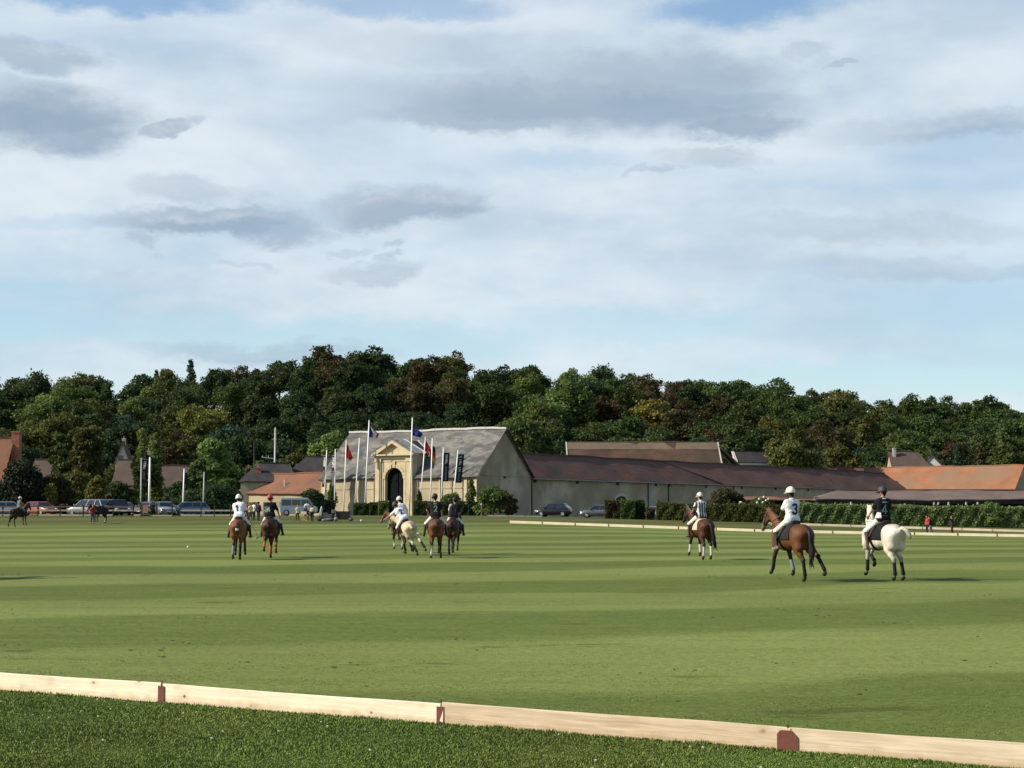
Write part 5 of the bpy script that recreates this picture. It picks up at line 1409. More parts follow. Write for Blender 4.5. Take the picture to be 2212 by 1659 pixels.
for i in range(13): a = R(100 - 200 * i / 12); pts.append((cq.x - .05 + .21 * math.cos(a) * .7, cq.y, cq.z + .28 * math.sin(a)))
mb.prism(pts, (0, .012, 0)); mb.build('crescent', FLAGM['white'], f)
e, b, t = pole(934, 948, 929.4, 1088.6, .052, label='white pole with the narrow black, red and yellow flag', group=PG)
cloth('flag', drooping(b, t, 962, 990, lambda k: (936 + 3.5 + 1.2 * math.sin(k * 3), 966 + 42 * k), .12), [FLAGM['black'], FLAGM['red'], FLAGM['yellow']], lambda i, j: 0 if i < .36 else 1 if i < .68 else 2, 'limp black, red and yellow flag hanging narrow on its pole', 'flag', group='flags before the barn')
e, b, t = pole(957.9, 968.8, 953, 1087, .052, label='second white pole from the right, with the left one of two upright banners', group=PG)
banner(b, t, 978, 1040, 12.2, 0, 'left one of the two upright black banners right of the gateway', strokes(.06, .40, 5, 'bwhite', .28, .70, 5) + strokes(.47, .96, 9, 'bgrey', .30, .64, 6), wy=.2)
e, b, t = pole(989.3, 974.6, 978, 1092, .052, label='rightmost white pole, with the right one of two upright banners', group=PG)
banner(b, t, 981, 1043, 12.6, 0, 'right one of the two upright black banners, with pinkish and grey lettering', strokes(.06, .14, 2, 'bwhite', .28, .66, 7) + strokes(.17, .40, 4, 'bpink', .28, .66, 8) + strokes(.45, .62, 3, 'bwhite', .28, .64, 9) + strokes(.64, .96, 6, 'bgrey', .32, .62, 10), wy=.2)
# poles by the car park
e, b, t = pole(305.5, 992, 304, 1110, .05, y=188, label='thin pole with a black banner beside the tall blank pole in the car park', group='poles in the car park', m_='pole_dull')
banner(b, t, 992.5, 1042, 10.5, 0, 'black banner with pale lettering hanging in the car park', strokes(.08, .45, 5, 'bwhite', .3, .8, 11) + strokes(.52, .88, 6, 'bgrey', .15, .6, 12), wy=.15)
e, b, t = pole(324, 990, 322, 1105, .075, y=196, label='tall plain white pole behind the parked cars', group='poles in the car park')
e, b, t = pole(398, 1015, 395, 1095, .055, y=198, label='white pole with a dark blue banner above the grey-blue estate', group='poles in the car park')
banner(b, t, 1021, 1058, 5.5, 0, 'dark blue banner furled against its pole above the grey-blue estate', [(.1, .9, .3, .5, 'bgrey')], wy=.4)
e, b, t = pole(441, 1022, 439, 1095, .05, y=204, label='short grey lamp pole before the dark shrub', group='poles in the car park', m_='pole_dull', arm=-.4, name='lamp_pole')
e, b, t = pole(595, 925, 592, 1095, .10, y=275, label='white concrete utility pole above the slate roofs', m_='pole_dull', name='utility_pole')
mb = MB(); q = on_pole(b, t, 991) - b; mb.beam(q + Vector((-2.1, 0, .25)), q + Vector((.2, 0, 0)), .12, .12); mb.build('crossarm', M['pole_dull'], e)
for dx in (-1.9, -1.0): q2 = MB(); q2.tube([q + Vector((dx, 0, .25)), q + Vector((dx, 0, .5))], .05, 6); q2.build('insulator', M['lime'], e)
e, b, t = pole(549, 954, 548.5, 1095, .05, y=278, label='thin grey pole left of the white utility pole', m_='steel', name='utility_pole')

# ================================================================== cars
def car_mat(name, c, metal=.3):
    return mat(name, c, rough=.28, spec=.5, metal=metal, coat=.6)
CARM = {'silver': car_mat('paint_silver', (.42, .44, .47), .5), 'white': car_mat('paint_white', (.62, .63, .64), .1), 'red': car_mat('paint_orange_red', (.42, .050, .022)), 'black': car_mat('paint_black', (.012, .012, .014)),
        'blue': car_mat('paint_grey_blue', (.16, .22, .29), .4), 'navy': car_mat('paint_dark_blue', (.030, .042, .062)), 'grey': car_mat('paint_grey', (.16, .17, .18), .4), 'ice': car_mat('paint_ice_blue', (.30, .40, .47), .2)}
M['car_glass'] = mat('car_glass', (.012, .015, .018), rough=.05, spec=.9)
M['tyre'] = mat('tyre_rubber', (.014, .014, .014), rough=.9)
M['rim'] = mat('alloy_rim', (.42, .43, .44), rough=.35, metal=.7)
M['lamp_glass'] = mat('headlamp_glass', (.62, .63, .62), rough=.12, spec=.8)
M['tail_lamp'] = mat('tail_lamp_red', (.30, .012, .010), rough=.2, spec=.7)
M['plate_white'] = mat('number_plate', (.62, .62, .55), rough=.5)
M['trim_black'] = mat('black_trim', (.015, .015, .016), rough=.6)
PROFILES = {  # side outline: (x, z) of body shoulder and greenhouse, nose at +x
    'estate': dict(L=4.6, W=1.78, hood=(1.05, .92), ws=(.55, 1.42), roof=(-1.75, 1.46), rear=(-2.2, 1.0), tail=.95, gl=(.95, .46, -1.72, -2.14)),
    'hatch': dict(L=4.1, W=1.74, hood=(1.0, .93), ws=(.40, 1.44), roof=(-1.40, 1.46), rear=(-1.95, 1.0), tail=.95, gl=(.90, .32, -1.38, -1.88)),
    'mpv': dict(L=4.7, W=1.85, hood=(1.35, 1.02), ws=(.55, 1.62), roof=(-1.85, 1.68), rear=(-2.25, 1.1), tail=1.05, gl=(1.22, .46, -1.82, -2.18)),
    'suv': dict(L=4.6, W=1.88, hood=(.95, 1.08), ws=(.45, 1.66), roof=(-1.75, 1.70), rear=(-2.15, 1.15), tail=1.1, gl=(.86, .38, -1.72, -2.08)),
}
def car(kind, paint, pos, rz, label):
    P = PROFILES[kind]; e = empty('parked_car', pos, rz); tag(e, label, 'car', 'parked cars')
    Lh, Wd = P['L'] / 2, P['W'] / 2
    # lower body: cross-sections along the length
    xs_ = [Lh, Lh - .08, Lh - .35, P['hood'][0], P['gl'][3] + .1, -Lh + .12, -Lh]
    top = [.52, .66, .80, P['hood'][1], P['hood'][1] + .04, P['tail'], P['tail'] - .2]
    wid = [.72, .86, .95, 1.0, 1.0, .95, .86]
    bot = [.34, .26, .22, .20, .20, .26, .36]
    V = []; 
    for x, t, w, b_ in zip(xs_, top, wid, bot):
        W_ = Wd * w
        ring = [(-W_ * .80, b_), (-W_ * .97, b_ + .10), (-W_, (b_ + t) * .5 + .04), (-W_ * .985, t - .13), (-W_ * .90, t - .015), (0, t + .02), (W_ * .90, t - .015), (W_ * .985, t - .13), (W_, (b_ + t) * .5 + .04), (W_ * .97, b_ + .10), (W_ * .80, b_)]
        V.append([(x, yy, zz) for yy, zz in ring])
    mb = MB(); n = 11
    vs = [p for r_ in V for p in r_]; fs = []
    for i in range(len(V) - 1):
        for j in range(n): k = (j + 1) % n; fs.append((i * n + j, i * n + k, (i + 1) * n + k, (i + 1) * n + j))
    fs.append(tuple(range(n))); fs.append(tuple(range((len(V) - 1) * n, len(V) * n))[::-1])
    mb.add(vs, fs); mb.build('body', CARM[paint], e, True)
    # greenhouse glass and roof
    zb_, zt = P['hood'][1] + .01, P['roof'][1] - .07
    f0, f1, r1, r0 = P['gl']
    w0, w1 = Wd * .90, Wd * .74
    mb = MB(); mb.add([(f0, -w0, zb_), (f0, w0, zb_), (r0, w0, zb_), (r0, -w0, zb_), (f1, -w1, zt), (f1, w1, zt), (r1, w1, zt), (r1, -w1, zt)], [(0, 1, 5, 4), (1, 2, 6, 5), (2, 3, 7, 6), (3, 0, 4, 7), (4, 5, 6, 7)])
    mb.build('windows', M['car_glass'], e)
    mb = MB(); a, b_ = f1 + .06, r1 - .10
    mb.add([(a, -w1 - .02, zt - .01), (a, w1 + .02, zt - .01), (b_, w1 + .02, zt - .01), (b_, -w1 - .02, zt - .01), (a - .22, -w1 * .86, zt + .07), (a - .22, w1 * .86, zt + .07), (b_ + .2, w1 * .86, zt + .07), (b_ + .2, -w1 * .86, zt + .07)],
           [(3, 2, 1, 0), (4, 5, 6, 7), (0, 1, 5, 4), (1, 2, 6, 5), (2, 3, 7, 6), (3, 0, 4, 7)])
    mb.build('roof', CARM[paint], e, bevel=.02)
    mb = MB()
    for s in (-1, 1):
        for xb_, xt in ((f0 - .02, f1), ((f0 + r0) / 2 + .25, (f1 + r1) / 2 + .2), ((f0 + r0) / 2 - .75, (f1 + r1) / 2 - .62), (r0 + .04, r1 + .02)):
            mb.beam((xb_, s * (w0 + .012), zb_ - .01), (xt, s * (w1 + .015), zt), .05, .09, (0, s, .2))
    mb.build('pillars', CARM[paint], e)
    for sx in (Lh - .85, -Lh + .78):
        for s in (-1, 1):
            c = Vector((sx, s * (Wd - .12), .31)); mb = MB()
            mb.tube([c + Vector((0, -.10, 0)), c + Vector((0, -.07, 0)), c + Vector((0, .07, 0)), c + Vector((0, .115, 0))] if s > 0 else [c + Vector((0, -.115, 0)), c + Vector((0, -.07, 0)), c + Vector((0, .07, 0)), c + Vector((0, .10, 0))], [.29, .315, .315, .29], 18)
            w_ = mb.build('wheel', M['tyre'], e, True)
            q = MB(); yo = s * .118
            q.tube([c + Vector((0, yo - s * .02, 0)), c + Vector((0, yo, 0))], [.20, .17], 14); q.build('rim', M['rim'], w_)
    for s in (-1, 1):
        mb = MB(); mb.sphere((Lh - .15, s * Wd * .70, .68), (.13, .19, .08), 10, 6); mb.build('headlight', M['lamp_glass'], e, True)
        mb = MB(); mb.sphere((-Lh + .08, s * Wd * .80, P['tail'] - .16), (.07, .13, .17), 10, 6); mb.build('tail_light', M['tail_lamp'], e, True)
        mb = MB(); mb.sphere((f0 - .05, s * (Wd + .07), zb_ + .08), (.07, .11, .075), 8, 6); mb.build('mirror', CARM[paint], e, True)
    mb = MB(); mb.box(Lh - .02, Lh + .012, -.26, .26, .40, .51); mb.build('number_plate', M['plate_white'], e)
    mb = MB(); mb.box(-Lh - .012, -Lh + .05, -.26, .26, .58, .69); mb.build('number_plate', M['plate_white'], e)
    mb = MB(); mb.box(Lh - .05, Lh + .006, -.45, .45, .54, .62); mb.build('grille', M['trim_black'], e)
    return e
def park(kind, paint, px, y, deg, label):
    p = G(px, y, .03); return car(kind, paint, p, R(deg), label)
park('estate', 'silver', 22, 191, 12, 'pale silver estate car at the left edge of the car park')
park('hatch', 'red', 88, 189.5, -40, 'orange-red hatchback parked behind the fence')
park('mpv', 'silver', 192, 189, 158, 'silver people carrier with sunlit tail behind the fence')
park('suv', 'black', 254, 189.5, -62, 'black car facing the field behind the fence')
park('estate', 'navy', 268, 196, -20, 'dark blue car half hidden behind the black one')
park('hatch', 'grey', 320, 190.5, -120, 'grey hatchback left of the light grey-blue car')
park('hatch', 'silver', 356, 189, -68, 'light grey-blue car with bright bonnet facing the field')
park('estate', 'blue', 405, 191, -158, 'grey-blue estate car right of the light car, windscreen reflecting sky')
park('hatch', 'black', 1196, 199, 163, 'black hatchback parked against the grey stable wall')
park('hatch', 'grey', 1292, 203, 172, 'grey car half hidden by the brown hedge block')
park('estate', 'silver', 1412, 207, 170, 'silver car almost hidden behind the long hedge')
park('mpv', 'white', 1703, 199, 178, 'white vehicle roof showing over the hedge left of the rider numbered 3')

# light blue van
def van(pos, rz, label):
    e = empty('van', pos, rz); tag(e, label, 'van')
    prof = [(-1.95, .35), (-1.98, 1.0), (-1.92, 1.82), (-1.80, 1.92), (.95, 1.92), (1.18, 1.80), (1.62, 1.12), (2.02, .98), (2.08, .55), (2.0, .32)]
    mb = MB(); mb.prism([(x, -.86, z) for x, z in prof], (0, 1.72, 0)); mb.build('body', CARM['ice'], e, bevel=.05)
    for x0, x1 in ((-1.75, -.72), (-.62, .28), ):
        mb = MB(); mb.box(x0, x1, -.875, -.865, 1.12, 1.74); mb.build('window', M['car_glass'], e)
    mb = MB(); mb.prism([(.38, -.875, 1.12), (1.48, -.875, 1.12), (1.12, -.875, 1.74), (.38, -.875, 1.74)], (0, .01, 0)); mb.build('window', M['car_glass'], e)
    mb = MB(); mb.add([(1.215, -.74, 1.76), (1.215, .74, 1.76), (1.60, .78, 1.17), (1.60, -.78, 1.17)], [(0, 1, 2, 3)]); mb.build('windscreen', M['car_glass'], e)
    mb = MB(); mb.box(-1.8, 1.0, -.80, .80, 1.925, 1.96); mb.build('roof', CARM['white'], e)
    for sx in (-1.25, 1.35):
        for s in (-.80, .80):
            mb = MB(); mb.tube([(sx, s - .1, .33), (sx, s + .1, .33)], .33, 16); w_ = mb.build('wheel', M['tyre'], e, True)
            q = MB(); q.tube([(sx, s + (-.115 if s < 0 else .10), .33), (sx, s + (-.10 if s < 0 else .115), .33)], .2, 12); q.build('rim', M['rim'], w_)
    for s in (-1, 1):
        mb = MB(); mb.sphere((2.0, s * .66, .82), (.1, .16, .12), 8, 6); mb.build('headlight', M['lamp_glass'], e, True)
        mb = MB(); mb.box(-2.0, -1.95, s * .78 - .06, s * .78 + .06, .9, 1.5); mb.build('tail_light', M['tail_lamp'], e)
    return e
van(G(644, 197, .02), R(4), 'light blue van with dark side windows behind the folding chairs')

# ================================================================== things by the field edge
M['chair_wood'] = mat('pale_beech', (.50, .36, .20), (.60, .45, .27), 4, 4, .6)
M['chair_cloth'] = mat('cream_canvas', (.66, .55, .38), rough=.9)
def director_chair(px, y, rz, label):
    e = empty('folding_chair', G(px, y), R(rz)); tag(e, label, 'chair', 'wooden folding chairs at the field edge')
    for s in (-1, 1):
        for yy in (-.2, .2):
            mb = MB(); mb.beam((s * .27, yy, 0), (s * .27, yy, .66 if yy > 0 else .95), .04, .04); mb.build('leg', M['chair_wood'], e)
        mb = MB(); mb.beam((s * .27, -.26, .66), (s * .27, .28, .66), .05, .035); mb.build('armrest', M['chair_wood'], e)
    for yy in (-.16, .16):
        for s in (-1, 1):
            mb = MB(); mb.beam((-.25 * s, yy + .012 * s, .04), (.25 * s, yy + .012 * s, .44), .035, .035); mb.build('cross_leg', M['chair_wood'], e)
    mb = MB(); mb.box(-.25, .25, -.2, .2, .44, .46); mb.build('seat', M['chair_cloth'], e)
    mb = MB(); mb.box(-.285, .285, -.225, -.185, .70, .95); mb.build('backrest', M['chair_cloth'], e)
    return e
director_chair(632, 168, 8, 'wooden folding chair with cream back, left of the pair beside the rider in red helmet')
director_chair(657, 168.5, -10, 'wooden folding chair with low back in front of the light blue van')
director_chair(527, 166, 5, 'wooden folding chair just right of the rider in white helmet at the left')
M['panel_brown'] = mat('dark_brown_panel', (.030, .020, .016), (.045, .032, .026), 2, 4, .7)
e = empty('panel_board', G(741, 170)); tag(e, 'dark brown board on two thin legs at the field edge', 'board')
w = 15.0 / FPX * 170
mb = MB(); mb.box(-w, w, -.03, .03, .14, .94); mb.build('panel', M['panel_brown'], e)
for s in (-1, 1): mb = MB(); mb.box(s * w - .05, s * w + .05, -.09, -.035, -.1, 1.02); mb.build('leg', M['panel_brown'], e)
# grey quad-like scooter with white windshield and bags
M['grey_plastic'] = mat('grey_plastic', (.20, .20, .19), (.30, .30, .28), 3, 4, .6); M['white_plastic'] = mat('white_plastic', (.64, .63, .60), rough=.5); M['blue_cloth'] = mat('blue_bag_cloth', (.09, .115, .16), rough=.9); M['dark_cloth'] = mat('dark_bag_cloth', (.03, .025, .025), rough=.9)
e = empty('scooter', G(708, 171), R(6)); tag(e, 'grey and white scooter parked among bags left of the brown board', 'scooter')
mb = MB(); mb.box(-.5, .42, -.18, .18, .28, .62); mb.box(-.55, .05, -.16, .16, .62, .78); mb.build('body', M['grey_plastic'], e, bevel=.05)
mb = MB(); mb.prism([(-.72, -.2, .35), (-.60, -.2, .35), (-.50, -.2, 1.05), (-.55, -.2, 1.42), (-.68, -.2, 1.3), (-.78, -.2, .8)], (0, .4, 0)); mb.build('front_shield', M['white_plastic'], e, bevel=.04)
mb = MB(); mb.beam((-.55, -.36, 1.05), (-.55, .36, 1.05), .05, .05); mb.build('handlebar', M['trim_black'], e)
for sx in (-.66, .46): mb = MB(); mb.tube([(sx, -.07, .25), (sx, .07, .25)], .25, 14); mb.build('wheel', M['tyre'], e, True)
mb = MB(); mb.box(-.2, .55, -.14, .14, .78, .86); mb.build('seat', M['trim_black'], e, bevel=.02)
mb = MB(); mb.box(.38, .72, -.2, .2, .70, 1.05); mb.build('top_box', M['grey_plastic'], e, bevel=.04)
def bag(px, y, w, h, m_, label):
    e = empty('bag', G(px, y)); tag(e, label, 'bag', 'bags lying at the field edge')
    mb = MB(); mb.sphere((0, 0, h / 2), (w / 2, .22, h / 2), 12, 8); mb.build('bag_body', m_, e, True)
    mb = MB(); mb.tube([(-w * .25, 0, h * .9), (-w * .1, 0, h * 1.25), (w * .1, 0, h * 1.25), (w * .25, 0, h * .9)], .018, 6); mb.build('handle', M['trim_black'], e)
bag(692, 169.5, .75, .38, M['dark_cloth'], 'dark bag left of the scooter')
bag(700, 169, .5, .24, M['grey_plastic'], 'small grey bag in front of the scooter')
bag(713, 169, .8, .34, M['blue_cloth'], 'grey-blue bag in front of the scooter')
bag(726, 169.5, .45, .42, M['grey_plastic'], 'grey bag against the left leg of the brown board')
bag(758, 170, .45, .36, M['blue_cloth'], 'blue bag at the right leg of the brown board')
mb = MB(); p = G(781, 168); mb.sphere(p + Vector((0, 0, .1)), .14, 10, 6); tag(mb.build('spare_ball', M['lime'], smooth=True), 'pale ball lying before the clipped hedge right of the brown board', 'ball')
# litter bin by the gateway and marker post by the gable
e = empty('bollard', G(1040, 199)); tag(e, 'white topped marker post with red panel before the barn gable', 'post')
mb = MB(); mb.box(-.06, .06, -.05, .05, -.1, 1.2); mb.build('post', M['render'], e); mb = MB(); mb.sphere((0, 0, 1.28), .11, 8, 6); mb.build('cap', M['lime'], e); mb = MB(); mb.box(-.02, .10, -.065, -.052, .2, .75); mb.build('panel', M['tail_lamp'], e)
# ================================================================== horses, riders, people
class Sdf:
    """smooth union of tapered capsules; gives a closed surface and its colours"""
    def __init__(s): s.p = []
    def cap(s, a, b, ra, rb=None, k=.05, sy=1.0, c=(.5, .5, .5), c2=None):
        s.p.append((np.array(a, float), np.array(b, float), ra, ra if rb is None else rb, k, sy, np.array(c, float), np.array(c if c2 is None else c2, float)))
        return s
    def ball(s, a, r, k=.05, sy=1.0, c=(.5, .5, .5)): return s.cap(a, np.array(a, float) + np.array([1e-4, 0, 0]), r, r, k, sy, c)
    @staticmethod
    def dist(q, P):
        a, b, ra, rb, k, sy, ca, cb = q
        ba = b - a; t = np.clip(((P - a) @ ba) / max(ba @ ba, 1e-12), 0, 1)
        d = P - (a + t[..., None] * ba)
        if sy != 1.0: d = d / np.array([1, sy, 1])
        return np.sqrt((d * d).sum(-1)) - (ra + (rb - ra) * t), t
    def grid(s, h, pad=.06):
        lo = np.min([np.minimum(q[0], q[1]) - max(q[2], q[3]) * max(1, q[5]) for q in s.p], 0) - pad
        hi = np.max([np.maximum(q[0], q[1]) + max(q[2], q[3]) * max(1, q[5]) for q in s.p], 0) + pad
        n = np.ceil((hi - lo) / h).astype(int) + 1
        F = np.full(n, 1.0)
        ax = [lo[i] + h * np.arange(n[i]) for i in range(3)]
        for q in s.p:
            r = max(q[2], q[3]) * max(1, q[5]) + q[4] + .05
            i0 = np.maximum(((np.minimum(q[0], q[1]) - r - lo) / h).astype(int), 0); i1 = np.minimum(((np.maximum(q[0], q[1]) + r - lo) / h).astype(int) + 2, n)
            sl = tuple(slice(i0[i], i1[i]) for i in range(3))
            P = np.stack(np.meshgrid(*[ax[i][sl[i]] for i in range(3)], indexing='ij'), -1)
            d, _ = s.dist(q, P); f = F[sl]; k = q[4]
            hh = np.clip(.5 + .5 * (f - d) / k, 0, 1)
            F[sl] = f + (d - f) * hh - k * hh * (1 - hh)
        s.lo, s.h, s.ax = lo, h, ax
        return F
    def colours(s, V):
        W_ = np.zeros(len(V)); C = np.zeros((len(V), 3)); D = []
        for q in s.p: D.append(s.dist(q, V))
        dm = np.min([d for d, _ in D], 0)
        for q, (d, t) in zip(s.p, D):
            w = np.exp(-(d - dm) / .018); c = q[6] + (q[7] - q[6]) * t[:, None]
            C += w[:, None] * c; W_ += w
        return C / W_[:, None]
def surfnet(F, lo, h):
    ins = F < 0
    c = [ins[i:i - 1 or None, j:j - 1 or None, k:k - 1 or None] for i in (0, 1) for j in (0, 1) for k in (0, 1)]
    s_ = sum(x.astype(np.int8) for x in c); act = (s_ > 0) & (s_ < 8)
    idx = -np.ones(act.shape, np.int64); I, J, K = np.nonzero(act); idx[I, J, K] = np.arange(len(I))
    acc = np.zeros((len(I), 3)); cnt = np.zeros(len(I))
    cor = [(i, j, k) for i in (0, 1) for j in (0, 1) for k in (0, 1)]
    for a in cor:
        for ax in range(3):
            if a[ax]: continue
            b = list(a); b[ax] = 1
            fa = F[I + a[0], J + a[1], K + a[2]]; fb = F[I + b[0], J + b[1], K + b[2]]
            x = (fa < 0) != (fb < 0); t = np.where(x, fa / np.where(x, fa - fb, 1), 0)
            p = np.repeat(np.array([a], float), len(I), 0); p[:, ax] += t
            acc += p * x[:, None]; cnt += x
    V = lo + h * (np.stack([I, J, K], -1) + acc / cnt[:, None])
    fs = []
    for ax in range(3):
        o1, o2 = [(1, 2), (2, 0), (0, 1)][ax]
        A = [slice(None)] * 3; B = [slice(None)] * 3; A[ax] = slice(0, -1); B[ax] = slice(1, None)
        for q in (o1, o2): A[q] = slice(1, -1); B[q] = slice(1, -1)
        fa, fb = ins[tuple(A)], ins[tuple(B)]
        for m_, rev in ((fa & ~fb, False), (~fa & fb, True)):
            p = np.stack(np.nonzero(m_), -1)
            if not len(p): continue
            p[:, o1] += 1; p[:, o2] += 1
            q = []
            for d1, d2 in ((-1, -1), (0, -1), (0, 0), (-1, 0)):
                r = p.copy(); r[:, o1] += d1; r[:, o2] += d2; q.append(idx[r[:, 0], r[:, 1], r[:, 2]])
            f = np.stack(q, -1); fs.append(f[:, ::-1] if rev else f)
    return V, np.vstack(fs)
def relax(V, F, n=1, lam=.5):
    for _ in range(n):
        S = np.zeros_like(V); c = np.zeros(len(V))
        for a, b in ((0, 1), (1, 2), (2, 3), (3, 0)):
            np.add.at(S, F[:, a], V[F[:, b]]); np.add.at(c, F[:, a], 1)
            np.add.at(S, F[:, b], V[F[:, a]]); np.add.at(c, F[:, b], 1)
        V = V + lam * (S / c[:, None] - V)
    return V
M['coat'] = vcol_mat('horse_coat', .62, .2, .20, 6.5, .0, .35, 9.0)
M['coat_pale'] = vcol_mat('pale_horse_coat', .7, .15, .30, 3.6, .0, .5, 8.0)
M['cloth'] = vcol_mat('cloth', .9, .1, .07, 10.0, .0, .9, 20.0)
M['skin'] = vcol_mat('skin', .6, .3, .05, 12.0)
M['leather'] = vcol_mat('leather', .6, .2, .15, 14.0)
M['helmet'] = vcol_mat('helmet_shell', .55, .25, .05, 8.0)
M['number_navy'] = cl('number_navy', (.012, .022, .075)); M['number_blue'] = cl('number_blue', (.022, .045, .20)); M['number_teal'] = cl('number_teal', (.030, .085, .085)); M['number_teal_edge'] = cl('number_teal_edge', (.17, .29, .27))
M['print_white'] = cl('print_white', (.62, .62, .62)); M['print_red'] = cl('print_red', (.22, .030, .035)); M['print_grey'] = cl('print_grey', (.10, .11, .12))

def part(sd, F, name, m_, parent, org, smooth_n=1):
    V, Q = surfnet(F, sd.lo, sd.h); V = relax(V, Q, smooth_n)
    return link(name, np_mesh(name, V - org, Q, col=sd.colours(V), smooth=True), m_, parent)

# ------------------------------------------------------------------ horse
def leg_chain(root, lens, angs, abd):
    pts = [Vector(root)]
    for l, a in zip(lens, angs):
        p = pts[-1]; pts.append(p + Vector((l * math.sin(R(a)), l * math.cos(R(a)) * math.sin(R(abd)), -l * math.cos(R(a)) * math.cos(R(abd)))))
    return pts
STAND_H = (24, -34, 4, 30); STAND_F = (3, 0, 28)
COATS = dict(
    bay=dict(b=(.155, .060, .024), t=(.105, .040, .018), leg=(.014, .011, .010), mane=(.012, .010, .009), face=(.120, .048, .022)),
    chestnut=dict(b=(.20, .078, .030), t=(.15, .055, .022), leg=(.060, .026, .014), mane=(.030, .016, .010), face=(.15, .06, .03)),
    darkbay=dict(b=(.090, .034, .017), t=(.058, .023, .013), leg=(.013, .011, .010), mane=(.010, .008, .008), face=(.065, .028, .016)),
    brown=dict(b=(.036, .020, .014), t=(.026, .015, .011), leg=(.012, .010, .010), mane=(.010, .008, .008), face=(.03, .017, .012)),
    grey=dict(b=(.54, .49, .41), t=(.50, .46, .40), leg=(.24, .22, .19), mane=(.40, .37, .31), face=(.40, .37, .32)),
    cream=dict(b=(.50, .40, .27), t=(.47, .38, .26), leg=(.40, .34, .25), mane=(.44, .36, .25), face=(.40, .33, .24)))
def horse(name_label, coat, M4, hl=STAND_H, hr=STAND_H, fl=STAND_F, fr=STAND_F, ab=(0, 0, 0, 0), neck=(42, 0), head=-48, tail='tied', tail_c=None, wraps=None, pad=(.02, .02, .02),
          res=.024, saddle=True, socks=(), blaze=False, hoofc=(.03, .026, .022), tail_side=0.0, h_yaw=None, group='polo ponies', hockc=None):
    c = {k_: tuple(x * .72 for x in v_) for k_, v_ in COATS[coat].items()} if coat not in ('grey', 'cream') else COATS[coat]; sd = Sdf(); B, T_, Lc = c['b'], c['t'], c['leg']
    a = sd.cap
    a((-.42, 0, 1.11), (.34, 0, 1.09), .262, .285, .08, 1.0, B); a((-.36, 0, 1.06), (.30, 0, .98), .22, .245, .08, .95, B)
    a((-.58, 0, 1.27), (-.10, 0, 1.28), .19, .17, .09, 1.05, T_, T_); a((-.10, 0, 1.27), (.40, 0, 1.36), .16, .13, .09, .85, T_)
    for s in (1, -1):
        a((-.48, .12 * s, 1.24), (-.70, .10 * s, 1.18), .19, .165, .08, 1.0, T_, B); a((-.60, .125 * s, 1.08), (-.66, .135 * s, .86), .180, .135, .10, 1.0, B)
        a((.46, .12 * s, 1.18), (.50, .15 * s, .92), .20, .14, .07, 1.0, B)
    a((-.70, 0, 1.28), (-.80, 0, 1.24), .13, .10, .06, 1.0, T_)
    a((.50, 0, 1.08), (.60, 0, 1.02), .22, .18, .08, 1.0, B)
    # neck and head
    n0 = Vector((.50, 0, 1.28)); np_, ny = R(neck[0]), R(neck[1])
    nd = Vector((math.cos(np_) * math.cos(ny), math.cos(np_) * math.sin(ny), math.sin(np_)))
    poll = n0 + nd * .70; mid = n0 + Vector((nd.x * .35, nd.y * .26, nd.z * .33))
    a(n0, mid, .21, .155, .08, .66, B); a(mid, poll, .155, .098, .06, .66, B)
    a(n0 + Vector((-.04, 0, .14)), mid + Vector((-.05, 0, .12)), .07, .06, .05, .6, T_); a(mid + Vector((-.05, 0, .12)), poll + Vector((-.04, 0, .05)), .055, .045, .03, .55, c['mane'])
    hy = R(h_yaw) if h_yaw is not None else ny * 1.25
    hd = Vector((math.cos(R(head)) * math.cos(hy), math.cos(R(head)) * math.sin(hy), math.sin(R(head))))
    up = Vector((-math.sin(R(head)) * math.cos(hy), -math.sin(R(head)) * math.sin(hy), math.cos(R(head)))); sidev = up.cross(hd)
    fc = c['face']; muz = poll + hd * .52
    a(poll, poll + hd * .24, .105, .100, .05, .78, fc); a(poll + hd * .10 - up * .07, poll + hd * .24 - up * .06, .085, .07, .05, .7, fc)
    a(poll + hd * .24, muz, .088, .058, .05, .82, fc, (.10, .07, .055) if blaze else tuple(x * .6 for x in fc))
    a(muz - up * .02, muz + hd * .05 - up * .01, .058, .050, .03, 1.0, (.20, .14, .12) if blaze else tuple(x * .45 for x in fc))
    if blaze: a(poll + hd * .10 + up * .075, poll + hd * .42 + up * .050, .022, .018, .02, 1.0, (.50, .44, .38))
    for s in (1, -1):
        e0 = poll + up * .07 + sidev * (.052 * s) - hd * .02
        a(e0, e0 + up * .085 + sidev * (.022 * s), .028, .026, .02, .8, fc); a(e0 + up * .085 + sidev * (.022 * s), e0 + up * .155 + sidev * (.018 * s), .026, .008, .015, .8, c['mane'])
        a(poll + hd * .17 + up * .035 + sidev * (.078 * s), poll + hd * .20 + up * .033 + sidev * (.078 * s), .020, .020, .012, 1, (.008, .006, .005))
        a(muz + hd * .035 + sidev * (.030 * s) + up * .015, muz + hd * .045 + sidev * (.034 * s) + up * .012, .014, .012, .008, 1, (.01, .008, .007))
    ends = []; cann = []
    for i, (s, an, abd) in enumerate(((1, hl, ab[0]), (-1, hr, -ab[1]))):
        p = leg_chain((-.55, .135 * s, 1.15), (.35, .40, .36, .115), an, abd)
        hk = hockc or Lc
        a(p[0], p[1], .175, .135, .08, .80, B); a(p[1], p[1] + (p[2] - p[1]) * .45, .132, .105, .06, .75, B); a(p[1], p[2], .120, .056, .05, .80, B, tuple(.5 * x + .5 * y for x, y in zip(B, hk)))
        a(p[2] + Vector((-.025, 0, .035)), p[2], .050, .055, .03, 1, hk); a(p[2], p[3], .050, .036, .03, .9, hk, (.55, .52, .47) if ('h' + 'LR'[i]) in socks else Lc)
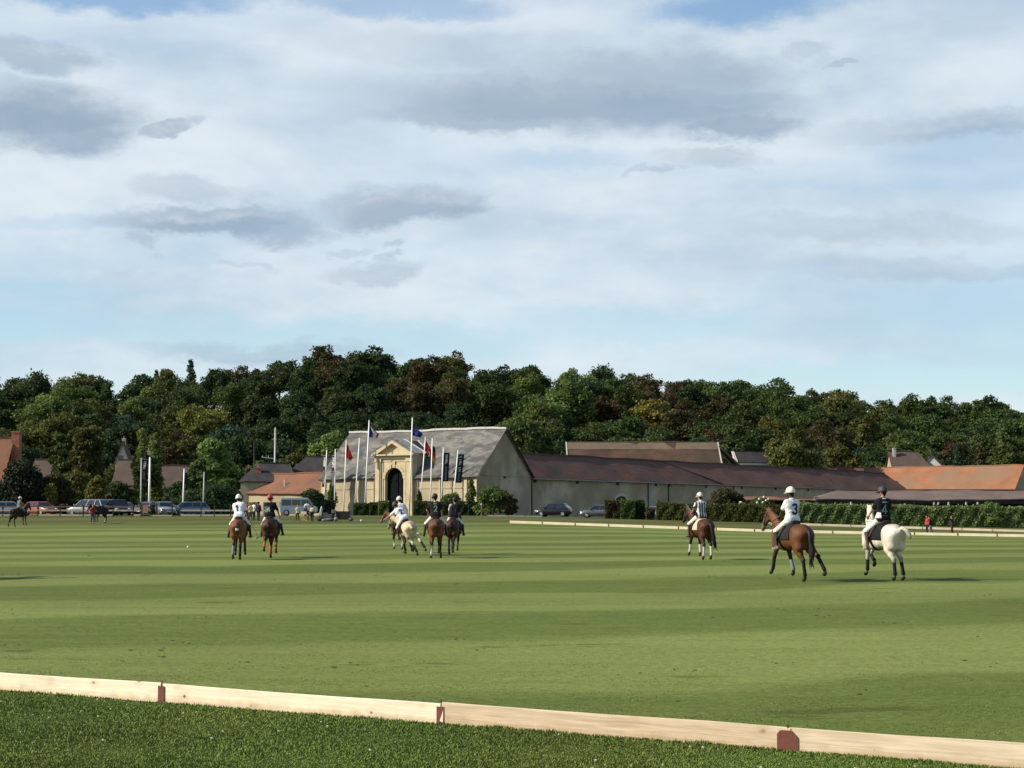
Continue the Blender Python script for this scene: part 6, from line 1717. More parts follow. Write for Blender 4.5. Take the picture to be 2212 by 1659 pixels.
        a(p[3], p[3], .048, .048, .02, 1, (.58, .55, .5) if ('h' + 'LR'[i]) in socks else Lc); a(p[3], p[4], .040, .045, .02, 1, (.58, .55, .5) if ('h' + 'LR'[i]) in socks else Lc, hoofc)
        hoof_dir = Vector((.05, 0, -.035)); a(p[4], p[4] + hoof_dir, .046, .056, .02, 1, hoofc)
        ends.append(p[4] + hoof_dir + Vector((0, 0, -.050))); cann.append((p[2], p[3]))
    for i, (s, an, abd) in enumerate(((1, fl, ab[2]), (-1, fr, -ab[3]))):
        p = leg_chain((.46, .145 * s, .95), (.42, .30, .11), an, abd)
        a(Vector((.44, .145 * s, 1.08)), p[0], .15, .105, .05, .85, B); a(p[0], p[1], .100, .052, .04, .9, B, Lc)
        a(p[1], p[1], .055, .055, .02, 1, Lc); a(p[1], p[2], .044, .034, .03, .9, Lc, (.55, .52, .47) if ('f' + 'LR'[i]) in socks else Lc)
        a(p[2], p[2], .045, .045, .02, 1, (.58, .55, .5) if ('f' + 'LR'[i]) in socks else Lc); a(p[2], p[3], .038, .043, .02, 1, (.58, .55, .5) if ('f' + 'LR'[i]) in socks else Lc, hoofc)
        hoof_dir = Vector((.045, 0, -.035)); a(p[3], p[3] + hoof_dir, .044, .054, .02, 1, hoofc)
        ends.append(p[3] + hoof_dir + Vector((0, 0, -.050))); cann.append((p[1], p[2]))
    rot3 = M4.to_3x3()
    low = min((rot3 @ e).z for e in ends)
    M4 = Matrix.Translation((0, 0, -low)) @ M4
    F = sd.grid(res); z0 = np.zeros(3)
    root = part(sd, F, 'horse', M['coat_pale'] if coat in ('grey', 'cream') else M['coat'], None, z0); root.matrix_world = M4
    tag(root, name_label, 'horse', group)
    X, Y, Z = np.meshgrid(*sd.ax, indexing='ij')
    if saddle:
        def shell(off, x0, x1, zl, zh=2.0): return np.maximum(F - off, np.maximum(np.maximum(x0 - X, X - x1), np.maximum(zl - Z, Z - zh)))
        def solid(Fn, name, m_, col, par):
            V, Q = surfnet(Fn, sd.lo, sd.h); V = relax(V, Q, 1)
            return link(name, np_mesh(name, V, Q, col=np.repeat(np.array([col]), len(V), 0), smooth=True), m_, par)
        solid(shell(.030, -.34, .30, 1.03, 1.5), 'saddle_pad', M['cloth'], pad, root)
        s2 = Sdf(); dk = (.028, .016, .011)
        s2.cap((-.20, 0, 1.475), (.16, 0, 1.475), .085, .07, .05, 1.15, dk); s2.cap((-.24, -.10, 1.505), (-.24, .10, 1.505), .045, .045, .05, 1, dk); s2.cap((.20, -.03, 1.51), (.20, .03, 1.51), .05, .05, .05, 1, dk)
        for s in (1, -1): s2.cap((.05, .20 * s, 1.36), (.12, .325 * s, 1.12), .07, .045, .05, 1, dk)
        sad = part(s2, s2.grid(.022), 'saddle', M['leather'], root, z0)
        solid(shell(.022, .10, .19, .6, 1.1), 'girth', M['cloth'], (.03, .02, .015), root)
        for s in (1, -1):
            mb = MB(); mb.tube([(.12, .34 * s, 1.28), (.17, .385 * s, .98), (.20, .395 * s, .86)], .012, 6); mb.build('stirrup_leather', M['trim_black'], sad)
            mb = MB()
            for q in (-.055, .055): mb.tube([(.20, .395 * s, .86), (.20 + q * .3, .395 * s + q, .80), (.20 + q * .3, .395 * s + q, .765)], .010, 6)
            mb.box(.16, .24, .395 * s - .065, .395 * s + .065, .755, .775); mb.build('stirrup', M['rim'], sad)
        # bridle: noseband, cheek straps, brow
        for d0, rr, nm in ((.36, .088, 'noseband'), (.10, .122, 'browband')):
            mb = MB(); ctr = poll + hd * d0 - up * .012
            ring = [ctr + (sidev * (.84 * rr * math.cos(t_)) + up * (1.04 * rr * math.sin(t_))) for t_ in [2 * math.pi * q / 14 for q in range(15)]]
            mb.tube(ring, .010, 5, False); mb.build(nm, M['trim_black'], root)
        for s in (1, -1):
            mb = MB(); mb.tube([poll + sidev * (.09 * s) + hd * .02, poll + hd * .2 + sidev * (.088 * s) - up * .02, poll + hd * .42 + sidev * (.062 * s) - up * .02], .009, 5); mb.build('cheek_strap', M['trim_black'], root)
    # tail
    tc = tail_c or c['mane']; mb = MB(); d0 = Vector((-.80, 0, 1.30)); ts = tail_side
    if tail == 'tied': pts = [d0, d0 + Vector((-.10, ts * .2, -.02)), d0 + Vector((-.16, ts * .5, -.14)), d0 + Vector((-.15, ts * .7, -.30)), d0 + Vector((-.12, ts * .8, -.40))]; rs = [.05, .055, .058, .062, .03]
    elif tail == 'up': pts = [d0, d0 + Vector((-.10, ts * .3, .05)), d0 + Vector((-.20, ts * .8, .0)), d0 + Vector((-.26, ts * 1.3, -.12)), d0 + Vector((-.27, ts * 1.6, -.24))]; rs = [.05, .055, .06, .055, .02]
    else: pts = [d0, d0 + Vector((-.11, ts * .15, -.05)), d0 + Vector((-.17, ts * .4, -.25)), d0 + Vector((-.17, ts * .7, -.52)), d0 + Vector((-.13, ts, -.80)), d0 + Vector((-.14, ts * 1.2, -.92))]; rs = [.05, .058, .075, .085, .06, .012]
    mb.tube(pts, rs, 10)
    if tail == 'down':
        for q in range(7):
            f = rnd.uniform(-.05, .05); mb.tube([pts[3] + Vector((f, f * .6, 0)), pts[4] + Vector((f * 1.6, rnd.uniform(-.06, .06), -.02)), pts[5] + Vector((f * 2, rnd.uniform(-.10, .10), -rnd.uniform(.0, .14)))], [.03, .02, .004], 5)
    tl = mb.build('tail', mat('tail_hair', tc, tuple(x * 1.7 for x in tc), 40, 3, .6, stretch=(3, 3, .4)), root, True)
    if tail == 'tied':
        q = MB(); q.tube([pts[2] + Vector((0, 0, -.03)), pts[3] + Vector((0, 0, .05)), ], [.060, .063], 10); q.build('tail_wrap', M['print_white'] if coat != 'cream' else M['pale_metal'], tl) if wraps and wraps.get('tail') else None
    # leg wraps
    for i, (p, q) in enumerate(cann):
        w = (wraps or {}).get(i)
        if w:
            mb = MB(); d = q - p; mb.tube([p + d * .12, p + d * .2, p + d * .6, p + d * 1.02, p + d * 1.14], [.044, .051, .047, .054, .046], 12); mb.build('leg_wrap', w, root, True)
    root['seat'] = 1
    return root, M4, dict(mouth=muz - up * .03, poll=poll)

# ------------------------------------------------------------------ people
SKIN = (.36, .20, .135); SKIN_D = (.060, .032, .022)
def ik(S, H, l1, l2, polev):
    d = H - S; L = min(d.length, (l1 + l2) * .995); d = d.normalized()
    x = (l1 * l1 - l2 * l2 + L * L) / (2 * L); h = math.sqrt(max(l1 * l1 - x * x, 0))
    p = polev - d * polev.dot(d)
    if p.length < 1e-4: p = Vector((0, 0, -1))
    return S + d * x + p.normalized() * h, S + d * L
def hand_sdf(sd, wrist, f, n, col, curl=1.0):
    """palm, four unequal bent fingers and a thumb; f forward, n back of the hand"""
    f = f.normalized(); s = n.cross(f).normalized(); n = f.cross(s).normalized()
    sd.cap(wrist, wrist + f * .03, .026, .028, .015, 1, col); 
    for i in range(4): sd.cap(wrist + f * .02 + s * (.010 * (i - 1.5)), wrist + f * .085 + s * (.019 * (i - 1.5)), .016, .014, .012, 1, col)
    for i, l in enumerate((.036, .043, .046, .040)):
        k = wrist + f * .088 + s * (.020 * (i - 1.5)); a1 = R(48 * curl); a2 = R(118 * curl)
        m_ = k + (f * math.cos(a1) - n * math.sin(a1)) * l; e = m_ + (f * math.cos(a2) - n * math.sin(a2)) * l * .8
        sd.cap(k, m_, .0105, .0098, .004, 1, col); sd.cap(m_, e, .0098, .0085, .004, 1, col)
    t0 = wrist + f * .03 + s * .030; t1 = t0 + (f * .6 + s * .55 - n * .35).normalized() * .040
    sd.cap(t0, t1, .0135, .0115, .006, 1, col); sd.cap(t1, t1 + (f * .8 - n * .5 * curl - s * .15).normalized() * .030, .0115, .009, .004, 1, col)
def person(label, M4, J, o, res=.02, group=None):
    """J: pelvis, tor (3x3), hands, knees, ankles, toes (left, right); o: outfit"""
    P0 = J['pelvis']; Rt = J['tor']; T = lambda x, y, z: P0 + Rt @ Vector((x, y, z))
    sk = o.get('skin', SKIN); org = np.array(P0)
    hr_ = J.get('head', Matrix.Identity(3)); neck = T(.0, 0, .53); hc = neck + Vector((Rt @ Vector((.02, 0, .09)))) + hr_ @ Vector((.02, 0, .07))
    HT = lambda x, y, z: hc + hr_ @ Vector((x, y, z))
    sh = {1: T(-.01, .175, .455), -1: T(-.01, -.175, .455)}; el, wr = {}, {}
    for s in (1, -1):
        pv = J.get('pole', {}).get(s, Vector((-.5, .5 * s, -.8))); el[s], wr[s] = ik(sh[s], J['hands'][s], .285, .26, pv)
    def torso(sd, off, c, k=.05, c2=None):
        sd.cap(T(0, -.075, .02), T(0, .075, .02), .125 + off, None, k, 1, c); sd.cap(T(.0, -.055, .20), T(.0, .055, .20), .110 + off, None, k, 1, c)
        sd.cap(T(.005, -.085, .36), T(.005, .085, .36), .122 + off, None, k, 1, c2 or c); sd.cap(T(-.01, -.12, .455), T(-.01, .12, .455), .072 + off, None, k, 1, c2 or c); sd.cap(T(0, 0, .46), T(0, 0, .52), .085 + off * .7, .062 + off * .5, k, 1, c2 or c)
    hip = {s: P0 + Rt @ Vector((0, .095 * s, -.02)) for s in (1, -1)}
    kn, an, to = J['knees'], J['ankles'], J['toes']
    # the body: one continuous surface
    sd = Sdf(); torso(sd, -.012, sk)
    sd.cap(neck - Rt @ Vector((0, 0, .04)), HT(-.015, 0, -.03), .056, .054, .03, 1, sk)
    sd.cap(HT(-.02, 0, .03), HT(.005, 0, .045), .092, .088, .03, .86, sk); sd.cap(HT(.03, 0, -.02), HT(.055, 0, -.075), .070, .045, .03, .86, sk); sd.cap(HT(-.03, 0, -.02), HT(.03, 0, -.04), .066, .06, .03, .86, sk)
    sd.cap(HT(.088, 0, .015), HT(.112, 0, -.022), .011, .016, .012, 1, sk); sd.cap(HT(.085, -.02, -.062), HT(.085, .02, -.062), .009, .009, .008, 1, tuple(x * .6 for x in sk))
    for s in (1, -1):
        sd.cap(HT(.076, .032 * s, .012), HT(.078, .036 * s, .012), .012, .012, .006, 1, (.02, .015, .012)); sd.cap(HT(-.01, .080 * s, .01), HT(-.015, .086 * s, -.03), .020, .014, .01, .6, sk)
        sd.cap(sh[s], el[s], .050, .040, .04, 1, sk); sd.cap(el[s], wr[s], .041, .027, .03, 1, sk)
        sd.cap(hip[s], kn[s], .082, .056, .05, 1, sk); sd.cap(kn[s], an[s], .056, .036, .03, 1, sk); sd.cap(an[s], to[s], .036, .028, .03, 1, sk)
    F = sd.grid(res); V, Q = surfnet(F, sd.lo, sd.h); V = relax(V, Q); C = sd.colours(V)
    if o.get('fingers', True):
        for s in (1, -1):
            h2 = Sdf(); f = (wr[s] - el[s]).normalized(); n = Vector((0, 0, 1)) - f * f.z
            if n.length < .15: n = Vector((-1, 0, 0)) - f * (-f.x)
            hand_sdf(h2, wr[s], f, n, o.get('gloves', {}).get(s, sk), J.get('curl', 1.0)); Fh = h2.grid(.0085, .02); v, q = surfnet(Fh, h2.lo, h2.h)
            Q = np.vstack([Q, q + len(V)]); C = np.vstack([C, h2.colours(v)]); V = np.vstack([V, v])
    root = link('person', np_mesh('person', V - org, Q, col=C, smooth=True), M['skin']); root.matrix_world = M4 @ Matrix.Translation(P0)
    tag(root, label, 'person', group)
    # shirt
    s1 = Sdf(); sc_ = o['shirt']; sl = o.get('sleeve', {1: sc_, -1: sc_}); torso(s1, .016, sc_); k_ = o.get('sleeve_len', .78)
    s1.cap(T(0, -.07, -.03), T(0, .07, -.03), .135, None, .05, 1, sc_)
    for s in (1, -1): e_ = sh[s] + (el[s] - sh[s]) * k_; s1.cap(sh[s], e_, .066, .062, .04, 1, sl[s])
    if k_ > .99:
        for s in (1, -1): s1.cap(el[s], el[s] + (wr[s] - el[s]) * .9, .058, .040, .03, 1, sl[s])
    Fs = s1.grid(res); X, Y, Z = np.meshgrid(*s1.ax, indexing='ij'); Pq = np.stack([X, Y, Z], -1) - np.array(P0); zl = Pq @ np.array(Rt @ Vector((0, 0, 1)))
    Fs = np.maximum(Fs, o.get('hem', -.10) - zl)
    V1, Q1 = surfnet(Fs, s1.lo, s1.h); V1 = relax(V1, Q1); C1 = s1.colours(V1)
    if 'paint' in o: C1 = o['paint'](np.array([Rt.transposed() @ (Vector(v) - P0) for v in V1]), C1)
    shirt = link('shirt', np_mesh('shirt', V1 - org, Q1, col=C1, smooth=True), M['cloth'], root)
    if o.get('collar'):
        mb = MB(); ring = [T(-.004 + .064 * math.cos(t_), .068 * math.sin(t_), .515 - .010 * math.cos(t_)) - P0 for t_ in [2 * math.pi * i / 12 for i in range(13)]]
        mb.tube(ring, .026, 6, False); q = mb.build('collar', cl('collar_cloth', o['collar']), shirt, True)
    if o.get('number'):
        dg, strokes_ = o['number'], None
        bv = BVHTree.FromPolygons([tuple(v) for v in V1 - org], [tuple(f) for f in Q1])
        zc = o.get('num_z', .27); hN = o.get('num_h', .23); wN = hN * .66
        for (mm, thick, lift) in o.get('num_style', [(M['number_navy'], .21, .010)]):
            mb = MB()
            for ln in DIGITS[dg]:
                pts = dense(ln); cum = []
                for i, (x, y) in enumerate(pts):
                    x0, y0 = pts[max(i - 1, 0)]; x1, y1 = pts[min(i + 1, len(pts) - 1)]; dx, dy = x1 - x0, y1 - y0; l = math.hypot(dx, dy) or 1; nx, ny = -dy / l, dx / l
                    if i == 0: x, y = x - dx / l * thick * .4, y - dy / l * thick * .4
                    if i == len(pts) - 1: x, y = x + dx / l * thick * .4, y + dy / l * thick * .4
                    for sg in (-1, 1):
                        uu, vv = x * .66 + nx * thick * .5 * sg, y + ny * thick * .5 * sg
                        ly, lz = -(uu - .33) * hN + o.get('num_y', 0), zc + (vv - .5) * hN
                        og = T(-.6, ly, lz) - P0; dr = Rt @ Vector((1, 0, 0)); hit = bv.ray_cast(og, dr)
                        cum.append((hit[0] if hit[0] is not None else og + dr * .47) - dr * lift)
                mb.add(cum, [(2 * i, 2 * i + 1, 2 * i + 3, 2 * i + 2) for i in range(len(pts) - 1)])
            mb.build('number', mm, shirt)
    if o.get('print'):
        bv = BVHTree.FromPolygons([tuple(v) for v in V1 - org], [tuple(f) for f in Q1])
        for mm, rects in o['print']:
            mb = MB()
            for (u0, u1, z0, z1) in rects:
                n_ = max(1, int((u1 - u0) / .02)); g = []
                for i in range(n_ + 1):
                    for zq in (z0, z1):
                        og = T(-.6, -(u0 + (u1 - u0) * i / n_), zq) - P0; dr = Rt @ Vector((1, 0, 0)); hit = bv.ray_cast(og, dr); g.append((hit[0] if hit[0] is not None else og + dr * .47) - dr * .008)
                mb.add(g, [(2 * i, 2 * i + 1, 2 * i + 3, 2 * i + 2) for i in range(n_)])
            mb.build('lettering', mm, shirt)
    # trousers
    s3 = Sdf(); pc = o['pants']; s3.cap(T(0, -.07, -.02), T(0, .07, -.02), .128, None, .05, 1, pc); s3.cap(T(0, -.05, .06), T(0, .05, .06), .112, None, .05, 1, pc)
    boots = o.get('boots')
    for s in (1, -1):
        s3.cap(hip[s], kn[s], .100, .072, .05, 1, pc); e_ = kn[s] + (an[s] - kn[s]) * (.35 if boots else .93); s3.cap(kn[s], e_, .070, .058 if boots else .052, .03, 1, pc)
    part(s3, s3.grid(res), 'breeches' if boots else 'trousers', M['cloth'], root, org)
    for s in (1, -1):
        s4 = Sdf(); bc = boots or o.get('shoes', (.02, .018, .016))
        if boots:
            k0 = kn[s] + (an[s] - kn[s]) * .16; s4.cap(k0, an[s], .066, .044, .03, 1, bc); s4.cap(kn[s] + (an[s] - kn[s]) * .02, k0, .064, .066, .03, 1, bc)
        s4.cap(an[s] + (to[s] - an[s]) * -.25 + Vector((0, 0, -.03)), to[s] + Vector((0, 0, -.012)), .044, .036, .02, 1, o.get('toe', bc)); s4.cap(an[s], an[s] + Vector((0, 0, -.03)), .046, .044, .02, 1, bc)
        part(s4, s4.grid(min(res, .018)), 'boot' if boots else 'shoe', M['leather'], root, org)
    # hair, helmet
    s5 = Sdf(); s5.cap(HT(-.032, 0, .035), HT(-.01, 0, .06), .095, .090, .03, .9, o.get('hair', (.02, .014, .010))); s5.cap(HT(-.06, 0, .0), HT(-.06, 0, -.05), .062, .045, .03, 1.0, o.get('hair', (.02, .014, .010)))
    part(s5, s5.grid(.016), 'hair', M['cloth'], root, org)
    if o.get('helmet'):
        hcx = o['helmet']; s6 = Sdf(); s6.cap(HT(-.03, 0, .055), HT(.015, 0, .055), .122, .118, .03, .92, hcx); s6.cap(HT(-.02, 0, .10), HT(.0, 0, .10), .095, .09, .04, .9, hcx)
        Fd = s6.grid(.013, .10); X, Y, Z = np.meshgrid(*s6.ax, indexing='ij'); Lq = (np.stack([X, Y, Z], -1) - np.array(hc)) @ np.array(hr_); lx, ly, lz = Lq[..., 0], Lq[..., 1], Lq[..., 2]
        Fd = np.maximum(Fd, .022 - lz)
        br = (np.sqrt(((lx - .035) / .178) ** 2 + (ly / .132) ** 2 + ((lz - .035 + .25 * np.maximum(lx - .05, 0)) / .020) ** 2) - 1) * .020
        Fd = np.minimum(Fd, br); V6, Q6 = surfnet(Fd, s6.lo, s6.h); V6 = relax(V6, Q6)
        hm = link('helmet', np_mesh('helmet', V6 - org, Q6, col=np.repeat(np.array([hcx]), len(V6), 0), smooth=True), M['helmet'], root)
        mb = MB()
        for s in (1, -1): mb.tube([HT(.02, .095 * s, .03) - P0, HT(.03, .078 * s, -.05) - P0, HT(.055, .02 * s, -.115) - P0], .007, 5)
        mb.build('chin_strap', M['trim_black'], hm)
        if o.get('band'):
            mb = MB(); mb.tube([HT(-.01 + .128 * math.cos(t_), .115 * math.sin(t_), .062) - P0 for t_ in [2 * math.pi * i / 18 for i in range(19)]], .012, 5, False); mb.build('helmet_band', cl('helmet_band', o['band']), hm)
    return root, wr, dict(el=el, T=T, HT=HT)
def dense(ln, n=10):
    out = []
    for (x0, y0), (x1, y1) in zip(ln[:-1], ln[1:]):
        k = max(1, int(math.hypot(x1 - x0, y1 - y0) * n))
        out += [(x0 + (x1 - x0) * i / k, y0 + (y1 - y0) * i / k) for i in range(k)]
    return out + [ln[-1]]
def arc(cx, cy, rx, ry, a0, a1, n=10): return [(cx + rx * math.cos(R(a0 + (a1 - a0) * i / n)), cy + ry * math.sin(R(a0 + (a1 - a0) * i / n))) for i in range(n + 1)]
DIGITS = {'1': [[(.28, .78), (.55, .96), (.55, .02)]], '2': [arc(.5, .70, .36, .27, 165, -35) + [(.16, .06), (.88, .06)]],
          '3': [arc(.48, .73, .34, .23, 150, -80) , arc(.48, .27, .38, .25, 85, -155)], '4': [[(.92, .26), (.06, .26), (.62, .96), (.62, .02)]]}

# ------------------------------------------------------------------ mounted players
def tors(lean, side=0, twist=0): return Matrix.Rotation(-R(side), 3, 'X') @ Matrix.Rotation(R(lean), 3, 'Y') @ Matrix.Rotation(R(twist), 3, 'Z')
def place(px, y, head_deg, roll=0.0, dz=0.0):
    p = G(px, y, dz)
    return Matrix.Translation(p) @ Matrix.Rotation(R(head_deg), 4, 'Z') @ Matrix.Rotation(-R(roll), 4, 'X')
def rider(label, M4, o, lean=10, side=0, twist=0, seat=(-.06, 0, 1.59), hands=None, pole=None, head_yaw=0, head_pitch=0, foot_x=.12, spread=.30, res=.019, curl=1.0, knee_x=.30, foot_z=.845, group='mounted polo players'):
    P0 = Vector(seat); Rt = tors(lean, side, twist)
    hands = hands or {1: Vector((.42, .10, 1.60)), -1: Vector((.34, -.16, 1.62))}
    J = dict(pelvis=P0, tor=Rt, hands=hands, curl=curl, head=Matrix.Rotation(R(head_yaw), 3, 'Z') @ Matrix.Rotation(R(head_pitch + lean * .2), 3, 'Y') @ Matrix.Rotation(-R(side * .4), 3, 'X'),
             knees={s: Vector((knee_x, spread * s, 1.27)) for s in (1, -1)}, ankles={s: Vector((foot_x, (spread + .085) * s, foot_z)) for s in (1, -1)}, toes={s: Vector((foot_x + .16, (spread + .11) * s, foot_z - .04)) for s in (1, -1)})
    if pole: J['pole'] = pole
    return person(label, M4, J, o, res, group)
def mallet(label, M4, hand, tip, parent_none=True, shaft=(.30, .22, .10), head=(.55, .48, .33)):
    o_ = Vector(hand); t = Vector(tip); mb = MB()
    e = bpy.data.objects.new('polo_mallet', None); COL.objects.link(e); e.matrix_world = M4 @ Matrix.Translation(o_); tag(e, label, 'mallet' if head else 'stick', 'polo mallets' if head else None)
    d = (t - o_); mb.tube([-d * .08, d * .5 + Vector((0, 0, -.01)), d], [.011, .008, .007], 6); mb.build('shaft', cl('mallet_cane', shaft, .5), e)
    mb = MB(); mb.tube([-d * .09, d * .09], [.017, .016], 8); mb.build('grip', M['trim_black'], e)
    s = d.cross(Vector((1, 0, 0))).normalized()
    if head:
        mb = MB(); mb.tube([d - s * .11, d + s * .11], [.024, .028], 10); mb.build('head', cl('mallet_head', head, .5), e, True)
    return e
def reins(root, mouth, hand):
    mb = MB()
    for s in (.05, -.05): mb.tube([mouth + Vector((0, s, 0)), (mouth + hand) * .5 + Vector((0, s * 2.2, -.07)), hand + Vector((.02, s * .2, 0))], .009, 5)
    mb.build('reins', M['trim_black'], root)
WHITE, BLACK, BREECH = (.66, .66, .68), (.012, .012, .016), (.66, .63, .58)
WR = {n_: cl('wrap_' + n_, c) for n_, c in dict(white=(.52, .50, .45), black=(.014, .013, .013), orange=(.34, .085, .022), grey=(.20, .22, .28), navy=(.02, .025, .05)).items()}
BOOT = (.050, .024, .016)
# rider numbered 3 on a bright bay
M3 = place(1709, 48.2, 112)
h, M3, k = horse('bright bay pony cantering left, carrying the rider numbered 3', 'bay', M3, hl=(16, -34, -2, 16), hr=(-8, -56, -30, -10), fl=(24, 12, 34), fr=(-8, -12, 14), ab=(-7, 12, 2, 9), neck=(48, 12), head=-60, tail='down', tail_side=-.05, blaze=True,
                 wraps={0: WR['black'], 1: WR['black'], 2: WR['black'], 3: WR['grey']}, pad=(.020, .021, .024), res=.021)
r_, wr, q = rider('rider in white shirt with navy number 3 and white helmet on the bright bay', M3, dict(shirt=WHITE, pants=BREECH, boots=(.018, .014, .012), helmet=(.68, .62, .50), number='3', num_h=.27, num_z=.265, num_y=-.02, skin=SKIN_D, hair=(.012, .01, .008), hem=-.12, toe=(.30, .28, .24), collar=WHITE),
                  lean=4, head_yaw=14, hands={1: Vector((.36, .14, 1.66)), -1: Vector((.30, -.10, 1.62))}, pole={1: Vector((-.5, .9, -.6)), -1: Vector((-.5, -.4, -.8))})
reins(h, k['mouth'], wr[1])
# rider numbered 4 on the white pony
M4_ = place(1905, 48.8, 112)
h, M4_, k = horse('white pony with dark lower legs carrying the rider numbered 4', 'grey', M4_, hl=(12, -38, -6, 20), hr=(22, -34, -12, 0), fl=(6, 2, 26), fr=(44, -52, -30), ab=(-1, 2, 0, -8), neck=(58, -28), head=-56, tail='up', tail_side=-.12, tail_c=(.42, .39, .32),
                  wraps={0: WR['black'], 1: WR['black'], 2: WR['black'], 3: WR['black']}, pad=(.014, .014, .018), res=.021)
def p4(L, C):
    m_ = (L[:, 1] > .125) & (L[:, 2] < .15) & (L[:, 2] > .0); C = C.copy(); C[m_] = (.60, .58, .52); return C
wm = [(-.085 + .034 * i, -.085 + .034 * i + .024, .418 + .006 * (i % 2), .446 - .007 * ((i + 1) % 2)) for i in range(4)] + [(-.088, .052, .437, .447)]
r_, wr, q = rider('rider in black shirt with teal number 4 and black helmet on the white pony', M4_, dict(shirt=BLACK, pants=(.66, .62, .58), boots=(.060, .034, .026), helmet=(.030, .034, .034), number='4', num_h=.26, num_z=.25, num_y=.02, num_style=[(M['number_teal_edge'], .135, .010)], hair=(.012, .01, .008), hem=-.10, collar=(.64, .64, .64), paint=p4, toe=(.34, .32, .27),
                  print=[(M['print_white'], wm), (M['print_red'], [(.058, .10, .418, .452)]), (M['print_grey'], [(-.07, .0, .06, .075), (.015, .06, .055, .07)])]),
                  lean=-2, seat=(-.06, 0, 1.62), head_yaw=22, twist=-6, hands={1: Vector((.36, .20, 1.66)), -1: Vector((.24, -.18, 1.70))}, pole={1: Vector((-.6, .8, -.5)), -1: Vector((-.6, -.9, -.3))})
reins(h, k['mouth'], wr[1])
# mounted umpire
M6 = place(1513, 67.5, 107)
h, M6, k = horse('brown bay pony walking away under the rider in the striped shirt', 'darkbay', M6, hl=(22, -30, 6, 26), hr=(14, -38, -10, 14), fl=(14, 4, 26), fr=(-6, -10, 14), ab=(-1, -2, 4, 0), neck=(52, 14), head=-58, tail='down', tail_side=-.16, blaze=False, wraps={0: WR['white'], 1: WR['white'], 2: WR['white'], 3: WR['white']}, pad=(.50, .40, .30), res=.025)
def stripes(L, C):
    C = C.copy(); s = np.floor((L[:, 1] + .5) / .052).astype(int) % 2 == 0
    C[s] = (.60, .60, .62); C[~s] = (.014, .016, .026); top = L[:, 2] > .475; C[top & (np.abs(L[:, 1]) < .12)] = (.60, .60, .62)
    return C
r_, wr, q = rider('rider in black and white striped shirt and white helmet on a brown bay', M6, dict(shirt=(.3, .3, .3), pants=BREECH, boots=(.040, .018, .013), helmet=(.62, .60, .55), band=(.03, .03, .04), hem=-.11, paint=stripes, sleeve_len=.85), lean=6, head_yaw=10, twist=4, spread=.34, knee_x=.26,
                  hands={1: Vector((.40, .16, 1.72)), -1: Vector((.32, -.20, 1.60))}, group='mounted umpire', res=.02)
reins(h, k['mouth'], wr[1])
mallet('pale green stick carried over the left arm by the striped rider', M6, wr[1], Vector((.55, .36, 2.02)), shaft=(.30, .46, .32), head=None)
# left pair
M1 = place(517, 67.3, 94)
h, M1, k = horse('chestnut bay pony on the left galloping away under the rider in white helmet', 'chestnut', M1, hl=(20, -44, -16, 0), hr=(26, -32, 8, 20), fl=(-14, -34, -20), fr=(30, 6, 26), ab=(1, -3, 0, 2), neck=(34, -4), head=-46, tail='tied', tail_c=(.016, .012, .010), wraps={0: WR['grey'], 1: WR['black'], 2: WR['black'], 3: WR['black'], 'tail': 1}, pad=(.012, .010, .010), res=.025)
H1 = h
r_, wr, q = rider('rider in white shirt with dark blue number and white helmet, leftmost of the galloping riders', M1, dict(shirt=WHITE, pants=BREECH, boots=(.028, .014, .011), helmet=(.66, .67, .69), number='1', num_h=.22, num_z=.28, num_y=.05, num_style=[(M['number_blue'], .26, .010)], hem=-.10, skin=(.12, .065, .045)), lean=24, side=5, twist=-6, head_yaw=8, spread=.33,
                  hands={1: Vector((.46, .16, 1.55)), -1: Vector((.30, -.36, 1.40))}, pole={1: Vector((-.3, 1, -.3)), -1: Vector((-.4, -.9, -.2))}, res=.02)
R1 = r_; bpy.context.view_layer.update()
reins(h, k['mouth'], wr[1]); mallet('polo mallet held low on the right by the leftmost galloping rider', M1, wr[-1], Vector((.10, -.72, .78)))
M2 = place(591, 70.5, 91, 5)
h, M2, k = horse('dark bay pony with orange leg wraps galloping away under the red helmet', 'darkbay', M2, hl=(6, -62, -52, -30), hr=(20, -26, 12, 22), fl=(22, -10, 6), fr=(-6, -30, -16), ab=(4, -9, 0, -4), neck=(34, 4), head=-46, tail='tied', wraps={0: WR['orange'], 1: WR['orange'], 2: WR['orange'], 3: WR['orange']}, pad=(.010, .010, .012), res=.025)
def teal(L, C):
    C = C.copy(); m_ = (L[:, 1] > .03) & (L[:, 2] > .10) & (L[:, 2] < .34) & (L[:, 0] < 0); C[m_] = (.07, .13, .11); return C
r_, wr, q = rider('rider in black shirt with red helmet on the dark bay with orange leg wraps', M2, dict(shirt=BLACK, pants=BREECH, boots=(.022, .014, .012), helmet=(.40, .050, .045), hem=-.10, paint=teal, collar=(.40, .32, .32), number='4', num_h=.20, num_z=.22, num_y=.05, num_style=[(M['print_white'], .12, .010)]), lean=20, side=-3, twist=8, head_yaw=-8, spread=.34,
                  hands={1: Vector((.46, .14, 1.52)), -1: Vector((.34, -.34, 1.50))}, pole={1: Vector((-.3, 1, -.3)), -1: Vector((-.4, -.9, -.2))}, res=.02)
reins(h, k['mouth'], wr[1])
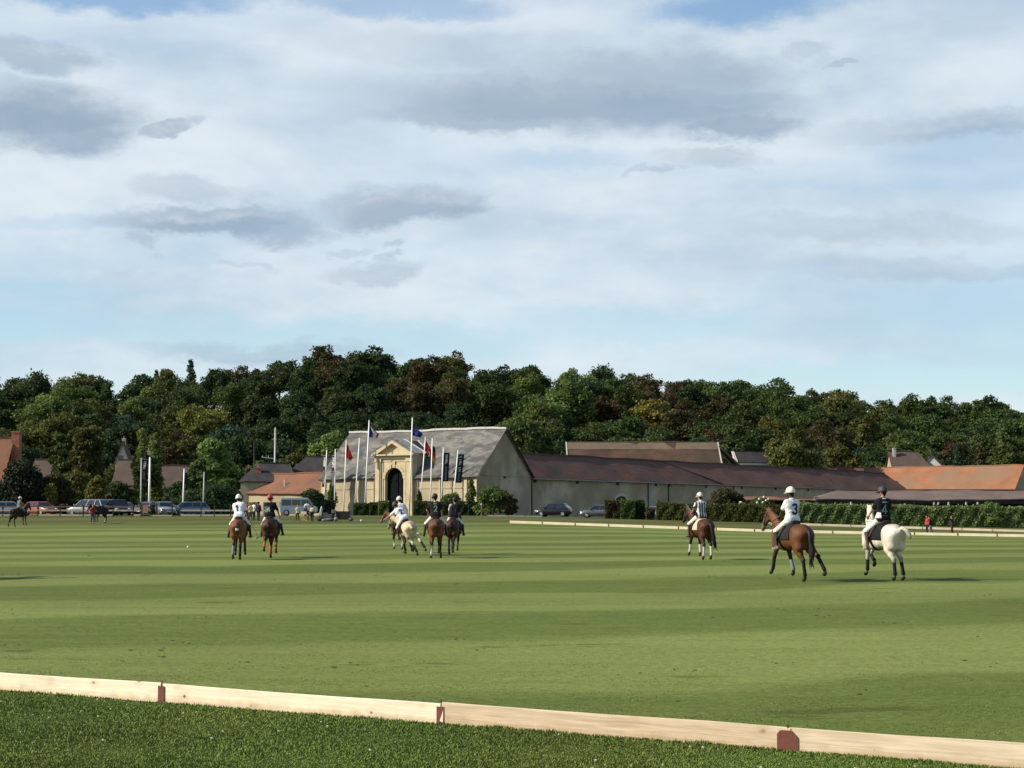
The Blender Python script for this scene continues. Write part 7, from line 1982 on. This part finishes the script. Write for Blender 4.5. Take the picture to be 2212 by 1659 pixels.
# the scrum in the middle
MB_ = place(873, 79.5, 118, 6)
h, MB_, k = horse('bay pony with white feet turning left, mostly hidden by the cream pony', 'bay', MB_, hl=(30, -20, 16, 24), hr=(20, -40, -6, 10), fl=(30, -6, 10), fr=(6, -12, 10), ab=(0, 0, 0, 0), neck=(38, 22), head=-44, tail='tied', socks=('fL', 'fR', 'hL'), blaze=True, res=.028)
r_, wr, q = rider('rider in white shirt and pale helmet half hidden behind the rider numbered 2', MB_, dict(shirt=WHITE, pants=BREECH, boots=BOOT, helmet=(.55, .52, .52), hem=-.10), lean=14, side=-4, twist=-10, head_yaw=0, hands={1: Vector((.42, .12, 1.56)), -1: Vector((.20, -.42, 1.58))}, pole={-1: Vector((-.3, -1, .3))}, res=.022)
reins(h, k['mouth'], wr[1])
M3b = place(893, 75.0, 106, 15)
h, M3b, k = horse('cream pony swerving left in front of the gateway, hind legs thrown out to the right', 'cream', M3b, hl=(4, -44, -28, -6), hr=(-12, -50, -40, -20), fl=(20, 0, 22), fr=(34, -16, 6), ab=(-6, 10, 0, 0), neck=(34, 24), head=-42, tail='tied', tail_c=(.44, .36, .24), wraps={0: WR['black'], 1: WR['black'], 2: WR['black'], 3: WR['black']}, pad=(.016, .013, .012), res=.025, hockc=(.50, .45, .36))
r_, wr, q = rider('rider in white shirt numbered 2 leaning left with outstretched arm on the cream pony', M3b, dict(shirt=WHITE, pants=BREECH, boots=BOOT, helmet=(.055, .036, .032), number='2', num_h=.22, num_z=.29, num_y=.02, hem=-.10), lean=30, side=14, twist=14, head_yaw=24, hands={1: Vector((.44, .74, 1.72)), -1: Vector((.42, -.12, 1.55))}, pole={1: Vector((-.5, .2, -.5)), -1: Vector((-.4, -.8, -.4))}, res=.02, curl=.7)
reins(h, k['mouth'], wr[-1])
M4b = place(941, 70.0, 96)
h, M4b, k = horse('bay pony galloping away in the middle under the rider in black with grey number', 'bay', M4b, hl=(14, -36, -6, 12), hr=(28, -26, 10, 18), fl=(-10, -30, -16), fr=(26, 0, 18), ab=(4, 2, 2, 2), neck=(36, 4), head=-46, tail='tied', socks=('hL',), pad=(.012, .012, .014), res=.025)
r_, wr, q = rider('rider in black shirt with grey number and black helmet in the middle group', M4b, dict(shirt=(.016, .014, .014), pants=BREECH, boots=(.022, .014, .011), helmet=(.014, .011, .010), number='2', num_h=.23, num_z=.24, num_style=[(M['number_teal_edge'], .20, .010)], hem=-.10, collar=(.55, .55, .56), print=[(M['print_white'], [(-.055 + .024 * i, -.055 + .024 * i + .017, .425, .445) for i in range(5)])]),
                  lean=12, side=2, twist=-4, head_yaw=12, spread=.36, knee_x=.26, hands={1: Vector((.34, .26, 1.66)), -1: Vector((.40, -.30, 1.52))}, pole={1: Vector((-.6, .9, -.4)), -1: Vector((-.5, -.9, -.3))}, res=.02)
reins(h, k['mouth'], wr[1]); mallet('polo mallet slanting down between the cream pony and the bay in the middle', M4b, wr[1], Vector((.30, .62, .86)))
M5 = place(980, 77.0, 84)
h, M5, k = horse('dark bay pony galloping away at the right of the middle group', 'darkbay', M5, hl=(24, -40, -10, 8), hr=(12, -52, -30, -8), fl=(18, 2, 18), fr=(-12, -36, -24), ab=(-2, -2, 0, 0), neck=(36, -6), head=-46, tail='tied', wraps={0: WR['navy'], 1: WR['black']}, res=.026)
r_, wr, q = rider('rider in dark shirt with one white sleeve, right of the middle group', M5, dict(shirt=(.014, .013, .020), sleeve={1: (.60, .60, .62), -1: (.014, .013, .020)}, pants=(.60, .62, .64), boots=(.022, .014, .011), helmet=(.016, .011, .010), hem=-.08, number='1', num_h=.2, num_z=.24, num_y=-.05, num_style=[(M['number_teal'], .2, .010)], collar=(.30, .24, .24)),
                  lean=14, side=-5, twist=8, head_yaw=10, spread=.33, hands={1: Vector((.42, .26, 1.60)), -1: Vector((.40, -.12, 1.54))}, pole={1: Vector((-.3, 1, -.3)), -1: Vector((-.4, -.7, -.5))}, res=.022)
reins(h, k['mouth'], wr[1])
# a dark horse and rider far off at the left
ML = place(42, 149, 52)
h, ML, k = horse('dark brown horse standing under a rider far away at the left edge', 'brown', ML, hl=(2, -40, -16, 10), hr=(22, -30, 6, 26), fl=(4, 0, 26), fr=(10, 2, 24), ab=(8, 0, 0, 0), neck=(50, 10), head=-58, tail='down', res=.030, group='horses at the edge of the field')
r_, wr, q = rider('rider with white helmet and grey top on the dark horse at the far left', ML, dict(shirt=(.16, .155, .17), pants=(.20, .18, .17), boots=(.02, .015, .012), helmet=(.62, .61, .58), hem=-.10, fingers=False), lean=6, res=.026, group='far riders')
# led horse and groom
MG = place(217, 163, 238)
h, MG, k = horse('saddled brown horse standing beside a groom in front of the car park', 'brown', MG, hl=STAND_H, hr=(18, -38, 0, 26), fl=(4, 0, 26), fr=(-4, -2, 26), neck=(26, -18), head=-62, tail='tied', res=.030, socks=('hR',), group='horses at the edge of the field')
def standing(label, px, y, face, o, hands=None, h=1.75, pole=None, lean=2, stride=.10, bend=0, group=None):
    s_ = h / 1.75; p = G(px, y)
    M_ = Matrix.Translation(p) @ Matrix.Rotation(R(face), 4, 'Z') @ Matrix.Scale(s_, 4)
    P0 = Vector((0, 0, .93)); hands = hands or {1: Vector((.06, .27, .86)), -1: Vector((.06, -.27, .86))}
    J = dict(pelvis=P0, tor=tors(lean), hands=hands, curl=.6, head=Matrix.Rotation(R(bend), 3, 'Y'), knees={1: Vector((.05 + stride * .5, .10, .50)), -1: Vector((.05 - stride * .3, -.10, .50))}, ankles={1: Vector((stride, .11, .09)), -1: Vector((-stride, -.11, .09))}, toes={1: Vector((stride + .16, .13, .045)), -1: Vector((-stride + .16, -.13, .045))})
    if pole: J['pole'] = pole
    return person(label, M_, J, o, .024, group)
standing('groom in red shirt and blue jeans standing at the head of the brown horse', 200, 162, -60, dict(shirt=(.20, .035, .025), pants=(.045, .075, .12), hair=(.09, .06, .04), fingers=False), hands={1: Vector((.38, .22, 1.15)), -1: Vector((.10, -.27, .9))})
standing('person in red jacket and white hip bag standing behind the far boards', 2003, 157, 200, dict(shirt=(.36, .050, .040), pants=(.025, .027, .035), hair=(.12, .05, .03), sleeve_len=1.0, fingers=False, hem=-.04), h=1.6, stride=.05)
standing('person in black top and grey trousers right behind the red jacket', 2011, 157.6, 150, dict(shirt=(.014, .014, .016), pants=(.17, .18, .20), hair=(.03, .02, .015), sleeve_len=1.0, fingers=False), h=1.55, stride=.12, lean=14)
standing('person in dark top and dark red trousers, arms raised to the face', 2057, 152.5, 160, dict(shirt=(.030, .020, .045), pants=(.105, .018, .022), hair=(.10, .05, .03), sleeve_len=1.0, fingers=False), hands={1: Vector((.20, .12, 1.52)), -1: Vector((.20, -.10, 1.52))}, pole={1: Vector((.3, 1, -.1)), -1: Vector((.3, -1, -.1))}, h=1.65, stride=.04)
yl = (.62, .52, .26)
standing('spectator in pale yellow shirt standing between the two left riders', 541, 171, 120, dict(shirt=yl, pants=(.10, .085, .06), hair=(.16, .05, .03), fingers=False), h=1.68)
standing('spectator in white shirt beside the pale yellow one', 548, 172, 60, dict(shirt=(.62, .62, .60), pants=(.03, .03, .035), hair=(.03, .02, .015), fingers=False), h=1.75)
standing('spectator with long red-brown hair next to the rider in white helmet', 533, 172.5, 90, dict(shirt=(.17, .045, .03), pants=(.05, .035, .03), hair=(.15, .035, .02), fingers=False), h=1.72)
standing('spectator in dark coat left of the red helmet', 558, 171.5, 70, dict(shirt=(.03, .028, .03), pants=(.04, .04, .04), hair=(.02, .015, .01), sleeve_len=1.0, fingers=False), h=1.8)
standing('spectator in white shirt and dark trousers in front of the light blue van', 663, 175, 100, dict(shirt=(.60, .60, .62), pants=(.022, .022, .03), hair=(.05, .03, .02), fingers=False), h=1.8)
standing('spectator in black with a yellow scarf right of the low backed chair', 674, 169.5, 80, dict(shirt=(.55, .44, .22), pants=(.014, .014, .014), hair=(.02, .015, .01), fingers=False, hem=.12), h=1.5)
standing('spectator in dark blue jacket with white bag by the low backed chair', 660, 170.5, 60, dict(shirt=(.025, .028, .05), pants=(.05, .02, .02), hair=(.03, .02, .015), sleeve_len=1.0, fingers=False), h=1.45)
standing('spectator in pale top right of the left folding chair', 643, 171, 110, dict(shirt=(.60, .52, .34), pants=(.02, .022, .02), hair=(.25, .19, .10), fingers=False), h=1.5)
# the pony just outside the left edge whose shadow falls into the picture
hc_ = copy_tree(H1); hc_.matrix_world = place(-128, 49.5, 94) @ Matrix.Translation((0, 0, .02))
tag(hc_, 'bay pony just outside the left edge, only its shadow reaching the picture', 'horse', 'polo ponies')
rc_ = copy_tree(R1); rc_.matrix_world = hc_.matrix_world @ (M1.inverted() @ R1.matrix_world)
tag(rc_, 'rider just outside the left edge, only the shadow reaching the picture', 'person', 'mounted polo players')
